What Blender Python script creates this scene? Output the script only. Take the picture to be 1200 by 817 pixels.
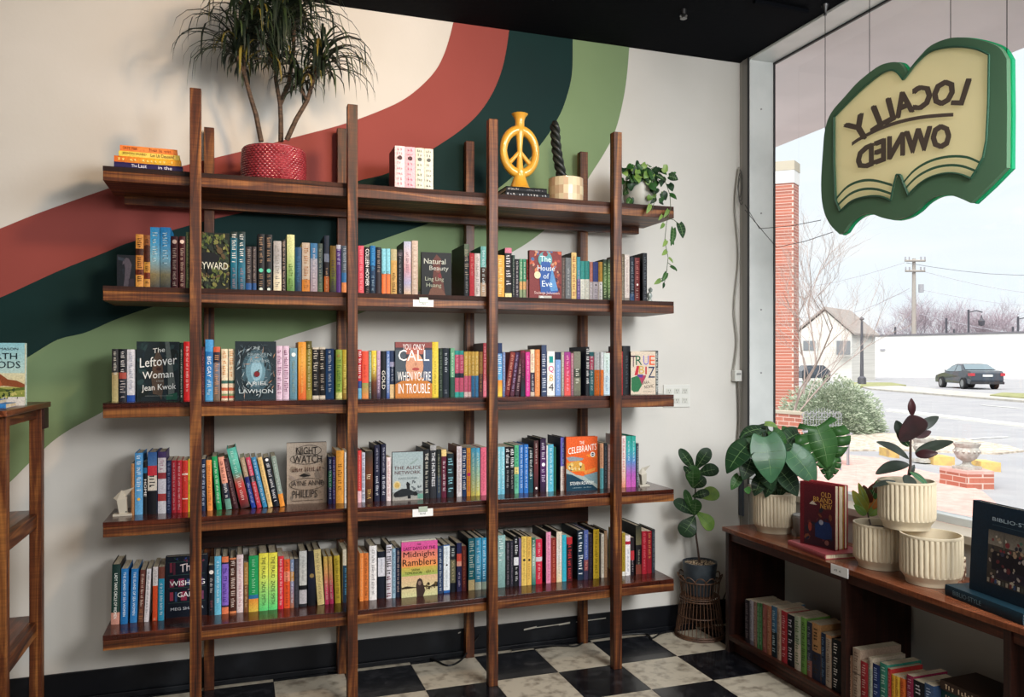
import bpy, math, random
import numpy as np
from mathutils import Vector, Matrix
from mathutils.geometry import tessellate_polygon
R = random.Random(7)
for o in list(bpy.data.objects): bpy.data.objects.remove(o)
SC = bpy.context.scene
COL = SC.collection

# ------------------------------------------------------------------ camera
YAW, FPX, HOR, EYE = 0.3304, 935.0, 424.9, 1.3975
cam = bpy.data.cameras.new('camera'); camo = bpy.data.objects.new('camera', cam); COL.objects.link(camo)
camo.location = (0, 0, EYE); camo.rotation_euler = (math.pi/2, 0, -YAW)
cam.sensor_width = 36; cam.lens = FPX/1200*36; cam.shift_y = (HOR-408.5)/1200
cam.clip_end = 600; cam.clip_start = .05
SC.camera = camo
SC.view_settings.view_transform = 'Standard'; SC.view_settings.look = 'None'
SC.view_settings.gamma = 1; SC.view_settings.exposure = 0.55; SC.view_settings.use_curve_mapping = False

# ------------------------------------------------------------------ sky (bright overcast)
W = bpy.data.worlds.new('sky'); SC.world = W; W.use_nodes = True
nt = W.node_tree; nt.nodes.clear()
wo = nt.nodes.new('ShaderNodeOutputWorld'); bg = nt.nodes.new('ShaderNodeBackground')
tc = nt.nodes.new('ShaderNodeTexCoord'); nz = nt.nodes.new('ShaderNodeTexNoise'); cr = nt.nodes.new('ShaderNodeValToRGB')
mp = nt.nodes.new('ShaderNodeMapping'); mp.inputs['Scale'].default_value = (1.2, 1.2, 7)
nz.inputs['Scale'].default_value = 1.6; nz.inputs['Detail'].default_value = 4
cr.color_ramp.elements[0].position = .38; cr.color_ramp.elements[0].color = (.87, .94, 1.0, 1)
cr.color_ramp.elements[1].position = .62; cr.color_ramp.elements[1].color = (1, 1, 1, 1)
nt.links.new(tc.outputs['Generated'], mp.inputs['Vector']); nt.links.new(mp.outputs[0], nz.inputs['Vector'])
nt.links.new(nz.outputs['Fac'], cr.inputs['Fac']); nt.links.new(cr.outputs[0], bg.inputs['Color'])
SKY = .76
bg.inputs['Strength'].default_value = SKY
nt.links.new(bg.outputs[0], wo.inputs['Surface'])
# soft high sun behind thin cloud, on the street side
sun = bpy.data.lights.new('sun', 'SUN'); suno = bpy.data.objects.new('sun', sun); COL.objects.link(suno)
sun.energy = 6.2; sun.angle = math.radians(70); sun.color = (1, .97, .93)
suno.rotation_euler = Vector((.40, .42, -.82)).to_track_quat('-Z', 'Y').to_euler()

# ceiling spots of the shop, then three added fill lamps: (x, y, z, energy, size, colour, aim)
LAMPS = [(.85, 2.0, 2.80, 17, .2, (1, .66, .38), (-1.2, 3.7, 2.3)),
         (2.00, 2.20, 2.80, 3, .2, (1, .88, .74), (.9, 3.7, 1.0)),
         (2.2, 1.0, 2.42, 40, 1.1, (.95, .98, 1), (.9, 2.6, .6)),
         (2.0, -.9, 2.42, 64, 1.1, (.99, .985, .97), (.6, 1.9, .6)),
         (.2, -1.3, 2.42, 26, 1.1, (1, .98, .95), (.3, 2.2, .3)),
         ]
PORTALS = [(2.76, 2.2, 1.9, 2.7, 2.2), (2.76, -1.3, 1.9, 3.6, 2.2)]
for (x, y, z, ly, lz) in PORTALS:
    a = bpy.data.lights.new('window_portal', 'AREA'); a.shape = 'RECTANGLE'; a.size = lz; a.size_y = ly
    ao = bpy.data.objects.new('window_portal', a); COL.objects.link(ao); ao.location = (x, y, z)
    ao.rotation_euler = (0, math.radians(90), 0)
    a.cycles.is_portal = True

# ------------------------------------------------------------------ measuring: pixel of the 1200x817 frame -> point on a real plane
SY, CY = math.sin(YAW), math.cos(YAW)
def ray(px, py):
    u = (px-600)/FPX; return Vector((SY+CY*u, CY-SY*u, (HOR-py)/FPX))
def aty(px, py, y):
    d = ray(px, py); t = y/d.y; return Vector((d.x*t, y, EYE+d.z*t))
def atx(px, py, x):
    d = ray(px, py); t = x/d.x; return Vector((x, d.y*t, EYE+d.z*t))
def atz(px, py, z):
    d = ray(px, py); t = (z-EYE)/d.z; return Vector((d.x*t, d.y*t, z))
def att(px, py, t):
    d = ray(px, py); return Vector((d.x*t, d.y*t, EYE+d.z*t))
XR, YW, H = 2.578, 3.70, 3.024      # window wall, back wall, ceiling

# ------------------------------------------------------------------ colours and materials
def lin(c): return c/12.92 if c <= .04045 else ((c+.055)/1.055)**2.4
def hexc(s):
    s = s.strip()
    if len(s) == 3: s = ''.join(a*2 for a in s)
    return tuple(lin(int(s[i:i+2], 16)/255) for i in (0, 2, 4))
MATS = {}
def mat(name, col=(.5, .5, .5), rough=.5, metal=0, coat=0, spec=.5, noise=None, bump=None, attr=False, coords='Object', trans=0, emis=None):
    """noise=(scale, colour2, (sx,sy,sz), lo, hi); bump=(scale, strength, (sx,sy,sz))"""
    if name in MATS: return MATS[name]
    if isinstance(col, str): col = hexc(col)
    m = bpy.data.materials.new(name); m.use_nodes = True; n = m.node_tree.nodes; L = m.node_tree.links
    b = n['Principled BSDF']; b.inputs['Base Color'].default_value = (*col, 1)
    b.inputs['Roughness'].default_value = rough; b.inputs['Metallic'].default_value = metal
    b.inputs['Coat Weight'].default_value = coat; b.inputs['Specular IOR Level'].default_value = spec
    t = n.new('ShaderNodeTexCoord')
    src = None
    if attr:
        a = n.new('ShaderNodeAttribute'); a.attribute_name = 'col'; src = a.outputs['Color']
        L.new(src, b.inputs['Base Color'])
    if noise:
        sc, c2, s3, lo, hi = noise
        if isinstance(c2, str): c2 = hexc(c2)
        mpn = n.new('ShaderNodeMapping'); mpn.inputs['Scale'].default_value = s3
        tx = n.new('ShaderNodeTexNoise'); tx.inputs['Scale'].default_value = sc; tx.inputs['Detail'].default_value = 5
        L.new(t.outputs[coords], mpn.inputs[0]); L.new(mpn.outputs[0], tx.inputs['Vector'])
        r = n.new('ShaderNodeMapRange'); r.inputs[1].default_value = lo; r.inputs[2].default_value = hi
        L.new(tx.outputs['Fac'], r.inputs[0])
        mx = n.new('ShaderNodeMix'); mx.data_type = 'RGBA'
        L.new(r.outputs[0], mx.inputs[0]); mx.inputs[6].default_value = (*col, 1); mx.inputs[7].default_value = (*c2, 1)
        if src is not None:
            mx.blend_type = 'MULTIPLY'; L.new(src, mx.inputs[6])
        L.new(mx.outputs[2], b.inputs['Base Color'])
    if bump:
        sc, st, s3 = bump
        mpn = n.new('ShaderNodeMapping'); mpn.inputs['Scale'].default_value = s3
        tx = n.new('ShaderNodeTexNoise'); tx.inputs['Scale'].default_value = sc; tx.inputs['Detail'].default_value = 4
        L.new(t.outputs[coords], mpn.inputs[0]); L.new(mpn.outputs[0], tx.inputs['Vector'])
        bm = n.new('ShaderNodeBump'); bm.inputs['Strength'].default_value = st; bm.inputs['Distance'].default_value = .004
        L.new(tx.outputs['Fac'], bm.inputs['Height']); L.new(bm.outputs[0], b.inputs['Normal'])
    if trans:
        o = n['Material Output']; tl = n.new('ShaderNodeBsdfTranslucent'); ms = n.new('ShaderNodeMixShader'); ms.inputs[0].default_value = trans
        inp = b.inputs['Base Color']
        if inp.is_linked: L.new(inp.links[0].from_socket, tl.inputs[0])
        else: tl.inputs[0].default_value = (*col, 1)
        L.new(b.outputs[0], ms.inputs[1]); L.new(tl.outputs[0], ms.inputs[2]); L.new(ms.outputs[0], o.inputs[0])
    if emis:
        b.inputs['Emission Color'].default_value = (*emis[0], 1); b.inputs['Emission Strength'].default_value = emis[1]
    MATS[name] = m
    return m

def wood_mat(name, axis, dark='160805', mid='55290f', light='9c6430', rough=.5, coat=.08):
    if name in MATS: return MATS[name]
    m = bpy.data.materials.new(name); m.use_nodes = True; n = m.node_tree.nodes; L = m.node_tree.links
    b = n['Principled BSDF']; t = n.new('ShaderNodeTexCoord'); mpn = n.new('ShaderNodeMapping')
    s = [26, 26, 26]; s[axis] = 1.6; mpn.inputs['Scale'].default_value = s
    tx = n.new('ShaderNodeTexNoise'); tx.inputs['Scale'].default_value = 1.0; tx.inputs['Detail'].default_value = 7; tx.inputs['Distortion'].default_value = 1.6
    r = n.new('ShaderNodeValToRGB'); e = r.color_ramp.elements
    e[0].position = .30; e[0].color = (*hexc(dark), 1); e[1].position = .72; e[1].color = (*hexc(light), 1)
    k = e.new(.50); k.color = (*hexc(mid), 1)
    L.new(t.outputs['Object'], mpn.inputs[0]); L.new(mpn.outputs[0], tx.inputs['Vector']); L.new(tx.outputs['Fac'], r.inputs[0])
    # saw marks across the grain
    m2 = n.new('ShaderNodeMapping'); s2 = [3, 3, 3]; s2[axis] = 190; m2.inputs['Scale'].default_value = s2
    t2 = n.new('ShaderNodeTexNoise'); t2.inputs['Scale'].default_value = 1; t2.inputs['Detail'].default_value = 2
    L.new(t.outputs['Object'], m2.inputs[0]); L.new(m2.outputs[0], t2.inputs['Vector'])
    mr = n.new('ShaderNodeMapRange'); mr.inputs[1].default_value = .35; mr.inputs[2].default_value = .65; mr.inputs[3].default_value = .78; mr.inputs[4].default_value = 1.1
    L.new(t2.outputs['Fac'], mr.inputs[0])
    mx = n.new('ShaderNodeMix'); mx.data_type = 'RGBA'; mx.blend_type = 'MULTIPLY'; mx.inputs[0].default_value = 1
    L.new(r.outputs[0], mx.inputs[6]); L.new(mr.outputs[0], mx.inputs[7]); L.new(mx.outputs[2], b.inputs['Base Color'])
    bm = n.new('ShaderNodeBump'); bm.inputs['Strength'].default_value = .35; bm.inputs['Distance'].default_value = .002
    L.new(tx.outputs['Fac'], bm.inputs['Height']); L.new(bm.outputs[0], b.inputs['Normal'])
    b.inputs['Roughness'].default_value = rough; b.inputs['Coat Weight'].default_value = coat; b.inputs['Coat Roughness'].default_value = .22; b.inputs['Specular IOR Level'].default_value = .3
    MATS[name] = m; return m
WX, WY_, WZ = wood_mat('stained_wood_x', 0), wood_mat('stained_wood_y', 1), wood_mat('stained_wood_z', 2)
WTOP = wood_mat('stained_shelf_top', 0, '1a0805', '3c1810', '5e2c1a', .22, .4)
PRINT = mat('printed_cover', attr=True, rough=.5, coat=.0, spec=.22, noise=(160, (.72, .72, .72), (1, 1, 1), .35, .7))
FLAT = mat('flat_ink', attr=True, rough=.6, spec=.2)
PAGES = mat('book_pages', 'd9cdb4', .8, noise=(1, 'b3a486', (400, 30, 30), .35, .65))
PAGESV = mat('book_pages_flat', 'd9cdb4', .8, noise=(1, 'b3a486', (30, 30, 500), .35, .65))

# ------------------------------------------------------------------ mesh builder (world coordinates)
ORG = {}
class MB:
    def __init__(s): s.v = []; s.f = []; s.c = []
    def face(s, pts, col=None):
        i = len(s.v); s.v += [tuple(p) for p in pts]; s.f.append(tuple(range(i, i+len(pts)))); s.c.append([col]*len(pts) if not isinstance(col, list) else col)
    def raw(s, vs, fs, col=None):
        i = len(s.v); s.v += [tuple(p) for p in vs]
        for f in fs: s.f.append(tuple(i+k for k in f)); s.c.append([col]*len(f))
    def box(s, a, b, col=None, M=None):
        (x0, y0, z0), (x1, y1, z1) = a, b
        vs = [(x0,y0,z0),(x1,y0,z0),(x1,y1,z0),(x0,y1,z0),(x0,y0,z1),(x1,y0,z1),(x1,y1,z1),(x0,y1,z1)]
        if M is not None: vs = [M @ Vector(p) for p in vs]
        s.raw(vs, [(3,2,1,0),(4,5,6,7),(0,1,5,4),(1,2,6,5),(2,3,7,6),(3,0,4,7)], col); return s
    def tube(s, pts, r, n=8, col=None, cap=True):
        pts = [Vector(p) for p in pts]; rs = r if isinstance(r, (list, tuple)) else [r]*len(pts)
        base = len(s.v); up = None
        for i, p in enumerate(pts):
            d = (pts[min(i+1, len(pts)-1)]-pts[max(i-1, 0)]).normalized()
            if up is None: up = d.orthogonal().normalized()
            else:
                up = (up-d*up.dot(d))
                up = up.normalized() if up.length > 1e-6 else d.orthogonal().normalized()
            w = d.cross(up)
            for k in range(n):
                a = 2*math.pi*k/n; s.v.append(tuple(p+(up*math.cos(a)+w*math.sin(a))*rs[i]))
        for i in range(len(pts)-1):
            for k in range(n):
                a = base+i*n+k; b = base+i*n+(k+1) % n
                s.f.append((a, b, b+n, a+n)); s.c.append([col]*4)
        if cap:
            s.f.append(tuple(base+k for k in range(n))[::-1]); s.c.append([col]*n)
            e = base+(len(pts)-1)*n; s.f.append(tuple(e+k for k in range(n))); s.c.append([col]*n)
        return s
    def lathe(s, c, prof, n=32, col=None, rib=None):
        """prof: list of (r, z) ; rib=(count, depth, z0, z1)"""
        base = len(s.v)
        for (r, z) in prof:
            for k in range(n):
                a = 2*math.pi*k/n; rr = r
                if rib and rib[2] <= z <= rib[3]: rr = r-rib[1]*(1-abs(math.sin(a*rib[0]/2)))**1.5
                s.v.append((c[0]+rr*math.cos(a), c[1]+rr*math.sin(a), c[2]+z))
        for i in range(len(prof)-1):
            for k in range(n):
                a = base+i*n+k; b = base+i*n+(k+1) % n; s.f.append((a, b, b+n, a+n)); s.c.append([col]*4)
        return s
    def disc(s, c, r, n=24, col=None):
        s.face([(c[0]+r*math.cos(2*math.pi*k/n), c[1]+r*math.sin(2*math.pi*k/n), c[2]) for k in range(n)], col); return s
    def build(s, name, m, parent=None, smooth=False, bevel=0, origin=None):
        if parent is None:
            if origin is None:
                a = np.array(s.v); origin = ((a[:, 0].min()+a[:, 0].max())/2, (a[:, 1].min()+a[:, 1].max())/2, a[:, 2].min())
            o3 = Vector(origin)
        else: o3 = ORG[parent.name]
        me = bpy.data.meshes.new(name)
        me.from_pydata([(x-o3[0], y-o3[1], z-o3[2]) for x, y, z in s.v], [], s.f)
        if any(c[0] is not None for c in s.c):
            ca = me.color_attributes.new('col', 'FLOAT_COLOR', 'CORNER')
            flat = []
            for c in s.c:
                for k in c:
                    k = k or (.5, .5, .5); flat += [k[0], k[1], k[2], 1]
            ca.data.foreach_set('color', flat)
        if smooth:
            me.polygons.foreach_set('use_smooth', [True]*len(me.polygons))
            try: me.set_sharp_from_angle(angle=math.radians(40))
            except Exception: pass
        ob = bpy.data.objects.new(name, me); COL.objects.link(ob)
        if m: me.materials.append(m)
        if parent is None: ob.location = o3
        else: ob.parent = parent
        ORG[ob.name] = o3
        if bevel:
            bv = ob.modifiers.new('edge', 'BEVEL'); bv.width = bevel; bv.segments = 2; bv.limit_method = 'ANGLE'
        me.update()
        return ob
def thing(name, label, cat, loc, group=None):
    o = bpy.data.objects.new(name, None); COL.objects.link(o); o.location = loc; o.empty_display_size = .05
    ORG[o.name] = Vector(loc); tag(o, label, cat, group); return o
USED = {}
def tag(o, label, cat, group=None):
    o['label'] = label; o['category'] = cat
    if group: o['group'] = group
    return o
def struct(o): o['kind'] = 'structure'; return o
def stuff(o, label=None, cat=None):
    o['kind'] = 'stuff'
    if label: o['label'] = label
    if cat: o['category'] = cat
    return o
def plabel(o, s): o['label'] = s; return o

# lettering: outlines of the built-in font, laid on a surface as flat ink
TCACHE = {}
def glyphs(txt):
    if txt in TCACHE: return TCACHE[txt]
    cu = bpy.data.curves.new('lettering', 'FONT'); cu.body = txt; cu.resolution_u = 2; cu.fill_mode = 'FRONT'
    ob = bpy.data.objects.new('lettering', cu); me = ob.to_mesh()
    v = np.zeros(len(me.vertices)*3); me.vertices.foreach_get('co', v); v = v.reshape(-1, 3)[:, :2]
    f = [tuple(p.vertices) for p in me.polygons]
    ob.to_mesh_clear(); bpy.data.objects.remove(ob); bpy.data.curves.remove(cu)
    if len(v):
        v = v-v.min(0); asp = v[:, 0].max()/max(v[:, 1].max(), 1e-6); v = v/np.maximum(v.max(0), 1e-6)
    else: asp = 1
    TCACHE[txt] = (v, f, asp); return TCACHE[txt]
def put_text(mb, txt, o, ux, uy, col):
    """unit box of the text -> origin o, full-width vector ux, full-height vector uy"""
    v, f, asp = glyphs(txt)
    mb.raw([o+ux*float(a)+uy*float(b) for a, b in v], f, col)
def strokes(mb, o, ux, uy, col, rnd, n=None):
    """worn print too small to read: rows of plain marks in words"""
    L = ux.length; hgt = uy.length; n = n or max(3, int(L/(hgt*.5)))
    i = 0
    while i < n:
        w = rnd.randint(2, 6)
        for k in range(w):
            if i >= n: break
            a = (i+.12)/n; b = (i+rnd.uniform(.5, .82))/n; lo = rnd.choice((0, 0, .1)); hi = rnd.choice((1, .85, .7))
            if rnd.random() < .5:
                c = (a+b)/2; pr = [(a, a+.35/n, 0, hi), (a, b, lo, lo+.25)]
            else: pr = [(a, b, hi-.25, hi), ((a+b)/2-.15/n, (a+b)/2+.15/n, 0, hi)]
            for (p, q, r, t) in pr:
                mb.face([o+ux*p+uy*r, o+ux*q+uy*r, o+ux*q+uy*t, o+ux*p+uy*t], col)
            i += 1
        i += 1
# ================================================================== ROOM
WALLM = mat('wall_paint', 'd6d3cd', .8, spec=.2, noise=(2.5, 'cfccc5', (1, 1, 1), .3, .7), bump=(60, .08, (1, 1, 1)))
X0, Y0 = -3.6, -4.2
fl = MB(); fl.box((X0, Y0, -.06), (XR, YW, -.004)); floor_o = struct(fl.build('floor', mat('floor_screed', '2a2926', .6)))
def tile_mat(name, c1, c2, rough):
    m = mat(name, c1, rough, noise=(22, c2, (1, 1, 1), .48, .72), coords='Object', coat=.2, bump=(9, .12, (1, 1, 1))); return m
TW = tile_mat('cream_vinyl_tile', 'bdb3a0', '7d7263', .3); TB = tile_mat('black_vinyl_tile', '0d0f14', '2c2c30', .22)
T = .305; TX, TY = 1.3657-.0265, 3.6417
# tile lattice measured on the floor: a corner of the lattice at (TX,TY)
TX = 1.3657
def tile(i, j):
    x0 = TX+i*T; y1 = TY-j*T; g = .0012
    xa, xb = max(x0+g, X0), min(x0+T-g, XR-.001); ya, yb = y1-T+g, min(y1-g, YW-.001)
    if xb-xa < .02: return None
    return (xa, ya, xb, yb)
far_w, far_b = MB(), MB()
for i in range(-17, 5):
    for j in range(-1, 26):
        q = tile(i, j)
        if q is None: continue
        xa, ya, xb, yb = q
        if yb-ya < .01: continue
        w = (i+j) % 2 == 0
        if j < 0: w = (i-1) % 2 == 0
        if i >= -9 and j <= 9:
            b = MB(); b.box((xa, ya, -.004), (xb, yb, R.uniform(0, .0006)))
            b.build('floor_tile', TW if w else TB, floor_o)
        else: (far_w if w else far_b).box((xa, ya, -.004), (xb, yb, 0))
stuff(far_w.build('far_cream_tiles', TW, floor_o)); stuff(far_b.build('far_black_tiles', TB, floor_o))

wb = MB(); wb.box((X0-.1, YW, -.06), (XR+.10, YW+.1, H+.1)); wall_back = struct(wb.build('wall_back', WALLM))
wl = MB(); wl.box((X0-.1, Y0, -.06), (X0, YW, H+.1)); struct(wl.build('wall_left', WALLM))
wf = MB(); wf.box((X0-.1, Y0-.1, -.06), (XR+.15, Y0, H+.1)); struct(wf.build('wall_front', WALLM))
CEIL = mat('black_ceiling', '05070c', .95, spec=.1, bump=(30, .3, (1, 1, 1)))
ce = MB(); ce.box((X0-.1, Y0-.1, H), (XR, YW, H+.08)); struct(ce.build('ceiling', CEIL))
bmx = MB(); a, b_ = atz(884, -2, H), atz(946, 10, H)
bmx.tube([(a.x, a.y, H-.012), (b_.x, b_.y, H-.012)], .012, 6); tag(bmx.build('ceiling_conduit', CEIL), 'dark conduit run along the black ceiling near the window', 'conduit')
sp = MB(); c = atz(801, 11, H)
sp.lathe((c.x, c.y, H-.035), [(.006, 0), (.018, .004), (.012, .012), (.012, .035)], 12)
s_ = thing('ceiling_sprinkler', 'small metal sprinkler head on the black ceiling', 'sprinkler', (c.x, c.y, H-.035))
sp.build('sprinkler_body', mat('dull_steel', '8a8a8a', .35, 1), s_)
dd = MB(); dd.lathe((c.x, c.y, H-.045), [(.002, 0), (.016, .002), (.016, .004), (.004, .01)], 12); dd.build('deflector_plate', MATS['dull_steel'], s_)

# mural: three swept bands of wall paint
def crom(pts, n=8):
    out = []; P = [pts[0]]+list(pts)+[pts[-1]]
    for i in range(1, len(P)-2):
        p0, p1, p2, p3 = [np.array(q, float) for q in P[i-1:i+3]]
        for k in range(n):
            t = k/n; out.append(tuple(.5*((2*p1)+(-p0+p2)*t+(2*p0-5*p1+4*p2-p3)*t*t+(-p0+3*p1-3*p2+p3)*t**3)))
    out.append(tuple(pts[-1])); return out
def to_wall(curve): return [aty(px, py, YW) for px, py in crom(curve)]
cA = [(-160,330),(-60,290),(0,268),(45,250),(124,222),(180,204),(240,188),(285,177),(345,161),(401,146),(450,128),(480,112),(507,87),(521,62),(531,27),(534,2),(535,-30)]
cB = [(-160,405),(-60,372),(0,349),(68,318),(123,296),(153,284),(223,264),(241,259),(285,249),(327,240),(370,229),(420,212),(457,202),(508,174),(548,146),(572,118),(588,82),(596,39),(597,5),(597,-25)]
cC = [(-160,520),(-60,470),(0,438),(34,418),(68,398),(100,390),(137,374),(188,357),(300,327),(360,309),(432,286),(470,273),(523,254),(570,230),(605,203),(637,165),(653,140),(662,120),(670,88),(671,48),(671,15),(671,-15)]
cD = [(-160,680),(-60,610),(3,572),(34,543),(70,511),(118,484),(150,466),(220,435),(324,399),(384,380),(431,364),(520,330),(601,295),(647,262),(672,236),(693,203),(710,176),(722,150),(732,107),(737,58),(737,20),(737,-5)]
def band(ca, cb, name, m, off):
    A, B = to_wall(ca), to_wall(cb)
    def resample(C, n=130):
        d = [0]
        for i in range(1, len(C)): d.append(d[-1]+(C[i]-C[i-1]).length)
        out = []
        for k in range(n):
            s = d[-1]*k/(n-1); i = max(1, min(len(C)-1, int(np.searchsorted(d, s))))
            t = (s-d[i-1])/max(d[i]-d[i-1], 1e-9); out.append(C[i-1].lerp(C[i], t))
        return out
    A, B = resample(A), resample(B); mb = MB(); y = YW-off
    cl = lambda p: (max(p.x, X0), y, min(max(p.z, .12), H))
    for i in range(len(A)-1): mb.face([cl(B[i]), cl(B[i+1]), cl(A[i+1]), cl(A[i])])
    mb.build(name, m, wall_back)
def paint(n, c, c2): return mat(n, c, .7, spec=.15, noise=(3, c2, (1, 1, 1), .3, .7), bump=(60, .08, (1, 1, 1)))
band(cA, cB, 'terracotta_band', paint('terracotta_paint', '944a44', '8e4640'), .0012)
band(cB, cC, 'dark_green_band', paint('dark_green_paint', '12302f', '142c2c'), .0016)
band(cC, cD, 'sage_green_band', paint('sage_paint', '7f956e', '7a9069'), .0020)

BASEM = mat('black_baseboard', '080a10', .5, spec=.25, noise=(6, '1c1f24', (1, 1, 1), .5, .7))
bb = MB(); bb.box((X0, YW-.012, 0), (XR, YW, .122)); bb.box((X0, YW-.03, 0), (XR, YW-.012, .022))
bbo = struct(bb.build('baseboard_back', BASEM, bevel=.002))
ch = MB(); yy = YW-.0126
for (pa, pb, w) in [((614,738),(629,735),2.2), ((629,735.5),(655,732),1.2), ((655,732),(668,730),2.4), ((675,729),(710,724.5),1.2), ((537,742),(540,741),1.5)]:
    A, B = aty(*pa, yy), aty(*pb, yy); d = .0022*w
    ch.face([A+Vector((0, 0, -d)), B+Vector((0, 0, -d*.7)), B+Vector((0, 0, d)), A+Vector((0, 0, d*.6))])
ch.build('chipped_paint', mat('bare_plaster', 'b9b4a8', .8), bbo)

# ------------------------------------------------------------------ shopfront window in the right wall
FRM = mat('white_frame', 'cfd2d0', .4, noise=(5, 'c0c4c2', (1, 1, 1), .4, .7)); DK = mat('black_gasket', '14161a', .5); GREYT = mat('grey_trim', '8b8883', .5)
GX, SILL, HEAD, JY = 2.73, .755, 3.010, 3.612
k = MB()
k.box((XR, Y0, -.06), (XR+.15, JY, SILL-.035)); k.box((XR, Y0, H-.004), (GX+.02, JY+.0, H+.1)); k.box((XR, JY, -.06), (GX+.004, YW+.1, H+.1))
struct(k.build('wall_right', mat('grey_panel_wall', 'a9a59d', .6)))
k = MB(); k.box((XR-.012, Y0, SILL-.035), (GX-.03, JY, SILL-.005)); struct(k.build('trim_1', mat('sill_paint', 'b8ad9c', .5)))
w1 = MB()
w1.box((XR-.004, JY-.006, SILL-.035), (GX, JY+.004, H))                 # jamb lining
w1.box((XR-.004, Y0, HEAD), (GX+.03, JY, H-.001))                         # head lining
w1.box((GX-.03, Y0, SILL-.005), (GX+.03, JY, SILL+.028))                # bottom rail
for y in (.35, -1.9): w1.box((GX-.04, y-.03, SILL), (GX+.04, y+.03, HEAD))
win = struct(w1.build('window_1', FRM, bevel=.003))
g = MB(); g.box((GX-.007, JY-.012, SILL+.02), (GX+.003, JY-.004, HEAD)); g.box((GX-.008, .38, HEAD-.010), (GX+.003, JY-.004, HEAD+.001)); g.build('gasket', DK, win)
sc = MB()
for py in (363, 437, 128, 250):
    p = aty(892, py, JY-.007); sc.tube([(p.x, JY-.006, p.z), (p.x, JY-.010, p.z)], .004, 8)
sc.build('frame_screws', mat('dull_steel', '8a8a8a', .35, 1), win)
gm = bpy.data.materials.new('window_glass'); gm.use_nodes = True; n = gm.node_tree.nodes; n.clear(); L = gm.node_tree.links
o_ = n.new('ShaderNodeOutputMaterial'); tr = n.new('ShaderNodeBsdfTransparent'); gl = n.new('ShaderNodeBsdfGlossy'); ms = n.new('ShaderNodeMixShader'); fr = n.new('ShaderNodeMapRange'); lw_ = n.new('ShaderNodeLayerWeight'); pw_ = n.new('ShaderNodeMath'); pw_.operation = 'POWER'; pw_.inputs[1].default_value = 5
tr.inputs[0].default_value = (.965, .975, .97, 1); gl.inputs['Roughness'].default_value = .02; fr.inputs[3].default_value = .035; fr.inputs[4].default_value = .8; L.new(lw_.outputs['Facing'], pw_.inputs[0]); L.new(pw_.outputs[0], fr.inputs[0])
L.new(fr.outputs[0], ms.inputs[0]); L.new(tr.outputs[0], ms.inputs[1]); L.new(gl.outputs[0], ms.inputs[2]); L.new(ms.outputs[0], o_.inputs[0])
for (ya, yb) in ((.38, JY-.01), (-1.87, .32), (Y0, -1.93)):
    g = MB(); g.face([(GX, ya, SILL+.02), (GX, yb, SILL+.02), (GX, yb, HEAD), (GX, ya, HEAD)]); g.build('pane', gm, win)
# corner trim strip on the back wall beside the window
k = MB(); k.box((XR-.006, JY+.004, .12), (XR, YW-.03, H)); struct(k.build('trim_2', GREYT))
k = MB(); k.box((XR-.012, JY-.004, SILL-.03), (XR-.004, JY+.004, H)); struct(k.build('trim_3', DK))

# ================================================================== MAIN BOOKSHELF
YU, UPX = 3.302, (-.1553, .4403, 1.0416, 1.6359)
SZ = [2.136, 1.686, 1.245, .797, .372]
SX0, SX1, SY0, SY1 = -.481, 1.952, 3.324, 3.628
bs = thing('bookshelf', 'tall dark stained timber bookshelf with five shelves along the mural wall', 'bookshelf', ((SX0+SX1)/2, 3.48, 0))
for x in UPX:
    m = MB(); m.box((x-.0205, YU-.0205, 0), (x+.0205, YU+.0205, 2.449)); m.build('front_post', WZ, bs, bevel=.002)
for x, top in zip((-.118, .44, 1.037, 1.625), (2.40, 2.449, 2.445, 2.445)):
    m = MB(); m.box((x-.0205, 3.632, 0), (x+.0205, 3.673, top)); m.build('rear_post', WZ, bs, bevel=.002)
for i, z in enumerate(SZ):
    m = MB(); m.box((SX0, SY0+.004, z-.019), (SX1, SY1, z)); s = m.build('shelf', WTOP if i > 1 else wood_mat('shelf_edge_wood', 0, '140705', '34170d', '54301c', .7, 0), bs, bevel=.0006)
    m = MB(); m.box((SX0+.001, SY0, z-.056), (SX1-.001, SY1-.002, z-.0195)); m.build('shelf_plank', WX, s, bevel=.002)
m = MB(); m.box((UPX[0], 3.608, .612), (UPX[3], 3.632, .741)); m.build('rear_rail', wood_mat('rail_wood', 0, '140806', '34180f', '4a2416', .5), bs)
m = MB(); m.box((SX0+.04, 3.60, 2.046), (SX1-.04, 3.632, 2.080)); m.build('rear_rail', WX, bs)

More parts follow.
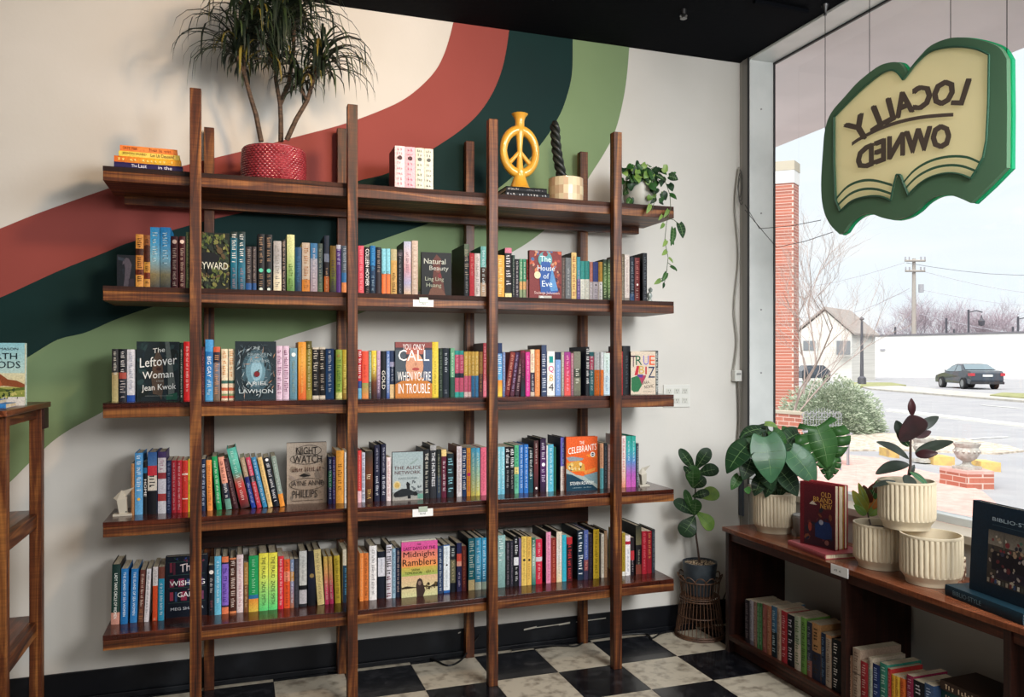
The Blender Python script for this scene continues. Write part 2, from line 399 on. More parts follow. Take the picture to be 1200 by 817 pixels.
# ================================================================== BOOKS
ROWN = ['top shelf', 'second shelf', 'middle shelf', 'fourth shelf', 'bottom shelf']
def bookmesh(parent, M, w, d, h, bands, hard, board=None, round_=True, lying=False):
    """local: x 0..w spine width, y 0 at spine .. d, z 0..h. M -> world."""
    c0 = board or bands[0][1]
    t = .0028 if hard else .0008; ins = .0035 if hard else .0004
    mb = MB(); r = min(.0025, w*.12) if round_ else 0
    # spine in printed bands
    seg = 5; xs = [w*k/seg for k in range(seg+1)]; ys = [r*(1-math.sin(math.pi*k/seg)) for k in range(seg+1)]
    for (a, ca, b, cb) in bands:
        za, zb = h*(1-a), h*(1-b)
        for k in range(seg):
            i = len(mb.v)
            mb.v += [tuple(M @ Vector(p)) for p in ((xs[k], ys[k], zb), (xs[k+1], ys[k+1], zb), (xs[k+1], ys[k+1], za), (xs[k], ys[k], za))]
            mb.f.append((i, i+1, i+2, i+3)); mb.c.append([cb, cb, ca, ca])
    # inner side of the spine and its ends
    yb = r+t
    mb.raw([M @ Vector(p) for p in ((0, yb, 0), (w, yb, 0), (w, yb, h), (0, yb, h))], [(3, 2, 1, 0)], c0)
    for z in (0, h):
        mb.face([M @ Vector((xs[k], ys[k], z)) for k in range(seg+1)]+[M @ Vector((w, yb, z)), M @ Vector((0, yb, z))], c0)
    mb.box((0, r, 0), (t, d, h), c0, M); mb.box((w-t, r, 0), (w, d, h), c0, M)
    mb.build('cover', PRINT, parent)
    pg = MB(); pg.box((t, yb, ins), (w-t, d-ins, h-ins), None, M); pg.build('pages', PAGES if not lying else PAGES, parent)
def parse_bands(s):
    """'/' parts bands, '~' grades inside a band, '@' gives the band's share of the height"""
    parts = []
    for p in s.split('/'):
        q = p.split('@'); parts.append(([hexc(c) for c in q[0].split('~')], float(q[1]) if len(q) > 1 else None))
    rest = 1-sum(f for _, f in parts if f is not None); nn = max(1, sum(1 for _, f in parts if f is None)); a = 0; out = []
    for cs, f in parts:
        f = rest/nn if f is None else f
        if f <= 0: continue
        if len(cs) == 1: out.append((a, cs[0], a+f, cs[0]))
        else:
            n = len(cs)-1
            for k in range(n): out.append((a+f*k/n, cs[k], a+f*(k+1)/n, cs[k+1]))
        a += f
    return out
BAYS = ['far left end', 'left bay', 'middle bay', 'right bay', 'far right end']
def bay_of(px):
    for i, e in enumerate((229, 413, 576, 722)):
        if px < e: return i
    return 4
SHELFYS = 3.452
def standing(row, line, rnd):
    f = [q.strip() for q in line.split('|')]
    nums = [float(q) for q in f[0].split()]; x0, x1, yt = nums[:3]; lean = nums[3] if len(nums) > 3 else 0
    bands = parse_bands(f[1]); look = f[3]; opts = dict(q.split('=') for q in f[4].split()) if len(f) > 4 and f[4] else {}
    z = SZ[row]; fw = float(opts.get('f', 0)); ys = SHELFYS-fw+rnd.uniform(-.004, .004)
    A = aty(x0, HOR, ys); B = aty(x1, HOR, ys); w = B.x-A.x-.0006
    ang = 0
    top = aty((x0+x1)/2+lean, yt, ys).z
    h = top-z
    if lean:
        dx = aty(x0+lean, yt, ys).x-A.x; ang = math.atan2(dx, h); w = w*math.cos(ang); h = h/math.cos(ang)-w*abs(math.sin(ang))*.6
    d = float(opts.get('d', 0)) or min(.150+(h-.2)*.35+rnd.uniform(-.006, .01), SY1+.035-ys)
    hard = opts.get('h', '1' if h > .222 else '0') == '1'
    if ang < 0: M = Matrix.Translation((A.x, ys, z)) @ Matrix.Rotation(ang, 4, 'Y')
    elif ang > 0: M = Matrix.Translation((B.x, ys, z)) @ Matrix.Rotation(ang, 4, 'Y') @ Matrix.Translation((-w, 0, 0))
    else: M = Matrix.Translation((A.x, ys, z))
    e = thing('book', look, 'book', (A.x+w/2, ys+d/2, z), 'books standing on the '+ROWN[row])
    bookmesh(e, M, w, d, h, bands, hard, hexc(opts['b']) if 'b' in opts else None)
    # lettering, top to bottom down the spine
    if f[2]:
        tm = MB()
        for part in f[2].split('&'):
            q = part.split(';'); txt, col = q[0], hexc(q[1]); a = float(q[2]) if len(q) > 2 else .07; b = float(q[3]) if len(q) > 3 else .9; ws = float(q[4]) if len(q) > 4 else .52
            o = M @ Vector((w*(.5-ws/2), -.0007, h*(1-a))); dn = (M.to_3x3() @ Vector((0, 0, -1)))*h*(b-a); rt = (M.to_3x3() @ Vector((1, 0, 0)))*w*ws
            if txt == '~': strokes(tm, o, dn, rt, col, rnd)
            elif txt == 'o':
                c = M @ Vector((w/2, -.0008, h*(1-a))); rr = w*ws*.5
                tm.face([c+Vector((rr*math.cos(t*math.pi/6), 0, rr*math.sin(t*math.pi/6))) for t in range(12)], col)
            elif txt == '#':
                o = M @ Vector((w*(.5-ws/2), -.0006, h*(1-a))); tm.face([o, o+dn, o+dn+rt, o+rt], col)
            elif txt.startswith('='):     # upright words across the spine
                p0 = M @ Vector((w*(.5-ws/2), -.0008, h*(1-b))); put_text(tm, txt[1:], p0, rt, -dn, col)
            else:                          # reads downward: text x -> down, text y -> to the right
                o = M @ Vector((w*(.5-ws/2), -.0007, h*(1-a))); put_text(tm, txt, o, dn, rt, col)
        tm.build('title_lettering', FLAT, e)
    return e
SECOND = """159 168.4 274.6|c98a3e/3a1c10@.12/c0803a/6a2c18@.1/d89a4a|~;3a1810|patterned gold and brown spine leftmost in row
168.8 176.3 275.5|8a5228/4a2010@.3/d0963f/7a3018@.12/cf9446|~;3a1810|patterned brown and gold spine beside bright blue book
176 187.4 266.3|2f8fd0~49a8dc~8fc8dc~9a8a60~39404a|~;c9e6f0;.08;.6|tall sky blue hardback with dark foot|h=1
187.8 200 266.4|2788cc~3f9fd8~7fbcd6~8f8460~343c46|~;c9e6f0;.08;.6|tall sky blue hardback with dark foot|h=1
200.6 208.6 277|4a1c22|o;e8c8b8;.1;.1;.7&~;d8c0b0;.22;.93|dark maroon spine with pale round emblem
209.8 217.3 277|48181e|o;efd8cc;.1;.1;.7&~;d8c0b0;.22;.93|dark maroon spine with pale round emblem
218 222.6 272|4c5a3c|~;8a8a68|thin mossy green spine against first front post
270.2 278.4 271.6|22302c@.1/1d5a6c~1f6f86~274a5e|~;f0f0ea;.04;.52;.6&~;9a8088;.6;.96;.45|dark teal spine with white script
279.2 287.6 271.6|22302c~1d5a6c~2a7590~284a60|~;f0f0ea;.04;.52;.6&~;9a8088;.6;.96;.45|dark teal spine with white script
288.2 295.3 289|3a3436@.8/2c5c9a|~;a89a90;.05;.75|short charcoal spine with blue foot
295.7 300.6 289|40383a@.8/264f86|~;a89a90;.05;.75|short charcoal spine with blue foot
301.8 310.2 274.3|1a1b1e|~;b08f72;.05;.5&o;5fc0a0;.62;.62;.62&~;a08468;.68;.9&o;cfd8cc;.94;.94;.5|black spine with round teal dot
311 319.2 275|1a1b1e|~;b08f72;.05;.5&o;5fc0a0;.62;.62;.62&~;a08468;.68;.9&o;cfd8cc;.94;.94;.5|black spine with round teal dot
320.6 330 282.5|b0aca8~a6a2a2~b4b4b4~e6dcc0~ddd0b0|~;9a948c;.1;.9|pale grey spine fading to cream foot
330.6 335 281|2a2626|~;c8b0a0;.04;.95;.6|very thin charcoal spine with pale lettering
336.3 345.4 275|d9dba0~cdd496~a9bf7c~7fa860~4f7a3c|~;5f7a3c;.5;.92|tall pale lime spine darker green below
346 353.5 289.7|1f4a70~1c4c6e~20344c|~;3f7098;.2;.8|low deep blue spine set back
354 363.5 284.5|c2b2a0@.72/cf8436|~;a56a38;.1;.9|beige spine with orange foot
363.9 372.3 285|3f7cae@.3/9ca4b8~b09ca8|~;e0d8e0;.1;.9;.35|spine blue above and mauve grey below
372.6 378.4 285.5|4e5e58~3a4e5a~5d7a5c|~;9aa498;.1;.9|dim grey green spine
380 386 276|2a3548/7c88a0@.14/22202a@.24/c0662c|~;e0c0a0;.55;.95;.4|tall navy spine with burnt orange lower half
387 393.9 288|9c7436~a08038~8a8c3c~3a3050|~;4a3a60;.3;.9|mustard brown spine
394.3 399.6 287|efe6ea@.08/6a3f8c|~;efe2f2;.02;.4;.6|vivid purple spine
400.4 407.4 288|55606c@.55/2f6ca0@.2/e08a50|~;a8b0b8;.05;.5|slate spine with blue and orange foot
420 426.6 288|e0566a~d8485c~e25a60|~;f0a0a8;.08;.9|coral red spine against second front post
427.4 433.6 289.6|14161a|COLLEEN HOOVER;f4f4f2;.04;.8;.66&~;7a6a6a;.84;.96|black spine with bold white capitals
434.1 440.2 288|1d6fae@.4/1b3f66~152232|~;4fa8dc;.05;.5&~;8fb0c8;.6;.9|royal blue spine darkening below
440.8 447 289.6|17202c~33262c|~;a89a90;.06;.55|near black spine between blue and orange ones
447.5 452.4 291.4|86cbdc@.53/e87840|~;3a6a70;.48;.56;.7|thin spine aqua above orange
452.7 457.6 291.4|86cbdc@.53/e87840|~;3a6a70;.48;.56;.7|thin spine aqua above orange
458.2 465.3 292|b8ae88@.24/c9a05c|~;54401e;.5;.92|gold spine with pale top quarter
465.7 472 292.5|17181c/4a4048@.08/17181c@.86|~;8a8a90;.1;.95;.35|short black spine before the tall pink one
473.4 482 283|b4bcd8~d8c4c8~d0a0a8~a8a8c8~d8b888|~;8a6a7a;.2;.6;.4|tall pastel pink and lilac hardback|h=1 b=1a1c22
482.8 490 282|cdb8a8~c0a896|~;e8dcd0;.08;.9|tall beige hardback|h=1
544.2 550 286|5a6a58@.22/22262c|~;a89a8a;.1;.6;.8&~;8a8a8a;.6;.95|tall thick black hardback turned to show its side|h=1 b=0c1016 f=.06 d=.22
550.5 556 296.7|d04454|~;e89a9c;.08;.5|narrow crimson spine
556.4 562.8 297|e2dcda|~;9c9090;.08;.9|white spine beside crimson one
563.6 569.8 288.7|7fc0b8@.4/4a3428@.3/c8a88c|~;eef4f0;.08;.9;.5|teal topped spine with brown middle|b=1f6a5c
582 591.4 299|e0a648|~;f4e0a0;.08;.9;.5|amber yellow spine beside third front post
592 600 290.6|d07a90@.1/1e1c20@.78/e2dcA0|~;f0ecf0;.14;.78;.7|tall black spine with pink cap and cream foot|b=1a1a1e
600.5 603.6 299|24403a~30343c|~;a8a8a0|very thin dark slate spine
603.8 608.6 303.6|22262e~3a3440|~;cfc8c8;.06;.9|thin dark spine with pale lettering
608.9 612.8 303.6|5f9c78@.55/d0a068@.2/8a9a78|~;e8e8d0;.08;.5|thin spine green above tan
613 617 303.6|3f9070@.55/d0a068@.2/8a9a78|~;e8e8d0;.08;.5|thin spine green above tan
617.4 620.6 304|b83a40@.5/e8b8c0|~;f4dcdc;.1;.45|very thin red and pale pink spine
658.4 662.6 302|5a4e4a|~;8a7c74|brownish grey spine right of the facing cover
662.9 669.6 302|6a6f72|~;b8bcbc;.25;.9;.35|cool grey spine
669.9 675.9 296|e0c07c|~;a04030;.08;.9;.55|tall cream spine with red lettering|b=20201e
676.2 680.3 301|3f8f9c@.5/6a5888|~;c0b0c8;.3;.9|thin spine teal above purple
680.6 685.6 306|2f8a84@.45/dcdcd0|~;b0b8b0;.5;.95|spine teal above white
685.9 691 306|2f8a84@.45/dcdcd0|~;b0b8b0;.5;.95|spine teal above white
691.4 694.9 307|cf8a7c@.5/e2dce0|~;a090a0;.5;.95|very thin salmon and white spine
695.3 701.3 307|4a58a0@.5/dcd8e4|o;2a2a30;.58;.58;.3&~;a8a0b8;.68;.95|spine indigo above white|b=1a1c28
701.6 706.3 307|b88c3c@.5/e6e4e4|o;2a2a30;.56;.56;.3&~;a0a0a0;.68;.95|spine gold above white
706.7 711.6 304|1e2a20~5a7a44~20281e|~;b0c090;.1;.9|dark green spine with leaf pattern
712 716 304|1e2a20~6a8a4c~20281e|~;b0c090;.1;.9|dark green spine with leaf pattern
728 732 297.6|6a5c4a~7c7468|~;b0a488|thin taupe spine against last front post
732.4 738 298.7|d8ccc4@.9/8a8078|~;a89090;.1;.85;.4|cream spine
738.6 743.8 301.4|1c2430@.8/2c4a70|~;7c8894;.1;.9|blue black spine
744.1 750 302|6a2424|~;c87c74;.08;.5&o;e8d8d0;.6;.6;.4&~;c0a098;.68;.9|dark red spine
753.6 758.6 296.5|2a2e34|~;6a7078;.08;.95|tall black spine last in its row|b=0a0c12"""
MIDDLE = """131 139 409|2c2c2e@.45/a89468~b8ac78|~;e0dcd0;.05;.5;.45|spine black above tan leftmost in its row
139.4 148.4 409|181a20@.45/a84c40@.12/20242e|~;e8e4e4;.05;.45;.5&~;b0a8a8;.6;.95;.7|black spine with red patch
148.8 158.6 409.6|dcdce4@.88/2450a8|~;9aa0b8;.06;.8;.4|white spine with blue foot
210.6 214.9 401.6|16302a|~;e0e4e0;.12;.95;.4|thin dark green spine next to scarlet one
215.3 223.6 400.4|cc2428|~;f4d0cc;.08;.85;.35|tall scarlet spine
236 240 406.5|3c141c|~;a06068|narrow dark maroon spine against first front post
240.6 249.8 398|4a9cd8@.2/1f6cae~2f80c4~58a8dc|BIG GAY;eef6fa;.28;.62;.5&~;d0e8f4;.66;.92|tall bright blue hardback|h=1
250.2 258 406.5|d0603c@.1/2a2c3c@.2/6f7c92~76624e|~;e0a070;.15;.9;.6|slate blue spine with orange top
259.6 267 409|f0e0c0@.62/3f6a60@.06/f0dcc0@.08/c86a48@.06/e8dcc0@.06/8aa070@.04/c85848@.05/e8dcc0|~;d88a3c;.05;.55;.6|cream spine with orange print and slanting stripes
267.9 275 409|f0e0c0@.62/3f6a60@.06/f0dcc0@.08/c86a48@.06/e8dcc0@.06/8aa070@.04/c85848@.05/e8dcc0|~;d88a3c;.05;.55;.6|cream spine with orange print and slanting stripes
323.9 331.3 405.4|dfc4d8|~;8a4a70;.08;.9;.6|lilac pink spine with plum lettering
331.7 339 405.4|dfc4d8|~;8a4a70;.08;.9;.6|lilac pink spine with plum lettering
339.8 348.4 408|7aa0ae~6a94a8~5f8898|o;e8ece8;.13;.13;.6&~;90a08c;.25;.9;.4|blue grey spine with white disc
349.6 358.8 400.8|e89a34~f0ae48~e88a34~e0662c|~;f4c070;.1;.9;.3|tall bright orange hardback|h=1
359.1 365.7 399.7|5a5420/8a8030@.7/a89840|~;e8e0b0;.06;.85;.45|tall olive green hardback|h=1
366.4 374 407|e4dccc@.04/16161a@.9/e4dccc|~;e0d8cc;.06;.48;.7&~;c0b8b0;.52;.85;.6|black spine with cream border
374.4 381.4 407|e4dccc@.04/16161a@.9/e4dccc|~;e0d8cc;.06;.48;.7&~;c0b8b0;.52;.85;.6|black spine with cream border
381.8 391.4 408.7|163a68~1c4878|~;f0f4f8;.04;.45;.35&~;dfe8f0;.5;.88;.35|wide navy blue spine
393.7 401 409.8|a8b84a~98b044~9ab848/f0e890@.12|~;d8604a;.1;.16;.6&~;4a7030;.2;.85;.6|lime green spine with pale yellow foot
401.4 407.6 409.8|b8a030~b0a040~8a6828|~;e0d070;.3;.9;.6|ochre yellow spine against second front post
419.8 424 409.8|c82c38@.65/2c4a8a@.15/70b0d0|~;fbf0f0;.03;.6;.85|red spine with bold white capitals
424.4 432 411.5|e4523c~e85840@.68/8a9a58~e08a4c|~;c03020;.3;.6;.4|orange red spine with green foot
432.4 435.4 412|8fb09c@.65/4a5a58|~;d0dcd0|very thin pale green spine
435.6 441.4 411|e8cc44~e0c850~6a3820~2a1a1c|~;fbf0c0;.1;.5;.4|yellow spine fading to dark brown
441.7 446 411|c8a8c4~b89ab8~38304a|~;f0e0f0;.2;.9|thin mauve spine darkening downward
446.4 452.7 411.5|131822|GOLD;e8e4d8;.42;.82;.6|black spine with pale capitals low down
453 456.8 411.5|5a7cc0~9ab0d8~3a5898|~;dce4f4|thin cornflower blue spine
457 463 411|2c3c60@.24/a0a0c0@.1/22304a@.38/e8c894|~;c0c4d8;.3;.65;.4|navy spine with cream block at foot
506.7 514 400.7|e0c43c~ecd458~e4c840|~;a08828;.35;.95;.3|tall lemon yellow spine
514.3 518.9 408.7|26362c|~;707c70|thin dark green spine right of lemon yellow one
519.3 526.4 408|1a2430|~;c8d0d8;.1;.5;.45&~;8a929a;.85;.95|navy black spine with pale lettering|b=16222a d=.17
528 533 408|6fb08c@.6/a0c8a0@.0/2c5a4c|~;e8f0e0;.1;.6;.4|narrow mint and forest green spine
533.3 538.2 411|36a09c@.09/c85a78@.4/2a3040@.1/c85a78@.31/3aa8a0|~;e8a8b8;.1;.46;.5|rose pink spine with teal ends
538.5 543.7 411|36a09c@.09/c85a78@.4/2a3040@.1/c85a78@.31/3aa8a0|~;e8a8b8;.1;.46;.5|rose pink spine with teal ends
544.1 548.4 412|e4c060@.54/d86a8c@.36/f4dce0|~;f4e8b0;.1;.5|thin spine yellow above pink
548.7 552.3 412|e4c060@.54/d86a8c@.36/f4dce0|~;f4e8b0;.1;.5|thin spine yellow above pink
552.5 556.6 412|e0bc60@.54/3c7cae|~;f4e8b0;.1;.5|thin spine yellow above blue
556.9 561 412|e0bc60@.54/3c7cae|~;f4e8b0;.1;.5|thin spine yellow above blue
561.4 566 412.3|8a6030@.5/503030|~;b08850|dull brown spine
566.4 570.4 402|a83c44~c04850/e87888@.3|~;f0b0b0|tall brick red spine against third front post|b=5a4a50
582.4 588.8 402|1c3058@.2/6090c8~60b0e0@.5/e88a38~f0cc50|~;d8ecf8;.22;.6;.7|tall spine navy top and sunset orange foot|h=1
589.2 592.4 412.6|7c8cb8~60709c|~;c8d0e4|thin periwinkle blue spine
591.4 597 412.8 7.2|8a3a34~6a2028|~;e0a890;.06;.9|leaning dark red spine leftmost of three leaning ones
597.8 602.6 412.8 6.5|3c2448~5a3040|~;b0a0c8;.06;.9|leaning dark violet spine middle of three leaning ones
603.4 608.4 412.8 6|583038~382430|~;c8a8a8;.06;.9|leaning plum brown spine rightmost of three leaning ones
610.4 615.8 411|7a1c38@.05/5c1830~300f1c~14303a|~;9a5068;.2;.6;.3|deep wine red spine
616.2 621.2 412.6|d83c94|~;f4b8d8;.08;.9;.4|hot pink spine
621.8 626.8 409.6|ecdcc0@.5/3a3444@.42/c8b8a8|~;c87068;.1;.45&~;e0dce0;.55;.9|spine cream above charcoal
627.3 632.9 409.6|e0884c~e89258|~;f4c090;.08;.9;.4|peach orange spine
634.8 641 404.3|3a4868|~;e0e8f4;.18;.95;.75|tall slate navy hardback with white script|h=1 b=321c22 d=.19
641.5 650.4 411.8|f2f0ec|=1;18908a;.11;.26;.5&=Q;c83078;.33;.49;.66&=8;d8a838;.53;.68;.5&=4;1a1a1e;.73;.9;.62|white spine stacked with four coloured characters
651 657.5 412.6|1c2c48@.18/84a8dc~7c9cd4|~;dce8f8;.3;.9;.3|pale blue spine with navy top
657.9 661.3 412.6|b8b4a0~98948c|~;e0dcd0|very thin stone grey spine
661.6 669 412.6|983c8c~c83c74~e04c58~e86058|~;f4b8c8;.08;.9;.35|magenta spine fading to coral
669.4 672.4 414|c08090~8a6070|~;e0c0c8|very thin dusty pink spine
672.7 680.8 412|808070@.4/8a8a78@.0/3c4438@.2/787864@.3/6a6a5c|~;e0e0d0;.4;.75;.5|khaki grey spine
686.8 690.8 406.5|22262c|~;f2f2f0;.04;.8;.8|tall black hardback with white lettering|h=1 b=18243a d=.2 f=.03
691.2 696.2 412.6|2c6a70@.1/c04468@.32/2f7078|~;e0ece8;.1;.9|teal spine with pink block
696.8 702.9 412.6|dfe4e8@.42/f07c2c|~;f4c8a0;.5;.9;.3|spine white above flame orange
703.7 707.6 412.6|dfe4e8@.42/f07c2c|~;f4c8a0;.5;.9;.3|spine white above flame orange
708 715 413.7|d4e4dc~c8dce8|~;5a8a6c;.1;.5;.3&~;7aa0c0;.55;.92|white and mint spine against last front post
726.8 730 412|b8383c|~;e07070|thin red spine against last front post
730.3 739 405.4|15181e|~;5a6068;.2;.9;.3|tall thick black spine|h=1
768.3 771.6 411|4a4e50~6a6e6c|~;d8dcd8;.05;.95;.8|thin speckled grey spine last in its row"""
FOURTH = """153.8 157.4 543.6|a8784c|~;c09068|thin tan spine leftmost in its row
158 167.5 530.9|4a92cc~5aa0d8~68acdc|~;e4f0f8;.04;.62;.55&o;e0b050;.75;.75;.4|tall sky blue spine|h=1
167.9 172.7 541|17181c/1f6c9c@.1/17181c@.78|HOME;f0f0ee;.34;.66;.6|narrow black spine with white capitals
173.1 184 530|2f5c9c~4a78b0@.22/c83444@.16/e2dcd0@.24/14161e|~;2a2a30;.37;.57;.6|tall blue red and white spine with black foot|h=1
185 194.7 529.5|4a3868@.1/e6dce0@.24/a83c44@.1/e4e0ea@.24/b84444@.12/ece8ee|~;c080a0;.14;.3;.5|tall white spine with red and purple blocks|h=1
195.2 200.8 539.6|223058|~;9aa4c8;.05;.95;.5|navy spine left of the reds
201.2 206.8 539.6|c83040|~;f4c8cc;.05;.95;.45|crimson spine with white lettering
207.1 213 539.6|c83040|~;f4c8cc;.05;.95;.45|crimson spine with white lettering
213.3 220.3 539.8|cc3830/f0dcd0@.03/cc3830@.45/f0dcd0@.02/c83428|~;e88a78;.2;.4;.3|wider vermilion spine with thin white bars
220.6 224.4 538|f0d040|~;4a3a20;.4;.5|thin yellow spine against first front post
236.2 241 538|1a2c4c|~;c8d4e8;.1;.9;.7|dark blue spine against first front post
243 249.3 539.4 -1.4|f0984c|~;a03c20;.1;.9;.5|orange spine leaning slightly left
254 260.2 535 -5.8|1f9c5c|~;d8f0dc;.08;.9;.5|leaning emerald green spine
265 272 535.7 -9.6|eca48c@.5/1c2438@.3/6a9c8c|~;7a2828;.08;.46;.5&~;f0f0f0;.5;.78;.6|leaning spine salmon above black
273.6 279.8 537.5 -12.5|3a1820|~;b09090;.06;.9;.4|leaning near black maroon spine
282.6 293.4 525 -17.4|5ab8a4~6cc4b0~48a08c~c04038~a02c30~3a2828|~;c0e8dc;.05;.5;.4&~;f0d0c8;.55;.9;.4|large leaning teal and red hardback|h=1
295 300.4 536.3 -14|b0987c@.38/1c2468~2040a0|~;e0d0b8;.05;.35&~;c0ccf0;.5;.9|leaning spine tan above deep blue
301.6 307 536 -14|c84060@.36/2a3040@.12/c03848|~;f4c8d0;.05;.9;.5|leaning raspberry red spine
308.3 313.7 535.8 -14|3c88b8~3484b0|~;d4e8f4;.05;.9;.5|leaning cerulean blue spine
314.6 320 536 -13|e8c480~ecc888|~;a07840;.05;.9;.4|leaning straw yellow spine
321.3 327.8 536 -12.5|161c28|~;f0f0f4;.12;.9;.6&o;f4f4f4;.05;.05;.6|leaning black spine with white lettering
328.4 334.2 534.5 -11|8a9a90~8c9c94@.75/f0983c|~;e0e8e0;.05;.7;.4|leaning grey green spine with orange foot
385 389.2 535.5|1c2a50@.3/1f6a48@.35/1c2450|~;e0e8f4;.05;.9;.5|thin navy and green spine
389.6 393.3 535.5|3c2c5c|~;c0b4dc|thin violet spine
394 403.4 528|f0a440|~;9a5a1c;.25;.75;.5|wide apricot orange spine
403.8 409.4 530|ecece8|~;6a8a6a;.1;.9;.4|white spine against second front post
419 423.8 528|cc3c3c@.78/e8b8c0|~;f0a8a0;.08;.75;.3|spine red above pale pink
424.1 428 530.4|c8ccdc|~;3a4468;.04;.95;.7|thin white and navy spine
428.4 437 528.5|2a2a26~6a3a20~3a281e|~;e0d0b0;.46;.56;.7&~;d0a860;.75;.95;.5|dark brown spine with amber figure
439 445.2 521.6|22243c|~;b8b8cc;.06;.5;.4&~;e0e4f0;.55;.9;.55|tall dark indigo hardback|h=1 b=14161e
446.7 452.7 520.5|20223a|~;b8b8cc;.06;.5;.4&~;e0e4f0;.55;.9;.55|tall dark indigo hardback|h=1 b=14161e
453 458.4 535.9|ecdcdc|~;c07878;.1;.9;.4|pale pink spine
496.6 503.8 526.5|1c2024|THE;e0dcd0;.08;.22;.5&~;d8d4c8;.26;.9;.45|black hardback right of the grey facing cover|h=1 b=16181c
504.3 511.5 521.6|a8a8a8@.1/2c2e34|THE HUNTRESS;e8e8ec;.14;.78;.55|tall charcoal spine with white capitals|h=1 b=1a1c1e
511.9 516.9 526.5|1e2220@.55/2a3648|~;a8a890;.1;.9;.4|thin black spine left of maroon one
517.6 523.4 527|e8cc88@.14/5c1c34|~;e8dce0;.24;.9;.5|maroon spine with cream top
524.5 531.8 531.5|16262c|~;8ac0cc;.1;.9;.8|black spine with pale blue letters
535.5 541.5 523|e4dce4~e8e4e8|~;b89c9c;.06;.9;.4|tall white hardback|h=1 b=7a4438 d=.16
541.9 546.8 525|1f3c68|~;f0f0f0;.05;.9;.75|navy spine with white capitals
547.1 551.9 525|f0a040|~;c83060;.1;.9;.5&o;c83068;.55;.55;.9|orange spine with pink dot
552.2 557 525|4cb0dc~9cc8b0~e8dc70|~;e8f0dc;.1;.9;.4|spine fading from sky blue to yellow
557.4 562.6 525|4cb0dc~9cc8b0~e8dc70|~;e8f0dc;.1;.9;.4|spine fading from sky blue to yellow
563.6 570.3 524.3|ec6c84~f07890|~;c04058;.1;.9;.3|rose pink spine against third front post
582.3 586.9 523.7|88c8d8~8cd0dc~70b8d0|~;dff0f4;.1;.9;.4|thin aqua spine
587.1 591.7 523.7|88c8d8~8cd0dc~70b8d0|~;dff0f4;.1;.9;.4|thin aqua spine
592.5 597.6 523.7|1a181e|~;fafafa;.04;.45;.8&~;a0a0a0;.5;.9;.5|black spine with bold white letters
597.9 602.8 523.7|1a181e|~;fafafa;.04;.45;.8&~;a0a0a0;.5;.9;.5|black spine with bold white letters
603.1 608.1 522|58b888@.45/e8d888@.15/68b898|~;2a5a4c;.05;.9;.5|mint green spine with yellow band
608.5 614 521.5|3c78c0|~;d0e0f4;.05;.9;.45|medium blue spine
614.3 619.4 521|3074c4|~;d0e0f4;.05;.9;.45|medium blue spine
619.7 625 525.3|142024@.55/1a4a54|~;e4eaea;.05;.7;.55|black spine with teal foot
626 631.2 516.5|4c3030~6a3034~2c1c24|~;d8c8c0;.05;.45;.4&o;f0e8e0;.92;.92;.5|tall brown maroon hardback|h=1 b=120f12 d=.17
633.5 640.2 513.8|2a1c34~5a3068~281c34|~;e8e0f0;.08;.4;.6&o;f0ecf4;.49;.49;.62&~;e0d0ec;.58;.85;.6|tall purple black hardback with white disc|h=1 b=100f14 d=.18
640.5 642.2 522|e4e0dc||very thin white spine
642.5 649 521|58b0cc~60bcd4|~;dceef4;.08;.85;.4|turquoise spine
649.3 651.9 524|205c48||very thin green spine
657.2 663 512.7|6a68c0@.54/e8dcd4|~;a0d0e0;.1;.5;.4&~;b89090;.6;.9|tall spine periwinkle above cream|h=1 b=161a38 d=.17
703.3 707.6 519.8|d8a07c@.55/5ca0a8|~;9a5a3c;.1;.5;.4|narrow spine peach above teal
707.9 712 519|1c2228|~;5a6068|plain black spine right of orange cover
712.3 715.2 521|806058|~;c0a8a0|thin mushroom brown spine
728.3 733.7 511|eedcd8~f0dcd4~e08c70|~;c83c48;.05;.7;.5|tall cream spine with red letters|h=1
734.1 739.8 511|2c9c88~3cb0b0~5c8cc8~b460b8~d060b8|~;d8f0ec;.1;.5;.3|tall spine fading from green to violet
740.1 745.4 511|2c9c88~3cb0b0~5c8cc8~b460b8~d060b8|~;d8f0ec;.1;.5;.3|tall spine fading from green to violet
746.1 748.8 519.6|4a5058|~;c0c8cc|thin grey spine last in its row"""
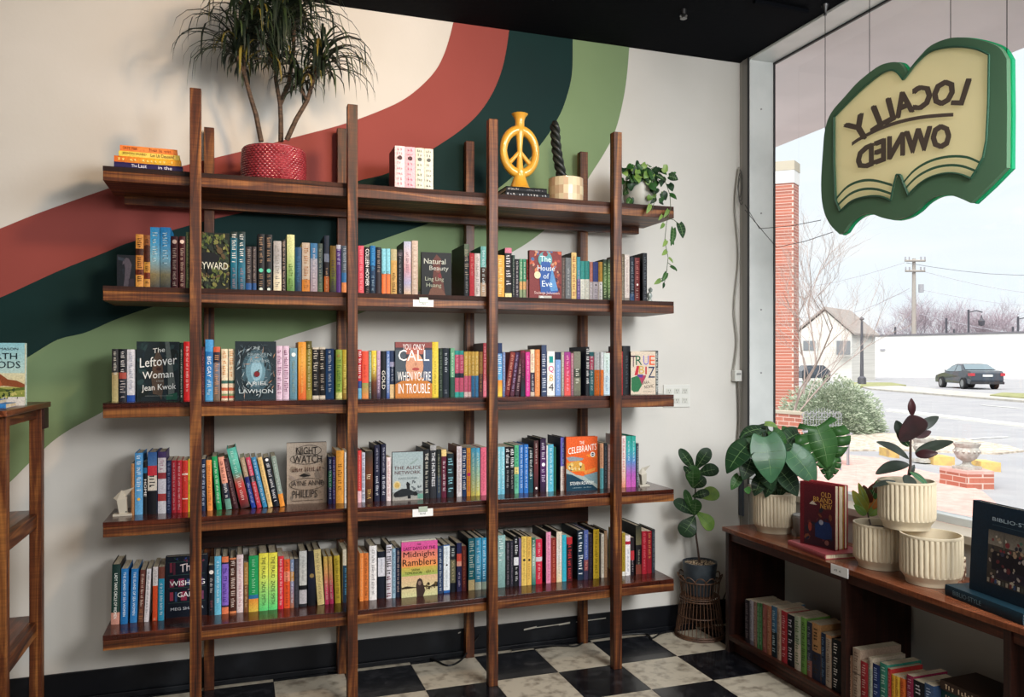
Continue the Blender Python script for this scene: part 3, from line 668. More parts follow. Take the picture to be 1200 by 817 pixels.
BOTTOM = """129.6 139.8 661.6 1.6|1a3430~1e3a34@.8/c89080|LADY TAN'S CIRCLE OF WOMEN;eef0ea;.15;.9;.36|tall dark green spine leftmost in its row|h=1 b=2a2420
141 149.3 666.7 1|2c78b8~2470b0|THE ISLAND OF SEA WOMEN;e0ecf4;.06;.86;.36|cobalt blue spine with white capitals
152 160.4 666.7 1.8|2c78b8~3480c0|THE ISLAND OF SEA WOMEN;e0ecf4;.06;.86;.36|cobalt blue spine with white capitals
161.6 167.7 668 2.8|6c3c34~5c2c28~6a4838|~;e8d0c0;.08;.7;.5&~;b07850;.75;.95;.8|brown floral spine
168.6 174 666.7 3.2|e6e2e6|~;4a4a58;.06;.85;.4|white spine leaning slightly right
178.3 184.3 664.5 .8|ece4e4@.35/e0542c|~;b0a8a8;.05;.3&~;f4d0b8;.94;.99|spine white above flame red
185 192.2 664.5 .6|7a4438@.22/2c9cc0~3aa4c8|~;e8f4f8;.3;.9;.45|teal spine with brown top
244.6 251 662.4|1a2028|o;e8dcd4;.14;.14;.85&~;d8d0d0;.26;.58;.5&~;8a5058;.7;.9;.5|black spine with white oval
251.5 259.4 652|68b8d8~5cb0d4~70c0dc|~;dff0f6;.08;.8;.4|light blue hardback|h=1 b=16181c
260 268 652.5|e87c50@.1/2a2848@.03/8868c8@.72/2a2848@.03/e88058|~;4c3090;.2;.8;.6|purple hardback with orange ends|h=1 b=14161a
269.2 277 653.9|e08858@.03/4a2820@.93/e08858|~;f0dcd0;.05;.93;.6|brown hardback with cream lettering|h=1 b=120f0f
277.6 285.2 650.2|ecd4d4~f0dcdc|~;c07c88;.07;.9;.4|pale pink hardback|h=1 b=17171a
285.8 291 659.4|a87c40@.45/7a5030|~;e0c090;.1;.9;.5|mustard brown spine set between pink and green
291.6 302.8 651.4|1f9c58@.7/2c70a0@.07/e8903c~e8c850|~;a0dcb0;.06;.7;.35|wide green hardback with orange corner|h=1 b=141a18
303.6 314.5 648.4|f0e04c~e4e85c~a0e078~60dc80|THE FRAUD;1c2418;.07;.44;.42&ZADIE SMITH;2a3c24;.49;.9;.42|yellow to green hardback with black capitals|h=1 b=1a1a18
314.8 325.3 647.7|f0e04c~e4e85c~a0e078~60dc80|THE FRAUD;1c2418;.07;.44;.42&ZADIE SMITH;2a3c24;.49;.9;.42|yellow to green hardback with black capitals|h=1 b=1a1a18
326 332.6 652|dc3440~d82c3c|~;f8d0d0;.05;.95;.45|bright red spine
333 340 655.6|e86030@.25/f09070@.2/e85828|~;8c2814;.05;.95;.45|orange red spine
340.3 344.6 655.8|8090b0@.25/c89048@.2/8a90b4~b07050|~;dce0e8|thin grey blue spine with ochre middle
344.9 350 655|34343c|~;50505a|plain charcoal spine
350.8 359.7 645.8|c8c8c4@.62/141418@.08/c0bcc0@.25/2a2a30|~;8c8c88;.1;.55;.25|tall silver white hardback with black band|h=1 b=101014
361 370 646|12141c~181c30~101218|o;8a7448;.45;.45;.6|tall black hardback with dim gold glow|h=1
372.4 380.6 644 -4.8|e8d490~ecd898|~;a8946c;.06;.9;.4|tall cream yellow leaning hardback|h=1 b=1c1c18
381.3 385.8 652.5 -2.2|ecc860~f0b070~e85070~d83c70|~;f8e0d0;.5;.9|thin leaning spine yellow above pink
386.6 391.2 652.3 -2|ecc860~f0b070~e85070~d83c70|~;f8e0d0;.5;.9|thin leaning spine yellow above pink
393 399.6 651.3 -1.6|dcc040~c8ac38|~;7a6420;.06;.9;.5|golden yellow spine
401.8 409.4 644|dcd0b8@.3/24445c~1c3044|~;60a8cc;.35;.85;.4|spine cream above slate blue|h=1
421.7 426.3 648.4|f09048|~;f8c090;.1;.9;.3|thin orange spine beside second front post
426.6 432 648.4|d87838|~;6c3818;.1;.95;.5|burnt orange spine with brown letters
432.9 441.7 639.8|f0ecea|~;6a6468;.06;.9;.35|wide white hardback|h=1 b=8a8684
443 451.8 646.5|141c2a@.13/dcdce4@.4/141c2a|~;8a8c98;.16;.45;.2|navy book with large white label|f=-.01
452.8 459.3 638.7|d8d4dc|~;3a3238;.03;.55;.85&~;7a3c4c;.58;.98;.85|white spine crowded with dark and maroon letters|h=1 b=141418
459.7 463.7 643|98b8cc|~;405868|thin powder blue spine
464 469.8 642|222a40|~;c0a8a0;.06;.9;.45|navy spine left of the pink facing cover
513 519.4 639.8|2a3c5c|~;c8d0dc;.06;.95;.4|dusty navy spine right of the facing cover|h=1 b=141820
520 527.4 638.7|2c64a8@.02/eaf0f4@.93/2464b0|~;8a9aa8;.05;.4;.25&o;20242c;.42;.42;.3&~;8a9aa8;.5;.9;.25|white spine edged bright blue|h=1 b=7c7a76
528 534 639.8|20242a@.3/6a6850@.5/141a24|~;c8d0cc;.05;.28;.6&~;c8b88c;.33;.75;.4|olive and black spine
535.5 541.2 636.5|282c54@.22/c84c3c@.16/e0a08c@.1/28284c|~;c8b8d0;.6;.9;.4|navy spine with red glow|b=1a1c2a
541.5 546.7 640|6a2c24~4c1c20|~;b06848;.1;.9;.4|rust brown spine
549.2 556.6 631|2c7c8c~24707c@.8/d8c490|~;e0e8dc;.05;.75;.7|tall dark teal hardback|h=1 b=0f1c24 d=.19
557 564.3 630.4|3c9cc4~58acd0~2c7898@.85/a8b0a0|~;d0e8f0;.05;.8;.55|tall azure hardback|h=1 b=10202a d=.19
564.7 570.3 630.4|3c9cc4~4ca0c4~24607c@.85/808c7c|~;d0e8f0;.05;.8;.55|tall azure hardback|h=1 b=10202a d=.19
582.3 592.5 627.6|98bcb8~90b4b0~789c98|~;d8e8e4;.05;.5;.5|wide sea green grey spine against third front post|h=1
593.2 597.7 633.6|1f2026|~;9a8c98;.05;.95;.45|thin black spine
598 602 633.6|2c2c38|~;9a8c98;.05;.95;.3|thin charcoal spine
602.4 608 628.7|17181e@.42/e0e0e4@.16/17181e|~;f0f0f0;.05;.4;.6&~;e0e0e0;.62;.9;.5|black spine with white square|h=1 b=0e1218
608.4 610.8 631|7a6890||very thin lilac spine
611.4 617.4 628.7|e8c460~ecc868|o;2a241c;.48;.48;.5&~;9a7838;.06;.42;.35&~;9a7838;.55;.9;.35|honey yellow hardback with black spot|h=1 b=22201c
617.7 623 629|e8b858~ecc060|o;2a241c;.48;.48;.5&~;9a7838;.06;.42;.35&~;9a7838;.55;.9;.35|honey yellow hardback with black spot|h=1 b=22201c
623.5 628 630.3|2c6c58~a8c0b0~2c7468|~;f0f4ec;.05;.6;.6|green spine with white script
628.3 635.6 632|d02c48@.4/d8c8d0@.1/cc2840|~;f4c0c8;.08;.38;.35&~;f0b8c0;.55;.9;.35|red spine with pale centre
640.3 645.8 623.7|f0a0bc~e890b0|~;c05888;.05;.95;.4|tall pink hardback|h=1 b=1c1418 d=.19
646.2 652 630.3|8a2c24~a03c2c|~;d08068;.05;.9;.4|brick red spine behind cream hardback
652.5 658.7 623.2|ecdcc4~e4e0dc~ecd4a8|~;9ca890;.06;.85;.35|tall cream hardback|h=1 b=2a2420 d=.19
659.1 664 627|38b4cc|~;60c8dc;.1;.9;.2|plain turquoise spine
664.5 671 629.7|c02c34@.16/1c1a20~501a20|~;d83c40;.16;.95;.6|black spine with red lettering|b=241418
677.1 684.2 621.5|1c2838@.1/1a3448~1c2c44|~;e8ecf0;.04;.9;.75|tall dark navy hardback with white letters|h=1 b=101620 d=.2
684.7 689.7 621.5|5868a8@.6/8a4850@.22/3c3450|~;b8c0dc;.08;.55;.4&~;e0a088;.62;.8|spine slate blue above rust|h=1
690 695.2 626|2a2430|~;50485a|plain dark plum spine
695.6 702.4 620.4|e8c030~eccc3c|~;8c6c14;.05;.9;.4|tall golden yellow hardback|h=1 b=201c16 d=.18
704.6 708 626|dcd4c4|~;a8a090|thin cream spine
708.2 711.8 622|8a6c50|~;a88c6c|thin tan spine|b=382c20
729.4 732.9 624.5|b0942c@.9/e8e4d8|~;6c5818;.05;.9;.6|thin olive yellow spine
733.2 739 627.5|f0e0e4@.15/b0243c@.08/f2eef0|~;8890a8;.35;.9;.3|white spine with red band
739.4 743.6 630|2a2226@.35/b8343c@.25/1c1820|~;d8c8c8;.6;.9;.4|thin black and red spine
745.4 752 616|2a2c24~6c6448@.4/1a181c@.4/7a3c30|~;a8a08c;.5;.8;.3|tall black hardback with olive glow|h=1 b=0d161c d=.2
752.7 758.2 622.6|a01c2c|~;d06870;.05;.9;.5|dark crimson spine
758.5 764 622.6|8c1826|~;c89050;.05;.65;.5|dark crimson spine with gold letters
764.4 768 620.8|2c3038|~;6c7078|thin black spine last in its row|h=1"""
rnd = random.Random(11)
BOOKS = []
for row, blk in ((1, SECOND), (2, MIDDLE), (3, FOURTH), (4, BOTTOM)):  # the charcoal book in BOTTOM paints the dark of an open gap
    for line in blk.split('\n'):
        px = float(line.split()[0]); e = standing(row, line, rnd); BOOKS.append((e, row, bay_of(px), line.split('|')[3].strip(), px))
from collections import defaultdict
dup = defaultdict(list)
for b in BOOKS: dup[(b[1], b[2], b[3])].append(b)
for (row, bay, look), L_ in dup.items():
    for i, b in enumerate(L_):
        s = look
        if len(L_) == 2: s += (', left of the pair', ', right of the pair')[i]
        b[0]['label'] = s+', '+ROWN[row]+' '+BAYS[bay]

# ------------------------------------------------------------------ books shown cover to the front
def facing(row, x0, x1, yt, look, art, thick=.026, side='1a1a20', lean=.0, ysf=None, turn=0.0, grp='books shown cover to the front', z=None, yb=None):
    z = SZ[row] if z is None else z; ys = (SHELFYS-.01) if ysf is None else ysf
    A, B = aty(x0, HOR, ys), aty(x1, HOR, ys); w = B.x-A.x; h = aty((x0+x1)/2, yt, ys).z-z
    e = thing('book', look, 'book', (A.x+w/2, ys, z), grp)
    # the spine is at the left edge, cover facing the room: local x = thickness, y = width, z = height
    M = Matrix.Translation((A.x, ys+thick, z)) @ Matrix.Rotation(turn, 4, 'Z') @ Matrix.Rotation(math.radians(-90), 4, 'Z')
    M = Matrix.Translation((0, 0, 0)) @ M
    # rotated -90: local x -> -y, local y -> +x  => spine plane at x=A.x, board x=thick faces the room
    bookmesh(e, M, thick, w, h, [(0, hexc(side), 1, hexc(side))], True)
    mb = MB(); tm = MB(); lay = [0]
    def P(u, v, k=0): return M @ Vector((thick+.0004+.0003*k, u*w, v*h))
    class A_: pass
    a = A_(); a.w, a.h = w, h
    def poly(pts, c, k=None):
        lay[0] += .15; kk = lay[0] if k is None else k; mb.face([P(u, v, kk) for u, v in pts], hexc(c) if isinstance(c, str) else c)
    def rect(u0, v0, u1, v1, c, c2=None):
        lay[0] += .15; kk = lay[0]
        mb.face([P(u0, v0, kk), P(u1, v0, kk), P(u1, v1, kk), P(u0, v1, kk)], [hexc(c), hexc(c), hexc(c2 or c), hexc(c2 or c)])
    def ell(u, v, ru, rv, c, n=20): poly([(u+ru*math.cos(2*math.pi*i/n), v+rv*math.sin(2*math.pi*i/n)) for i in range(n)], c)
    def text(t, u0, v0, u1, v1, c, slant=0):
        lay[0] += .15; o = P(u0, v0, lay[0]+.4); ux = P(u1, v0+slant, lay[0]+.4)-o; uy = P(u0, v1, lay[0]+.4)-o; put_text(tm, t, o, ux, uy, hexc(c))
    def scrib(u0, v0, u1, v1, c, n=12):
        lay[0] += .15; o = P(u0, v0, lay[0]+.4); strokes(tm, o, P(u1, v0, lay[0]+.4)-o, P(u0, v1, lay[0]+.4)-o, hexc(c), rnd, n)
    a.poly, a.rect, a.ell, a.text, a.scrib = poly, rect, ell, text, scrib
    art(a)
    mb.build('cover_picture', PRINT, e)
    if tm.v: tm.build('title_lettering', FLAT, e)
    return e
def blobs(a, n, u0, v0, u1, v1, cols, s0, s1, seed=1):
    r = random.Random(seed)
    for _ in range(n):
        u, v = r.uniform(u0, u1), r.uniform(v0, v1); ru = r.uniform(s0, s1); rv = ru*r.uniform(.5, 1.2)*a.w/a.h; t = r.uniform(0, 3.1)
        u = min(max(u, ru), 1-ru); v = min(max(v, rv), 1-rv)
        a.poly([(u+ru*math.cos(k)*math.cos(t)-rv*.6*math.sin(k)*math.sin(t), min(max(v+ru*.6*math.cos(k)*math.sin(t)+rv*math.sin(k)*math.cos(t), .002), .998)) for k in [i*math.pi/3 for i in range(6)]], r.choice(cols))
def art_wey(a):
    a.rect(0, 0, 1, 1, '1a2018'); blobs(a, 220, .02, .02, .98, .98, ['4a5a2c', '6a7434', '38482c', '7c7c44', '2c3a28', '5a4a30', '8a8a50', '202a22', '566432'], .03, .09, 3)
    a.ell(.45, .55, .30, .11, '0c0f14'); a.poly([(.2,.52),(.42,.62),(.74,.55),(.66,.47),(.3,.44)], '0c0f14'); a.poly([(.5,.5),(.58,.28),(.5,.3),(.46,.26),(.42,.46)], '0c0f14')
    a.text('WEYWARD', .04, .37, .96, .49, 'd8d8c8'); a.scrib(.3, .16, .75, .20, '8a9468')
def art_natural(a):
    a.rect(0, 0, 1, 1, '0d1418'); a.poly([(.42,0),(.36,.35),(.4,.6),(.35,.8),(.5,.96),(.66,.85),(.62,.6),(.72,.35),(.78,.1),(.8,0)], '5c3028'); a.poly([(.2,0),(.3,.18),(.5,.3),(.72,.15),(.85,0)], '6a4434')
    a.ell(.55, .62, .09, .07, '7c4a40'); a.ell(.6, .48, .05, .05, '7a2028')
    a.text('Natural', .08, .74, .80, .86, 'c8ccc0'); a.text('Beauty', .26, .57, .9, .70, 'b8bcb4'); a.text('Ling Ling', .12, .34, .74, .45, 'a8b09c'); a.text('Huang', .16, .2, .66, .31, 'a0a894')
def art_eve(a):
    a.rect(0, 0, 1, 1, '7c3030'); blobs(a, 46, .02, .5, .98, .98, ['c85c3c', 'd88458', '984038', 'c09880', '4a6c9c', 'b04840', '68392c'], .04, .09, 5)
    blobs(a, 24, .55, .2, .98, .6, ['5c2028', '8a3c2c', 'b06040', '3c2840'], .04, .08, 6)
    a.ell(.48, .82, .22, .16, '5ca0a8'); a.ell(.48, .93, .08, .05, '7c2c34')
    a.poly([(.34,.15),(.3,.5),(.36,.78),(.62,.78),(.72,.5),(.9,.18),(.7,.12)], '2c58a0'); a.poly([(.6,.3),(.7,.66),(.8,.4),(.88,.2),(.66,.18)], '5c94cc')
    a.ell(.24, .5, .1, .075, 'ecdcb4')
    a.text('The', .32, .77, .66, .89, 'dce8ec'); a.text('House', .24, .59, .78, .70, 'dce8ec'); a.text('of', .42, .43, .6, .54, 'dce8ec'); a.text('Eve', .38, .27, .7, .39, 'dce8ec'); a.text('Sadeqa Johnson', .14, .10, .92, .17, 'ecc8c4')
    a.rect(.28, .003, .68, .085, 'c0bcb4'); a.ell(.38, .045, .06, .03, 'e8e8e4')
def art_leftover(a):
    a.rect(0, 0, 1, 1, '18262c'); blobs(a, 60, .0, .0, 1, 1, ['1c3034', '223a3c', '14201f', '2a4244', '1a2a34'], .06, .14, 9)
    a.poly([(.38,.12),(.34,.42),(.4,.72),(.5,.86),(.6,.72),(.64,.3),(.58,.02),(.52,.1)], '54463c'); a.ell(.5, .55, .11, .1, '5c4436'); a.ell(.52, .54, .06, .03, '3c2420')
    a.poly([(.66,1),(.76,1),(.9,.3),(.88,.12),(.74,.1),(.72,.6)], '5c6664'); a.poly([(.7,.1),(.95,.14),(.95,.02),(.7,.02)], '1f5a48')
    a.text('The', .38, .80, .66, .88, 'e4e8e6', .03); a.text('Leftover', .08, .56, .94, .72, 'eef0ee', .06); a.text('Woman', .14, .37, .86, .49, 'eef0ee', .03); a.text('a novel', .46, .325, .62, .355, 'a8aca8'); a.text('Jean Kwok', .12, .14, .92, .27, 'eef0ee', .03)
    a.rect(.2, .085, .85, .09, '8a9290')
def art_frozen(a):
    a.rect(0, 0, 1, 1, '22343c', '1a2830'); a.ell(.52, .5, .36, .36, '3c5864'); a.ell(.5, .5, .24, .28, '6c94a4'); a.ell(.52, .5, .14, .18, '94bccc')
    r = random.Random(4)
    for _ in range(150):
        t = r.uniform(0, 6.28); d = r.uniform(.26, .62); u, v = .5+d*math.cos(t)*.85, .5+d*math.sin(t)*.85
        if not (.04 < u < .96 and .04 < v < .96): continue
        L = r.uniform(.04, .1); b = r.uniform(0, 6.28); w_ = .008; c = r.choice(['a8b8c0', 'c8d0d4', '5c7480', '141f24', '141f24', '7c94a0', 'b09484'] if u < .7 else ['3c5058', '182428', 'b08468', '141f24', '7c8c94'])
        du, dv = math.cos(b)*L, math.sin(b)*L
        pts = [(u-du-dv*.15, v-dv+du*.15), (u+w_, v-w_), (u+du, v+dv), (u-w_, v+w_)]
        a.poly([(min(max(p, .003), .997), min(max(q, .003), .997)) for p, q in pts], c)
    a.ell(.53, .44, .07, .05, '7c2028'); a.poly([(.53,.48),(.6,.53),(.56,.46)], '2c3c2c')
    a.text('THE', .44, .86, .6, .91, 'a8b8bc'); a.text('FROZEN', .3, .745, .88, .80, '8ca0a8'); a.text('RIVER', .36, .635, .84, .685, '8ca0a8'); a.text('ARIEL', .26, .25, .8, .31, 'c0ccd0'); a.text('LAWHON', .1, .11, .92, .18, 'c8d4d8')
def art_trouble(a):
    a.rect(0, 0, 1, 1, '3a3a44'); a.rect(0, .9, 1, 1, '8a4a48'); a.poly([(0,0),(1,0),(1,.24),(.72,.36),(.3,.34),(0,.24)], 'c87c34'); a.rect(0, .3, .28, .86, '4a5660')
    a.rect(.76, .3, 1, .86, '4a5a78'); a.ell(.52, .57, .24, .24, 'd8a080'); a.poly([(.3,.78),(.74,.78),(.8,.9),(.25,.9)], 'b86858'); a.ell(.55, .51, .1, .03, 'b04c48'); a.ell(.55, .60, .035, .03, 'c08468')
    a.text('YOU', .2, .86, .42, .965, 'f0ecec'); a.text('ONLY', .48, .86, .8, .965, 'f0ecec'); a.text('CALL', .08, .66, .92, .86, 'f4f2f0'); a.text("WHEN YOU'RE", .06, .30, .96, .47, 'f4f2f0'); a.text('IN TROUBLE', .08, .07, .94, .25, 'f4f2f0')
def art_true(a):
    a.rect(0, 0, 1, 1, 'd8c8b4'); a.poly([(.02,.1),(.02,.38),(.3,.44),(.62,.42),(.42,.18),(.3,.06),(.12,.05)], '2c7048'); a.poly([(.14,.44),(.24,.66),(.34,.66),(.28,.44)], 'c02c38'); a.poly([(.3,.44),(.62,.44),(.45,.22)], 'a83c58'); a.poly([(.25,.46),(.5,.46),(.46,.38),(.28,.40)], '5c3c88')
    for t, u0, u1, c in (('T', .0, .2, '3c1c34'), ('R', .2, .45, '1f5c40'), ('U', .5, .72, '7468b8'), ('E', .75, .97, 'd8502c')): a.text(t, u0, .68 if t != 'T' else .64, u1, .9, c)
    for t, u0, u1, v0, v1, c in (('B', .33, .54, .48, .66, 'c0a03c'), ('I', .58, .64, .46, .64, 'b83434'), ('Z', .70, .97, .38, .64, '1f3458')): a.text(t, u0, v0, u1, v1, c)
    a.text('SARA', .46, .22, .74, .29, '2a2a2c', .03); a.text('NOVIC', .54, .12, .92, .2, '2a2a2c', .03); a.scrib(.5, .045, .92, .07, '5c544c')
def art_night(a):
    a.rect(0, 0, 1, 1, '9a8878', 'b8a898'); blobs(a, 30, .05, .05, .95, .6, ['8c7c6c', '94847a', '80746a', 'a09080'], .05, .12, 2)
    def ring(u, v, ru, rv):
        n = 28
        for i in range(n):
            t0, t1 = 2*math.pi*i/n, 2*math.pi*(i+1)/n
            a.poly([(u+ru*math.cos(t0), v+rv*math.sin(t0)), (u+ru*math.cos(t1), v+rv*math.sin(t1)), (u+(ru-.012)*math.cos(t1), v+(rv-.008)*math.sin(t1)), (u+(ru-.012)*math.cos(t0), v+(rv-.008)*math.sin(t0))], '2c2420')
    ring(.55, .87, .32, .09); ring(.48, .735, .40, .09); ring(.5, .32, .44, .10)
    a.text('NIGHT', .24, .81, .76, .93, '201a18'); a.text('WATCH', .16, .67, .88, .79, '201a18'); a.scrib(.14, .53, .86, .60, '6a4c44', 14); a.poly([(.3,.46),(.42,.5),(.6,.455),(.45,.44)], '181412'); a.text('JAYNE ANNE', .1, .27, .9, .38, '2a2422'); a.text('PHILLIPS', .14, .10, .76, .22, '2a2422'); a.rect(.12, .05, .9, .056, '2a2422')
def art_alice(a):
    a.rect(0, 0, 1, 1, 'b8c0c0', '9cb0b4'); a.rect(0, 0, 1, .18, 'a8a49c', '8c9494'); blobs(a, 20, .6, .12, .95, .4, ['70787c', '84908f', '5c666a'], .03, .07, 8)
    a.poly([(.5,.03),(.46,.3),(.44,.33),(.5,.38),(.58,.33),(.56,.3),(.6,.03)], '15191c'); a.ell(.49, .36, .03, .02, '15191c'); a.poly([(.05,.1),(.1,.18),(.3,.24),(.5,.24),(.8,.14),(.95,.08),(.6,.1),(.3,.07),(.1,.07)], '20262a'); a.ell(.12, .12, .08, .05, '15191c'); a.ell(.74, .13, .07, .045, '15191c')
    a.ell(.15, .32, .12, .085, 'd8c898'); a.ell(.15, .32, .08, .055, 'c8a85c'); a.poly([(.55,.75),(.8,.86),(.84,.84),(.62,.74)], '8ca09c')
    a.text('THE ALICE', .05, .64, .93, .71, '5c3c40'); a.text('NETWORK', .08, .54, .92, .61, '5c3c40'); a.text('KATE QUINN', .2, .43, .8, .475, '6c7c80'); a.rect(.82, .02, 1, .12, '6ca090')
def art_celeb(a):
    a.rect(0, 0, 1, 1, 'e46a20', 'e86028'); a.poly([(0,.42),(.3,.3),(.6,.26),(1,.34),(1,0),(0,0)], 'a8b4b0'); a.poly([(0,.33),(.2,.3),(.5,.2),(.8,.12),(1,.02),(1,0),(0,0)], '123c50'); a.poly([(.55,.28),(1,.34),(1,.1),(.7,.2)], '7c98a0')
    a.poly([(0,.62),(.2,.64),(.55,.6),(.5,.56),(.1,.55)], '8c98a0'); a.poly([(.02,.52),(.4,.56),(.58,.48),(.6,.36),(.2,.36),(.02,.42)], 'd8a044'); blobs(a, 14, .06, .38, .5, .5, ['e8cc80', 'c07c38', 'e8dca8', '2c4c50'], .03, .06, 4); a.poly([(.62,.66),(.9,.68),(.98,.6),(.7,.62)], 'f08c30'); a.poly([(.55,.36),(.95,.42),(.9,.36),(.6,.3)], 'e89040')
    a.text('THE', .42, .86, .57, .92, 'f8ece0'); a.text('CELEBRANTS', .06, .68, .96, .80, 'fbf2e8', .07); a.ell(.84, .665, .075, .05, 'f0ece8'); a.ell(.84, .665, .045, .03, '1c2c34'); a.rect(.78, .66, .9, .67, 'f0ece8')
    a.text('STEVEN ROWLEY', .12, .11, .88, .17, 'f0f4f0'); a.scrib(.2, .05, .8, .07, 'a0b8c0')
def art_wish(a):
    a.rect(0, 0, 1, 1, '101826'); r = random.Random(3)
    for (u, v, w_, h_, c) in ((.1,.74,.06,.16,'7c2c3c'),(.18,.70,.05,.2,'5c2438'),(.62,.72,.12,.18,'c85c38'),(.76,.72,.1,.14,'8c2c4c'),(.1,.5,.1,.13,'8c3050'),(.3,.5,.14,.13,'9c3060'),(.5,.52,.2,.1,'3c4878'),(.76,.5,.12,.13,'5c3c70'),(.1,.28,.08,.14,'a03850'),(.22,.26,.05,.16,'345078'),(.36,.27,.14,.15,'8c2c48'),(.6,.27,.1,.16,'3c3c6c'),(.78,.27,.12,.14,'784060'),(.1,.1,.8,.07,'141c2c')): a.rect(u, v, u+w_, v+h_, c)
    for v in (.69, .48, .24, .9): a.rect(.06, v, .94, v+.008, '34504c')
    blobs(a, 14, .1, .9, .9, .97, ['2c5c3c', '6c3048', '30407c'], .02, .04, 3)
    a.text('The', .34, .73, .7, .86, 'ecd8d8', .04); a.text('WISHING', .1, .52, .93, .60, 'f4f4f4'); a.text('GAME', .28, .33, .78, .41, 'f4f4f4'); a.scrib(.52, .44, .66, .46, 'c8a0b0', 5); a.text('MEG SHAFFER', .12, .12, .9, .165, 'c8ccd4')
def art_midnight(a):
    a.rect(0, .84, 1, 1, 'e85098', 'e060a0'); a.rect(0, .52, 1, .84, 'f0a050', 'e87878'); a.rect(0, .36, 1, .54, '98b860', 'd0b050'); a.rect(0, 0, 1, .38, 'd8d8a0', 'e0b890')
    a.poly([(0,.18),(.15,.2),(.4,.17),(.55,.2),(.8,.17),(1,.24),(1,.15),(.5,.16),(0,.15)], '30281c'); a.poly([(.42,.0),(.4,.2),(.44,.3),(.5,.33),(.57,.3),(.62,.18),(.66,.1),(.6,.0)], '3c2c28'); a.ell(.5, .24, .045, .04, '8c7468')
    blobs(a, 16, .66, .12, .98, .22, ['3c3020', '5c4c2c'], .02, .05, 4)
    a.text('THE', .42, .93, .54, .965, '301828'); a.text('LAST DAYS OF THE', .06, .845, .94, .905, '40182c'); a.text('Midnight', .05, .69, .93, .82, '14100f'); a.text('Ramblers', .0+.03, .565, .96, .685, '14100f'); a.text('SARAH', .28, .47, .5, .51, '2c4c20'); a.text('TOMLINSON', .1, .41, .56, .455, '2c4c20'); a.scrib(.68, .42, .9, .47, '6c6c30', 6)
def art_dark(a):
    a.rect(0, 0, 1, 1, '12161e'); a.poly([(.35,.0),(.42,.3),(.45,.6),(.4,.75),(.3,.7),(.33,.82),(.5,.92),(.66,.9),(.82,.72),(.72,.4),(.6,.0)], '4c4650'); a.poly([(.05,.85),(.4,.82),(.42,.9),(.05,.95)], '2c3440'); blobs(a, 8, .05, .3, .4, .6, ['242832', '1c222c'], .04, .08, 2); a.rect(.65, .02, .95, .3, '2c2430')
facing(1, 137, 158.3, 299, 'small black book with pale grey curved figure on cover, second shelf far left end', art_dark, .02, '0d1016')
facing(1, 222, 269, 272.5, 'dark leafy green facing cover with black bird, second shelf behind first post', art_wey, .028, '20281e')
facing(1, 494, 529, 296, 'black facing cover with brown figure and pale title, second shelf middle bay', art_natural, .028, '1c3a30')
facing(1, 620.4, 658, 294, 'colourful facing cover with blue dress and brick red ground, second shelf right bay', art_eve, .03, '6a2a2c', ysf=3.43)
facing(2, 160, 210.2, 400.4, 'large dark teal facing cover with white brush script, middle shelf far left end', art_leftover, .028, '10181c')
facing(2, 275.4, 323.6, 400.1, 'icy blue facing cover with frost pattern and dark red rose, middle shelf left bay', art_frozen, .03, '16242c')
facing(2, 463.3, 506.4, 401, 'facing cover with a face between tall white capitals, middle shelf middle bay', art_trouble, .028, '4a5058')
facing(2, 739.2, 768.2, 411.8, 'cream facing cover with multicoloured letters and green shape, middle shelf far right end', art_true, .028, '2c2c2c')
facing(3, 336, 382.8, 518.8, 'tan facing cover with hand drawn dark capitals, fourth shelf left bay', art_night, .03, '4a4036', ysf=3.50)
facing(3, 459.8, 495.7, 529.8, 'pale grey facing cover with dark car and standing woman, fourth shelf middle bay', art_alice, .028, '3a2c30')
facing(3, 663.5, 700.2, 511.9, 'orange facing cover with teal hillside and white title, fourth shelf right bay', art_celeb, .028, 'a8481c', ysf=3.43)
facing(4, 194, 243.5, 651.3, 'black facing cover with rows of coloured books and white title, bottom shelf far left end', art_wish, .03, '0e1420', ysf=3.47)
facing(4, 470.5, 512.6, 634.3, 'pink orange and green facing cover with bold black title, bottom shelf middle bay', art_midnight, .03, 'd8d0c0')
# ================================================================== THINGS ON THE TOP SHELF
def lying(x0, x1, px0, px1, z, h, y, d, bands, txt, label, group, rot=0, hard=True, ttl=None, board=None):
    """book lying flat, spine to the room"""
    A = aty(px0, HOR, y); B = aty(px1, HOR, y); w = B.x-A.x
    e = thing('book', label, 'book', ((A.x+B.x)/2, y+d/2, z), group)
    # spine bands run left to right: local z -> world x, local x(thickness) -> world z
    M = Matrix.Translation((A.x, y, z)) @ Matrix.Rotation(rot, 4, 'Z') @ Matrix(((0, 0, 1, 0), (0, 1, 0, 0), (1, 0, 0, 0), (0, 0, 0, 1)))
    bookmesh(e, M, h, d, w, bands, hard, board, lying=True)
    if txt:
        tm = MB(); D = (Matrix.Rotation(rot, 3, 'Z') @ Vector((1, 0, 0)))
        for (t, a, b, c, lo, hi) in txt:
            o = Vector((A.x, y-.0012, z+h*lo))+D*w*a; ux = D*w*(b-a); uy = Vector((0, 0, h*(hi-lo)))
            (strokes(tm, o, ux, uy, hexc(c), rnd, 14) if t == '~' else put_text(tm, t, o, ux, uy, hexc(c)))
        tm.build('title_lettering', FLAT, e)
    return e, z+h
def B1(s): return parse_bands(s)
z = SZ[0]; G = 'books lying in a stack on the top shelf'
_, z = lying(0, 0, 133.5, 214, z, .0235, 3.345, .17, B1('2c2454'), [('The', .25, .33, 'f0ecf4', .3, .75), ('Last', .35, .47, 'f0ecf4', .25, .85), ('in the', .64, .84, 'f0ecf4', .25, .8)], 'purple book at the bottom of the stack on the top shelf left end', G, .02, False)
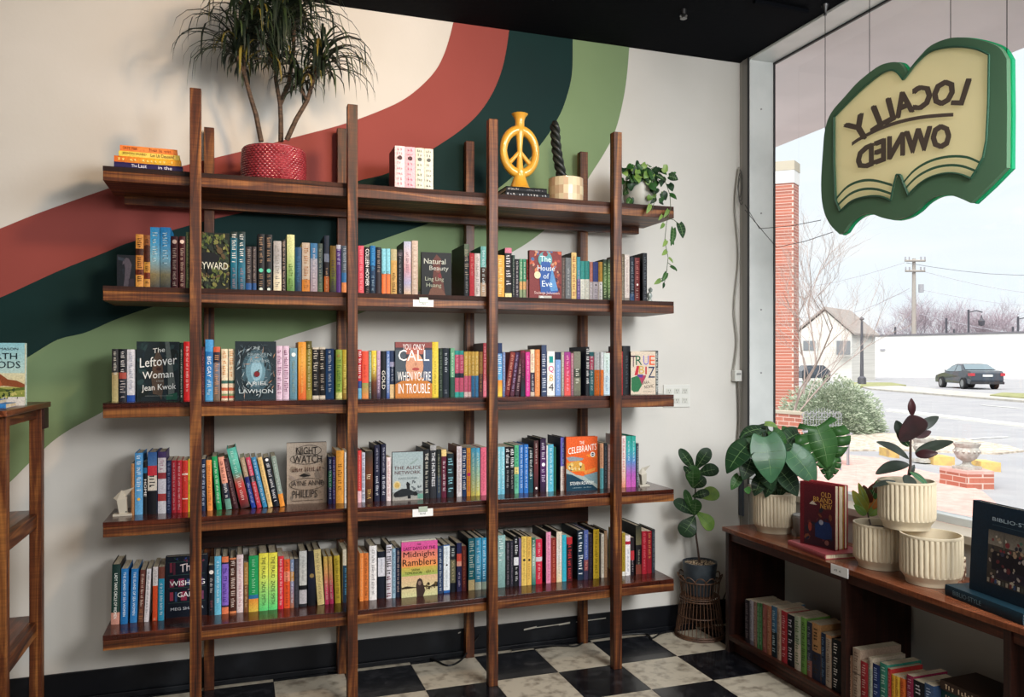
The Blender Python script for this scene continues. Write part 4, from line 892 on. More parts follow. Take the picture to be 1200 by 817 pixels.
_, z = lying(0, 0, 133.5, 212, z, .0235, 3.347, .17, B1('f0a030~e8b830~e89030~d86a28'), [('~', .05, .9, 'f8dc80', .3, .7)], 'orange and gold book resting on the purple one in the stack', G, .02, False)
_, z = lying(0, 0, 139, 210.5, z, .020, 3.349, .15, B1('f0cc60~f4d868~e8d050'), [('JESMYN WARD', .06, .45, '6c4418', .25, .8), ('Let Us Descend', .52, .9, '5c3c18', .25, .85)], 'pale yellow book second from the top of the lying stack', G, .03)
_, z = lying(0, 0, 140.5, 207.5, z, .0225, 3.352, .14, B1('f08840~f09048~ec8038'), [('TATE PIER', .05, .3, '7c2c14', .3, .75), ('~', .5, .92, '8c3418', .3, .75)], 'orange book on top of the lying stack', G, .035)
# boxed set of four
G = 'pink and white books between second and third posts'
for x0, x1, c, c2, l in ((462.9, 474.9, 'f0d4d8', 'd890a0', 'pale pink spine leftmost of four on the top shelf'), (475.1, 486.8, 'ecb8c4', 'c87890', 'deeper pink spine second of four on the top shelf'),
                      (487.1, 497.2, 'dce0d0', '70786c', 'pale green white spine third of four on the top shelf'), (497.4, 507.9, 'e0e2d4', '787c70', 'white spine rightmost of four on the top shelf')):
    ys = 3.37; A, B = aty(x0, HOR, ys), aty(x1, HOR, ys); w = B.x-A.x-.0005; h = aty(x0, 170.5+(x0-463)*.1, ys).z-SZ[0]
    e = thing('book', l, 'book', (A.x+w/2, ys+.07, SZ[0]), G)
    M = Matrix.Translation((A.x, ys, SZ[0])); bookmesh(e, M, w, .14, h, B1(c), False, hexc('7c4a48') if x0 < 470 else None)
    tm = MB()
    r = random.Random(int(x0))
    for v in (.90, .80, .70, .58, .46, .34, .22, .1):
        o = M @ Vector((w*.2, -.001, h*v)); strokes(tm, o, Vector((w*.6, 0, 0)), Vector((0, 0, h*.055)), hexc(c2 if v != .7 else '3a3034'), r, r.choice((2, 3)))
    tm.face([M @ Vector((w/2+w*.22*math.cos(k*math.pi/5), -.0012, h*.73+w*.22*math.sin(k*math.pi/5))) for k in range(10)], hexc('4c3438' if 'd8' in c or 'b8c4' in c else '5c605c'))
    tm.build('spine_print', FLAT, e)

# red woven pot and its spiky plant
def at_top(px, y): p = aty(px, HOR, y); return Vector((p.x, y, SZ[0]))
POT_RED = mat('red_glazed_pot', '9a3a42', .25, coat=.6, noise=(30, '7c2028', (1, 1, 1), .4, .7))
pc = at_top(321, 3.475); t_ = thing('potted_dracaena', 'spiky thin leaved plant in red textured pot on the top shelf', 'plant', pc)
m = MB(); rp, hp = .126, .142; NR, NC = 15, 44
vv = []
for i in range(NR*4+1):
    zz = hp*i/(NR*4); fr = i/4
    rb = rp*(.985+.03*math.sin(math.pi*min(1, zz/hp))) if zz > .008 else rp*.96
    for k in range(NC*4):
        ph = k/4+(.5 if int(fr) % 2 else 0); b = abs(math.sin(math.pi*ph))*abs(math.sin(math.pi*fr))
        rr = rb+.0055*b; a = 2*math.pi*k/(NC*4); vv.append((pc.x+rr*math.cos(a), pc.y+rr*math.sin(a), pc.z+zz))
n_ = NC*4; m.raw(vv, [(i*n_+k, i*n_+(k+1) % n_, (i+1)*n_+(k+1) % n_, (i+1)*n_+k) for i in range(NR*4) for k in range(n_)])
m.lathe(pc, [(rp*.985, hp), (rp*.99, hp+.003), (rp*.92, hp+.003), (rp*.9, hp-.03)], 48); m.disc((pc.x, pc.y, pc.z+.001), rp*.95)
m.build('pot', POT_RED, t_, smooth=True)
SOIL = mat('potting_soil', '1c130d', .95, noise=(60, '35261a', (1, 1, 1), .4, .6))
m = MB(); m.disc((pc.x, pc.y, pc.z+hp-.028), rp*.92); m.build('soil', SOIL, t_)
BARK = mat('plant_bark', '5a4636', .8, noise=(40, '3a2c22', (1, 1, 3), .4, .6))
def A3(px, py, y): return aty(px, py, y)
stems = [[(306,166,3.47),(300,135,3.47),(293,112,3.46),(286,86,3.45),(287,58,3.45),(295,22,3.45)], [(329,166,3.50),(329,140,3.50),(328,122,3.50),(323,92,3.49),(326,60,3.5),(329,22,3.5)],
         [(328,122,3.50),(338,100,3.51),(344,60,3.52),(345,12,3.52)], [(336,164,3.46),(347,140,3.45),(360,118,3.43),(368,92,3.42),(377,70,3.41)], [(360,118,3.43),(352,104,3.42),(352,92,3.42)], [(286,86,3.45),(279,70,3.43),(276,46,3.42)]]
for st in stems[:4]:
    m = MB(); m.tube([A3(*p) for p in st], [.011*(1-.45*i/len(st)) for i in range(len(st))], 7); m.build('stem', BARK, t_, smooth=True)
m = MB()
for st in stems[4:]: m.tube([A3(*p) for p in st], .006, 6)
m.build('stem', BARK, t_, smooth=True)
def strap(mb, p, az, up, L, w, droop, n=7, cols=None):
    """long arching leaf: starts along (az, up) and bends down"""
    pos = Vector(p); el = up; pts = [pos.copy()]; ds = []
    for k in range(n):
        d = Vector((math.cos(az)*math.cos(el), math.sin(az)*math.cos(el), math.sin(el))); ds.append(d)
        pos = pos+d*(L/n); pts.append(pos.copy()); el = max(el-droop/n*(1+.8*k/n), -1.5)
    side = Vector((-math.sin(az), math.cos(az), 0)); base = len(mb.v)
    for k, q in enumerate(pts):
        ww = w*(.55+1.0*math.sin(math.pi*min(1, (k+.6)/(n+.6)))**.7)*(.05 if k == n else 1)*.5
        nn = ds[min(k, n-1)].cross(side)
        mb.v += [tuple(q-side*ww), tuple(q+nn*ww*.25), tuple(q+side*ww)]
    for k in range(n):
        a = base+3*k
        mb.f += [(a, a+1, a+4, a+3), (a+1, a+2, a+5, a+4)]; mb.c += [[cols]*4]*2
r = random.Random(5)
heads = [((295,20,3.45),95,1.0),((329,20,3.5),90,1.05),((345,10,3.52),90,1.0),((276,44,3.42),70,.95),((287,60,3.45),50,.9),((377,68,3.41),105,.95),((352,92,3.42),45,.7),((322,62,3.47),55,.85)]
mA, mB, mC = MB(), MB(), MB()
for (hp_, cnt, s) in heads:
    c = A3(*hp_)
    for i in range(cnt):
        az = r.uniform(0, 2*math.pi); up = r.uniform(.35, 1.5); L = r.uniform(.24, .41)*s*(.75+.25*min(1, up))
        if math.sin(az) > .25: L *= .5
        q = c+Vector((r.uniform(-.006, .006), r.uniform(-.006, .006), -r.uniform(0, .10)*s+.01))
        dr = r.uniform(1.3, 2.4)+max(0, up)*.7
        strap(r.choices((mA, mB, mC), (10, 4, .7))[0], q, az, up, L, r.uniform(.0045, .0078), dr)
for mm in (mA, mB, mC): mm.v = [(x, min(y, YW-.012), zz) for x, y, zz in mm.v]
for mm, nm, c1, c2 in ((mA, 'dark_strap_leaves', '18241c', '243022'), (mB, 'green_strap_leaves', '38482a', '24341f'), (mC, 'yellowing_leaves', '8a8038', '6a5c2c')):
    o = mm.build('foliage', mat(nm, c1, .45, noise=(8, c2, (1, 1, 1), .4, .6), trans=.18), t_, smooth=True); o['kind'] = 'stuff'

# peace sign vase on two black books
zv = SZ[0]; G = 'black books under the yellow vase'
_, zv = lying(0, 0, 592.5, 644, zv, .0235, 3.352, .19, B1('15161a'), [('~', .03, .95, 'b8b8bc', .3, .65)], 'thicker black book at the bottom under the yellow vase', G, 0, True)
_, zv = lying(0, 0, 593.5, 641, zv, .022, 3.356, .18, B1('101216'), [('~', .5, .9, '8c8c90', .35, .65), ('~', .03, .3, 'd0c8c0', .3, .7)], 'black book lying directly beneath the yellow vase', G, 0, True)
YV = mat('yellow_glazed_ceramic', 'dcaa40', .28, coat=.5, noise=(7, 'd0942c', (1, 1, 1), .35, .7))
VY = 3.405; c = aty(609, HOR, VY); vc = Vector((c.x, VY, zv)); s = aty(632, HOR, VY).x-aty(586, HOR, VY).x
ztop = aty(609, 134, VY).z; zc = aty(609, 178, VY).z
t_ = thing('peace_sign_vase', 'yellow ceramic vase shaped as a peace sign on two black books', 'vase', vc)
ro = s/2-.017; rz = (aty(609, 152.5, VY).z-aty(609, 203.5, VY).z)/2; ctr = Vector((vc.x, VY, zc))
m = MB(); N = 40; ring = [ctr+Vector((ro*math.cos(2*math.pi*k/N), 0, rz*math.sin(2*math.pi*k/N))) for k in range(N+1)]
m.tube(ring, [.0165+.005*abs(math.sin(2*math.pi*k/N)) for k in range(N+1)], 14, cap=False)
m.build('ring', YV, t_, smooth=True)
m = MB(); m.tube([ctr+Vector((0, 0, rz*f)) for f in (1.0, .6, .2, -.2, -.6, -1.0)], [.022, .016, .0125, .012, .015, .02], 14)
for sx in (-1, 1): m.tube([ctr+Vector((0, 0, rz*.02)), ctr+Vector((sx*ro*.42, 0, -rz*.36)), ctr+Vector((sx*ro*.80, 0, -rz*.66))], [.009, .0095, .012], 12)
m.build('inner_bars', YV, t_, smooth=True)
m = MB(); zt_ = ctr.z+rz-vc.z-.012; Ht = ztop-vc.z
m.lathe(vc, [(.022, zt_-.006), (.024, zt_+.006), (.021, zt_+.016), (.0215, Ht-.03), (.026, Ht-.015), (.035, Ht-.004), (.038, Ht), (.035, Ht), (.022, Ht-.01), (.012, Ht-.03), (.001, Ht-.04)], 28); m.build('neck', YV, t_, smooth=True)
m = MB(); zb_ = ctr.z-rz-vc.z; m.lathe(vc, [(.001, .0005), (.049, .0005), (.050, .004), (.042, .012), (.032, zb_*.55), (.026, zb_*.85), (.028, zb_+.008)], 32); m.build('foot', YV, t_, smooth=True)
# black twisted candle in a checked bowl
pc = at_top(663, 3.45); t_ = thing('checked_pot', 'small cream and tan checked pot holding the black candle', 'pot', pc)
m = MB(); rr = (aty(682, HOR, 3.45).x-aty(644, HOR, 3.45).x)/2; hh = aty(663, 210.5, 3.45).z-SZ[0]
c1, c2, c3 = hexc('d8c8a4'), hexc('c4a888'), hexc('cfbc98')
prof = [(rr*.9, 0), (rr*.985, .006), (rr, hh*.33), (rr*1.0, hh*.66), (rr*.985, hh)]
for i in range(4):
    for k in range(24):
        a0, a1 = 2*math.pi*k/24, 2*math.pi*(k+1)/24; (r0, z0), (r1, z1) = prof[i], prof[i+1]
        col = (c1, c2, c3)[(k//2+i) % 2 if (k+i) % 5 else 2]
        m.face([(pc.x+r0*math.cos(a0), pc.y+r0*math.sin(a0), pc.z+z0), (pc.x+r0*math.cos(a1), pc.y+r0*math.sin(a1), pc.z+z0), (pc.x+r1*math.cos(a1), pc.y+r1*math.sin(a1), pc.z+z1), (pc.x+r1*math.cos(a0), pc.y+r1*math.sin(a0), pc.z+z1)], col)
m.build('pot_wall', mat('checked_glaze', attr=True, rough=.4, coat=.3), t_)
m = MB(); m.lathe(pc, [(rr*.985, hh), (rr*.93, hh), (rr*.92, hh-.02), (.001, hh-.02)], 32); m.build('pot_rim', mat('cream_glaze', 'd8c8a4', .4), t_, smooth=True)
m = MB(); p0 = Vector((pc.x-.012, 3.45, SZ[0]+hh-.02)); p1 = aty(650, 143, 3.45); ax = (p1-p0); n_ = 60
e1 = ax.normalized().cross(Vector((0, 1, 0))).normalized(); e2 = Vector((0, 1, 0))
for ph in (0, 2*math.pi/3, 4*math.pi/3):
    pts = []
    for k in range(n_+1):
        f = k/n_; a = ph+f*2*math.pi*2.6; rad = .0135*(1 if f < .93 else (1-f)/.07); bend = Vector((-.010*math.sin(math.pi*f), 0, 0))
        pts.append(p0+ax*f+bend+(e1*math.cos(a)+e2*math.sin(a))*rad)
    m.tube(pts, [.0125*(1-.15*k/n_) for k in range(n_+1)], 10)
cn = m.build('twisted_candle', mat('black_wax', '121513', .45, noise=(30, '262b26', (1, 1, 1), .4, .7)), None, smooth=True, origin=p0)
tag(cn, 'tall black twisted candle standing in the checked pot', 'candle')

# ------------------------------------------------------------------ leaves
VEIN = mat('leaf_vein', '6c8c58', .5)
def leafmesh(name, parent, m, base, tip, w, nrm=None, shape='oval', curl=.12, fold=.10, label=None):
    base, tip = Vector(base), Vector(tip); ax = tip-base; L = ax.length; a = ax.normalized()
    view = (Vector((0, 0, EYE))-base).normalized() if nrm is None else Vector(nrm)
    sd = a.cross(view)
    sd = sd.normalized() if sd.length > 1e-4 else a.orthogonal().normalized(); n = sd.cross(a).normalized()
    if n.dot(view) < 0: n = -n
    N = 12; mb = MB()
    def width(t):
        if shape == 'oval': return math.sin(math.pi*t**.85)**.75
        if shape == 'fiddle': return (.35+.65*t)*math.sin(math.pi*min(1, t*.97+.02))**.5*(1.1 if t > .4 else 1)
        if shape == 'lance': return math.sin(math.pi*t)**.9
        return math.sin(math.pi*min(1, max(0, t*.85+.14)))**.8*(1.12-.35*t)      # heart
    rows = []
    for i in range(N+1):
        t = i/N; wd = w*.5*width(t); c = base+ax*t+n*(curl*L*math.sin(math.pi*t)*.5)-n*(curl*L*t*t*.6)
        rows.append((c, wd, t))
    for sgn in (-1, 1):
        prev = None; edges = []
        for i, (c, wd, t) in enumerate(rows):
            back = a*(-.16*L*(1-t)**3) if shape in ('heart', 'split') else Vector((0, 0, 0))
            e = c+sd*sgn*wd+back+n*fold*wd*1.0
            mid = c+sd*sgn*wd*.5+back*.4+n*fold*wd*.7
            edges.append((c, mid, e))
        def E(t, k):
            x = min(max(t, 0), .999)*N; i = int(x); f = x-i; return edges[i][k].lerp(edges[i+1][k], f)
        for i in range(N):
            (c0, m0, e0), (c1_, m1, e1_) = edges[i], edges[i+1]
            f1 = [c0, m0, m1, c1_]
            if shape == 'split' and .12 < (i+.5)/N < .98: f2 = None
            else: f2 = [m0, e0, e1_, m1]
            if sgn < 0:
                f1.reverse()
                if f2: f2.reverse()
            mb.face(f1)
            if f2: mb.face(f2)
        if shape == 'split':
            nl = 4
            for j in range(nl):
                ta, tb = .13+j*.85/nl, .13+(j+.97)*.85/nl; sh = .04
                tm_ = (ta+tb)/2
                q = [E(ta, 1), E(ta+.006+sh*.5, 1).lerp(E(ta+sh+.006, 2), .5), E(ta+.018+sh, 2), E(tm_+.01+sh, 2), E(tb-.012+sh, 2), E(tb-.004+sh*.5, 1).lerp(E(tb+sh-.004, 2), .5), E(tb, 1)]
                if sgn < 0: q.reverse()
                mb.face(q)
    o = mb.build(name, m, parent)
    me = o.data
    import bmesh
    bm_ = bmesh.new(); bm_.from_mesh(me); bmesh.ops.remove_doubles(bm_, verts=bm_.verts, dist=1e-5); bmesh.ops.recalc_face_normals(bm_, faces=bm_.faces); bm_.to_mesh(me); bm_.free()
    me.polygons.foreach_set('use_smooth', [True]*len(me.polygons))
    s = o.modifiers.new('thick', 'SOLIDIFY'); s.thickness = .0006
    if shape != 'split': o.modifiers.new('sub', 'SUBSURF').render_levels = 1
    if label: o['label'] = label
    if L > .045 and shape != 'lance' and m.name not in ('burgundy_leaf', 'black_green_leaf'):
        mr = MB(); pts = [c+n*.0012 for (c, wd, t) in rows[:-1:2]]
        mr.tube(pts, [.0012]*(len(pts)-1)+[.0005], 4)
        if shape in ('heart', 'split', 'fiddle'):
            for k in (2, 4, 6, 8):
                c_, wd, t = rows[k]
                for sgn in (-1, 1):
                    back = a*(-.16*L*(1-t)**3) if shape != 'fiddle' else Vector((0, 0, 0))
                    e_ = c_+sd*sgn*wd*.8+a*.05*L+back+n*fold*wd*.85
                    mr.tube([c_+n*.001, c_.lerp(e_, .5)+n*(.0012+fold*wd*.08), e_+n*.001], [.0007, .0006, .0003], 3)
        mr.build('leaf_veins', VEIN, o)
    return o
def leafmat(name, c1, c2, rough=.35, tr=.2, coat=.25): return mat(name, c1, rough+.08, coat=coat*.5, spec=.35, noise=(14, c2, (1, 1, 1), .35, .65), trans=tr)
LG = leafmat('deep_green_leaf', '1d4020', '14301a', .4, .15, .1); LM = leafmat('mid_green_leaf', '38662c', '265022', .4, .25, .1); LL = leafmat('light_green_leaf', '88a452', '62883c'); LS = leafmat('silver_green_leaf', '3e6a48', '2c5438', .32, .15, .2)
LB = leafmat('burgundy_leaf', '3a161a', '241216', .35, .08, .15); LBG = leafmat('black_green_leaf', '242e24', '182018', .35, .08, .15)
LY = leafmat('yellow_green_leaf', 'a89c3c', '6c8038'); LR = leafmat('rust_leaf', '6a2c1c', '44301a'); LO = leafmat('orange_leaf', 'c47a3c', '94602c')
STEM = mat('green_stem', '3a4c28', .5)

# trailing pothos in white pot
pc = at_top(748, 3.45); t_ = thing('potted_pothos', 'trailing green pothos in white pot at the right end of the top shelf', 'plant', pc)
m = MB(); m.lathe(pc, [(.001, .001), (.052, .001), (.058, .008), (.072, .05), (.076, .125), (.072, .128), (.068, .11), (.001, .11)], 32); m.build('pot', mat('grey_white_pot', 'b4b2a8', .45, noise=(8, 'a09e94', (1, 1, 1), .4, .6)), t_, smooth=True)
r = random.Random(9)
vines = [[(752,205,3.45),(766,196,3.42),(778,208,3.38),(785,228,3.33),(786,244,3.305),(781,262,3.30),(779,282,3.30),(783,302,3.30),(781,320,3.30),(778,334,3.30)], [(745,204,3.44),(738,196,3.4),(733,210,3.37),(732,230,3.36)], [(752,204,3.45),(763,212,3.37),(768,232,3.33),(764,247,3.305)], [(781,255,3.30),(790,258,3.29),(797,264,3.29)], [(783,308,3.3),(790,314,3.3),(793,318,3.3)], [(782,316,3.3),(776,326,3.3),(770,330,3.3)]]
for vn in vines:
    m = MB(); m.tube([A3(*p) for p in vn], .0016, 5); m.build('vine', STEM, t_, smooth=True)
for i in range(95):
    px = r.gauss(756, 17); px = min(max(px, 731), 789); py = r.uniform(196, 236) if px > 760 or px < 740 else r.uniform(192, 212)
    y = r.uniform(3.35, 3.44); b = A3(px, py, y); dx = r.uniform(-.03, .035)+(px-752)*.0006; dz = -r.uniform(.01, .045)
    mm = r.choices((LG, LM, LL), (5, 4, 1.6))[0]
    leafmesh('leaf', t_, mm, b, b+Vector((dx, r.uniform(-.02, .01), dz)), r.uniform(.030, .048), nrm=(r.uniform(-.5, .5), -1, r.uniform(0, .8)), shape='heart', curl=.2)
for (bx, by, tx, ty, w, mm) in ((796,262,801,279,13,LG),(789,268,787,288,9,LM),(778,262,774,268,5,LL),(781,282,777,289,6,LL),(786,281,790,287,5,LM),(781,294,776,299,6,LL),(784,302,789,308,4,LL),(786,312,794,317,5,LM),(781,320,776,330,7,LM),(774,328,767,333,6,LL),(778,332,777,338,4,LG),(783,246,778,255,5,LL),(776,252,772,258,4,LL),(762,240,758,250,6,LL)):
    w_ = w*3.3/FPX*1.1; leafmesh('leaf', t_, mm, A3(bx, by, 3.3), A3(tx, ty, 3.285), w_, nrm=(.1, -1, .2), shape='heart')

# small ornaments at the shelf ends
ORN = mat('chalk_white_ceramic', 'b8b2a4', .6); 
def bird(px, py_top, py_bot, y, zb, label, s=1):
    b = aty(px, HOR, y); b = Vector((b.x, y, zb)); t_ = thing('bird_ornament', label, 'ornament', b)
    h = (aty(px, py_top, y).z-zb)
    m = MB(); m.box((b.x-.034*s, y-.02, zb), (b.x+.034*s, y+.02, zb+.008)); m.build('stand', ORN, t_, bevel=.001)
    m = MB(); m.raw([b+Vector(q) for q in ((-.012*s, -.012, .008), (.016*s, -.012, .008), (.016*s, .012, .008), (-.012*s, .012, .008), (-.02*s, -.014, h*.55), (.014*s, -.016, h*.62), (.014*s, .016, h*.62), (-.02*s, .014, h*.55), (-.004*s, 0, h*.9), (-.034*s, 0, h*.62))], [(0,1,5,4),(1,2,6,5),(2,3,7,6),(3,0,4,7),(4,5,8),(5,6,8),(6,7,8),(7,4,9),(4,8,9),(7,9,8)]); m.build('body', ORN, t_)
    m = MB(); m.raw([b+Vector(q) for q in ((-.006*s, 0, h*.85), (.042*s, -.014, h), (.034*s, .014, h*.8), (.004*s, 0, h*.62))], [(0,1,3),(0,3,2),(1,2,3),(0,2,1)]); m.build('wing', ORN, t_)
    m = MB(); m.raw([b+Vector(q) for q in ((.01*s, -.0125, h*.12), (.016*s, -.0125, h*.12), (.0145*s, -.0135, h*.4))], [(0,1,2)]); m.build('dark_notch', mat('dark_notch', '17120e', .8), t_)
    return t_
bird(144, 571, 596, 3.46, SZ[3], 'small grey folded bird ornament at the left end of the fourth shelf')
bird(753.5, 545, 565, 3.46, SZ[3], 'small white folded bird ornament at the right end of the fourth shelf', .8)
b = aty(761, HOR, 3.46); b = Vector((b.x, 3.46, SZ[1])); t_ = thing('glass_ornament', 'little grey glass ornament at the right end of the second shelf', 'ornament', b)
GL = mat('smoky_glass', '8a948e', .1, spec=.8, coat=.5)
m = MB(); m.lathe(b, [(.001, .001), (.013, .001), (.015, .01), (.009, .022), (.014, .036), (.010, .05), (.001, .054)], 14); m.build('body', GL, t_, smooth=True)
m = MB(); m.lathe(b+Vector((.006, 0, .052)), [(.001, 0), (.009, .006), (.011, .016), (.004, .024), (.001, .026)], 12); m.build('stopper', GL, t_, smooth=True)

# price cards clipped to the shelf edges
CARD = mat('white_card', 'e4e4e2', .5)
def card(pts, label, loc_y=None):
    # pts: centre px, row z, half width
    px, z0, z1, y, hw = pts; c = aty(px, HOR, y); e = thing('shelf_card', label, 'label', (c.x, y, z0))
    m = MB(); m.box((c.x-hw, y-.0012, z0), (c.x+hw, y, z1)); m.build('card', CARD, e)
    m = MB(); m.box((c.x-hw*.42, y-.004, z1-.012), (c.x+hw*.46, y-.0014, z1+.010)); m.build('clip', mat('clear_clip', 'a8b4a4', .2, spec=.8), e, bevel=.001)
    tm = MB(); zz = (z0+z1)/2; strokes(tm, Vector((c.x-hw*.3, y-.0016, zz-.007)), Vector((hw*.7, 0, 0)), Vector((0, 0, .008)), hexc('3a4c48'), rnd, 7); tm.build('card_print', FLAT, e)
card((496, SZ[1]-.052, SZ[1]-.023, 3.3225, .044), 'white shelf card clipped to the second shelf edge, middle bay')
card((495.5, SZ[3]-.052, SZ[3]-.020, 3.3225, .044), 'white shelf card clipped to the fourth shelf edge, middle bay')

# ------------------------------------------------------------------ wall outlet
WP = mat('white_plastic', 'd4d4ce', .35)
a0, a1 = aty(777, 451, YW), aty(808, 477, YW); t_ = thing('wall_outlet', 'wide white outlet plate on the wall beside the middle shelf', 'outlet', ((a0.x+a1.x)/2, YW-.01, a1.z))
m = MB(); m.box((a0.x, YW-.007, a1.z), (a1.x, YW, a0.z)); m.build('cover_plate', WP, t_, bevel=.002)
m = MB(); w_ = a1.x-a0.x
for i in range(3):
    cx = a0.x+w_*(.2+.3*i)
    for k in range(2):
        cz = a1.z+(a0.z-a1.z)*(.3+.42*k); m.box((cx-.017, YW-.009, cz-.014), (cx+.017, YW-.006, cz+.014))
m.build('receptacles', mat('ivory_plastic', 'c8c8c0', .4), t_, bevel=.002)
m = MB()
for i in range(3):
    cx = a0.x+w_*(.2+.3*i)
    for k in range(2):
        cz = a1.z+(a0.z-a1.z)*(.3+.42*k)
        for dx in (-.007, .005): m.box((cx+dx, YW-.0096, cz-.001), (cx+dx+.002, YW-.0085, cz+.008))
        m.box((cx-.002, YW-.0096, cz-.010), (cx+.002, YW-.0085, cz-.006))
m.build('slots', DK, t_)

# ------------------------------------------------------------------ cords in the corner and along the floor
CORD = mat('black_cord', '0c0c0e', .5); CLR = mat('clear_cord', '9a968c', .3)
def cord(name, pts, rad, m_, label, cat='cord'):
    P = [Vector(p) for p in pts]; out = []
    Q = [P[0]]+P+[P[-1]]
    for i in range(1, len(Q)-2):
        for k in range(6):
            t = k/6; p0, p1, p2, p3 = Q[i-1:i+3]
            out.append(.5*((2*p1)+(-p0+p2)*t+(2*p0-5*p1+4*p2-p3)*t*t+(-p0+3*p1-3*p2+p3)*t**3))
    out.append(P[-1]); mb = MB(); mb.tube(out, rad, 6); o = mb.build(name, m_, None, smooth=True); tag(o, label, cat); return o
fl_ = lambda px, py, z=.006: atz(px, py, z)
cord('floor_cable', [fl_(235, 778), fl_(262, 786), fl_(288, 797), fl_(320, 791), fl_(350, 786), fl_(403, 786), fl_(440, 776), fl_(478, 770), fl_(505, 772), fl_(524, 780), fl_(540, 774), fl_(553, 756, .05), aty(562, 744, 3.66)], .0045, CORD, 'black cord looping along the floor below the left bays')
cord('floor_cable', [fl_(600, 762), fl_(640, 757), fl_(662, 757), fl_(676, 757), fl_(690, 750), fl_(720, 745), fl_(756, 743), fl_(764, 748), fl_(776, 742), fl_(800, 738)], .0045, CORD, 'black cord along the baseboard below the right bay')
P_ = lambda px, py: aty(px, py, YW-.02)
cord('sign_cable', [P_(866, 196), P_(862, 240), P_(866, 300), P_(861, 360), P_(864, 400), P_(860, 434)], .005, CLR, 'pale bundled cable hanging down the corner beside the window')
c = P_(867, 215); m = MB(); N = 24
for q in range(3): m.tube([c+Vector((.012*math.sin(2*math.pi*k/N)*(1+.2*q), -.006*q, .075*math.cos(2*math.pi*k/N)-.02*q)) for k in range(N+1)], .0028, 5, cap=False)
tag(m.build('cable_coil', mat('grey_cable', '5c5a56', .5), None, smooth=True), 'looped coil of grey cable tied at the window corner', 'cable')
cord('hanging_cable', [P_(865, 447), P_(866, 470), P_(866, 500), P_(863, 530)], .006, mat('grey_brown_cord', '6a635a', .5), 'grey cord hanging from the white adapter in the corner')
cord('adapter_cable', [P_(872, 604), P_(872, 618), P_(862, 650), P_(852, 690), P_(846, 706)], .003, CORD, 'thin black cord dropping from the dark adapter behind the bookcase')
t_ = thing('plug_adapter', 'small white plug adapter in the corner by the window', 'adapter', P_(863, 447))
p = P_(863, 447); m = MB(); m.box((p.x-.022, YW-.04, p.z), (p.x+.022, YW-.004, p.z+.06)); m.build('adapter_body', WP, t_, bevel=.004)
m = MB(); m.box((p.x-.012, YW-.044, p.z+.035), (p.x+.012, YW-.039, p.z+.045)); m.build('plug_face', mat('grey_plastic', '8a8a88', .4), t_)
p = P_(872, 604); t_ = thing('power_adapter', 'slate grey power adapter mounted low on the corner wall', 'adapter', p); pt = P_(872, 562)
m = MB(); m.box((p.x-.026, YW-.045, p.z), (p.x+.026, YW-.004, pt.z)); m.build('adapter_body', mat('slate_plastic', '3c4450', .4), t_, bevel=.004)
m = MB(); m.box((p.x+.008, YW-.047, p.z+.01), (p.x+.014, YW-.044, pt.z-.01)); m.build('light_stripe', mat('pale_plastic', 'b0b8c0', .4), t_)
# ================================================================== LOW BOOKCASE UNDER THE WINDOW
BX, BT = 2.235, .600
DW = wood_mat('dark_case_wood', 2, '180a08', '2a130d', '3c1d14', .5); DWY = wood_mat('dark_case_wood_y', 1, '221009', '3c1c12', '5a2e1e', .45)
TOPW = wood_mat('case_top_wood', 1, '4a2416', '6e3c26', '8a5236', .22)
bc = thing('low_bookcase', 'long low dark wood bookcase under the window', 'bookcase', (2.40, 2.4, 0))
YE = 3.325
m = MB(); m.box((BX-.012, 1.45, BT-.021), (XR-.016, YE+.012, BT)); m.build('top', TOPW, bc, bevel=.002)
for y, nm in ((YE-.014, 'side_panel'), (2.528, 'divider'), (1.826, 'divider'), (1.475, 'side_panel')):
    m = MB(); m.box((BX, y-.013, .0), (XR-.018, y+.013, BT-.0215)); m.build(nm, DW, bc, bevel=.001)
m = MB(); m.box((BX, 1.489, .062), (XR-.02, YE-.028, .084)); m.build('bottom_shelf', DWY, bc, bevel=.001)
m = MB(); m.box((BX+.03, 1.489, .002), (BX+.045, YE-.028, .061)); m.build('plinth', DWY, bc)
m = MB(); m.box((BX+.01, 1.489, BT-.062), (BX+.026, YE-.028, BT-.022)); m.build('front_rail', DWY, bc)
m = MB(); m.box((XR-.036, 1.489, BT-.10), (XR-.019, YE-.028, BT-.022)); m.build('rear_rail', DWY, bc)
BSP = BX+.022
def lowbook(y0, y1, zt, bands, txt, label, grp, d=.15, hard=False, board=None):
    """spine faces the room (-x); y0 > y1 along the shelf"""
    w = abs(y0-y1)-.0006; zb = .084; h = zt-zb
    e = thing('book', label, 'book', (BSP+d/2, (y0+y1)/2, zb), grp)
    M = Matrix.Translation((BSP, y0, zb)) @ Matrix.Rotation(math.radians(-90), 4, 'Z')
    bookmesh(e, M, w, d, h, parse_bands(bands), hard, board)
    tm = MB()
    for (t, c, a, b, ws) in txt:
        o = M @ Vector((w*(.5-ws/2), -.0008, h*(1-a))); dn = Vector((0, 0, -h*(b-a))); rt = (M.to_3x3() @ Vector((1, 0, 0)))*w*ws
        strokes(tm, o, dn, rt, hexc(c), rnd)
    if txt: tm.build('title_lettering', FLAT, e)
def ypx(px): return atx(px, HOR, BSP).y
def ztx(px, py): return atx(px, py, BSP).z
G1 = 'books in the far bay of the low bookcase'; G2 = 'books in the near bay of the low bookcase'
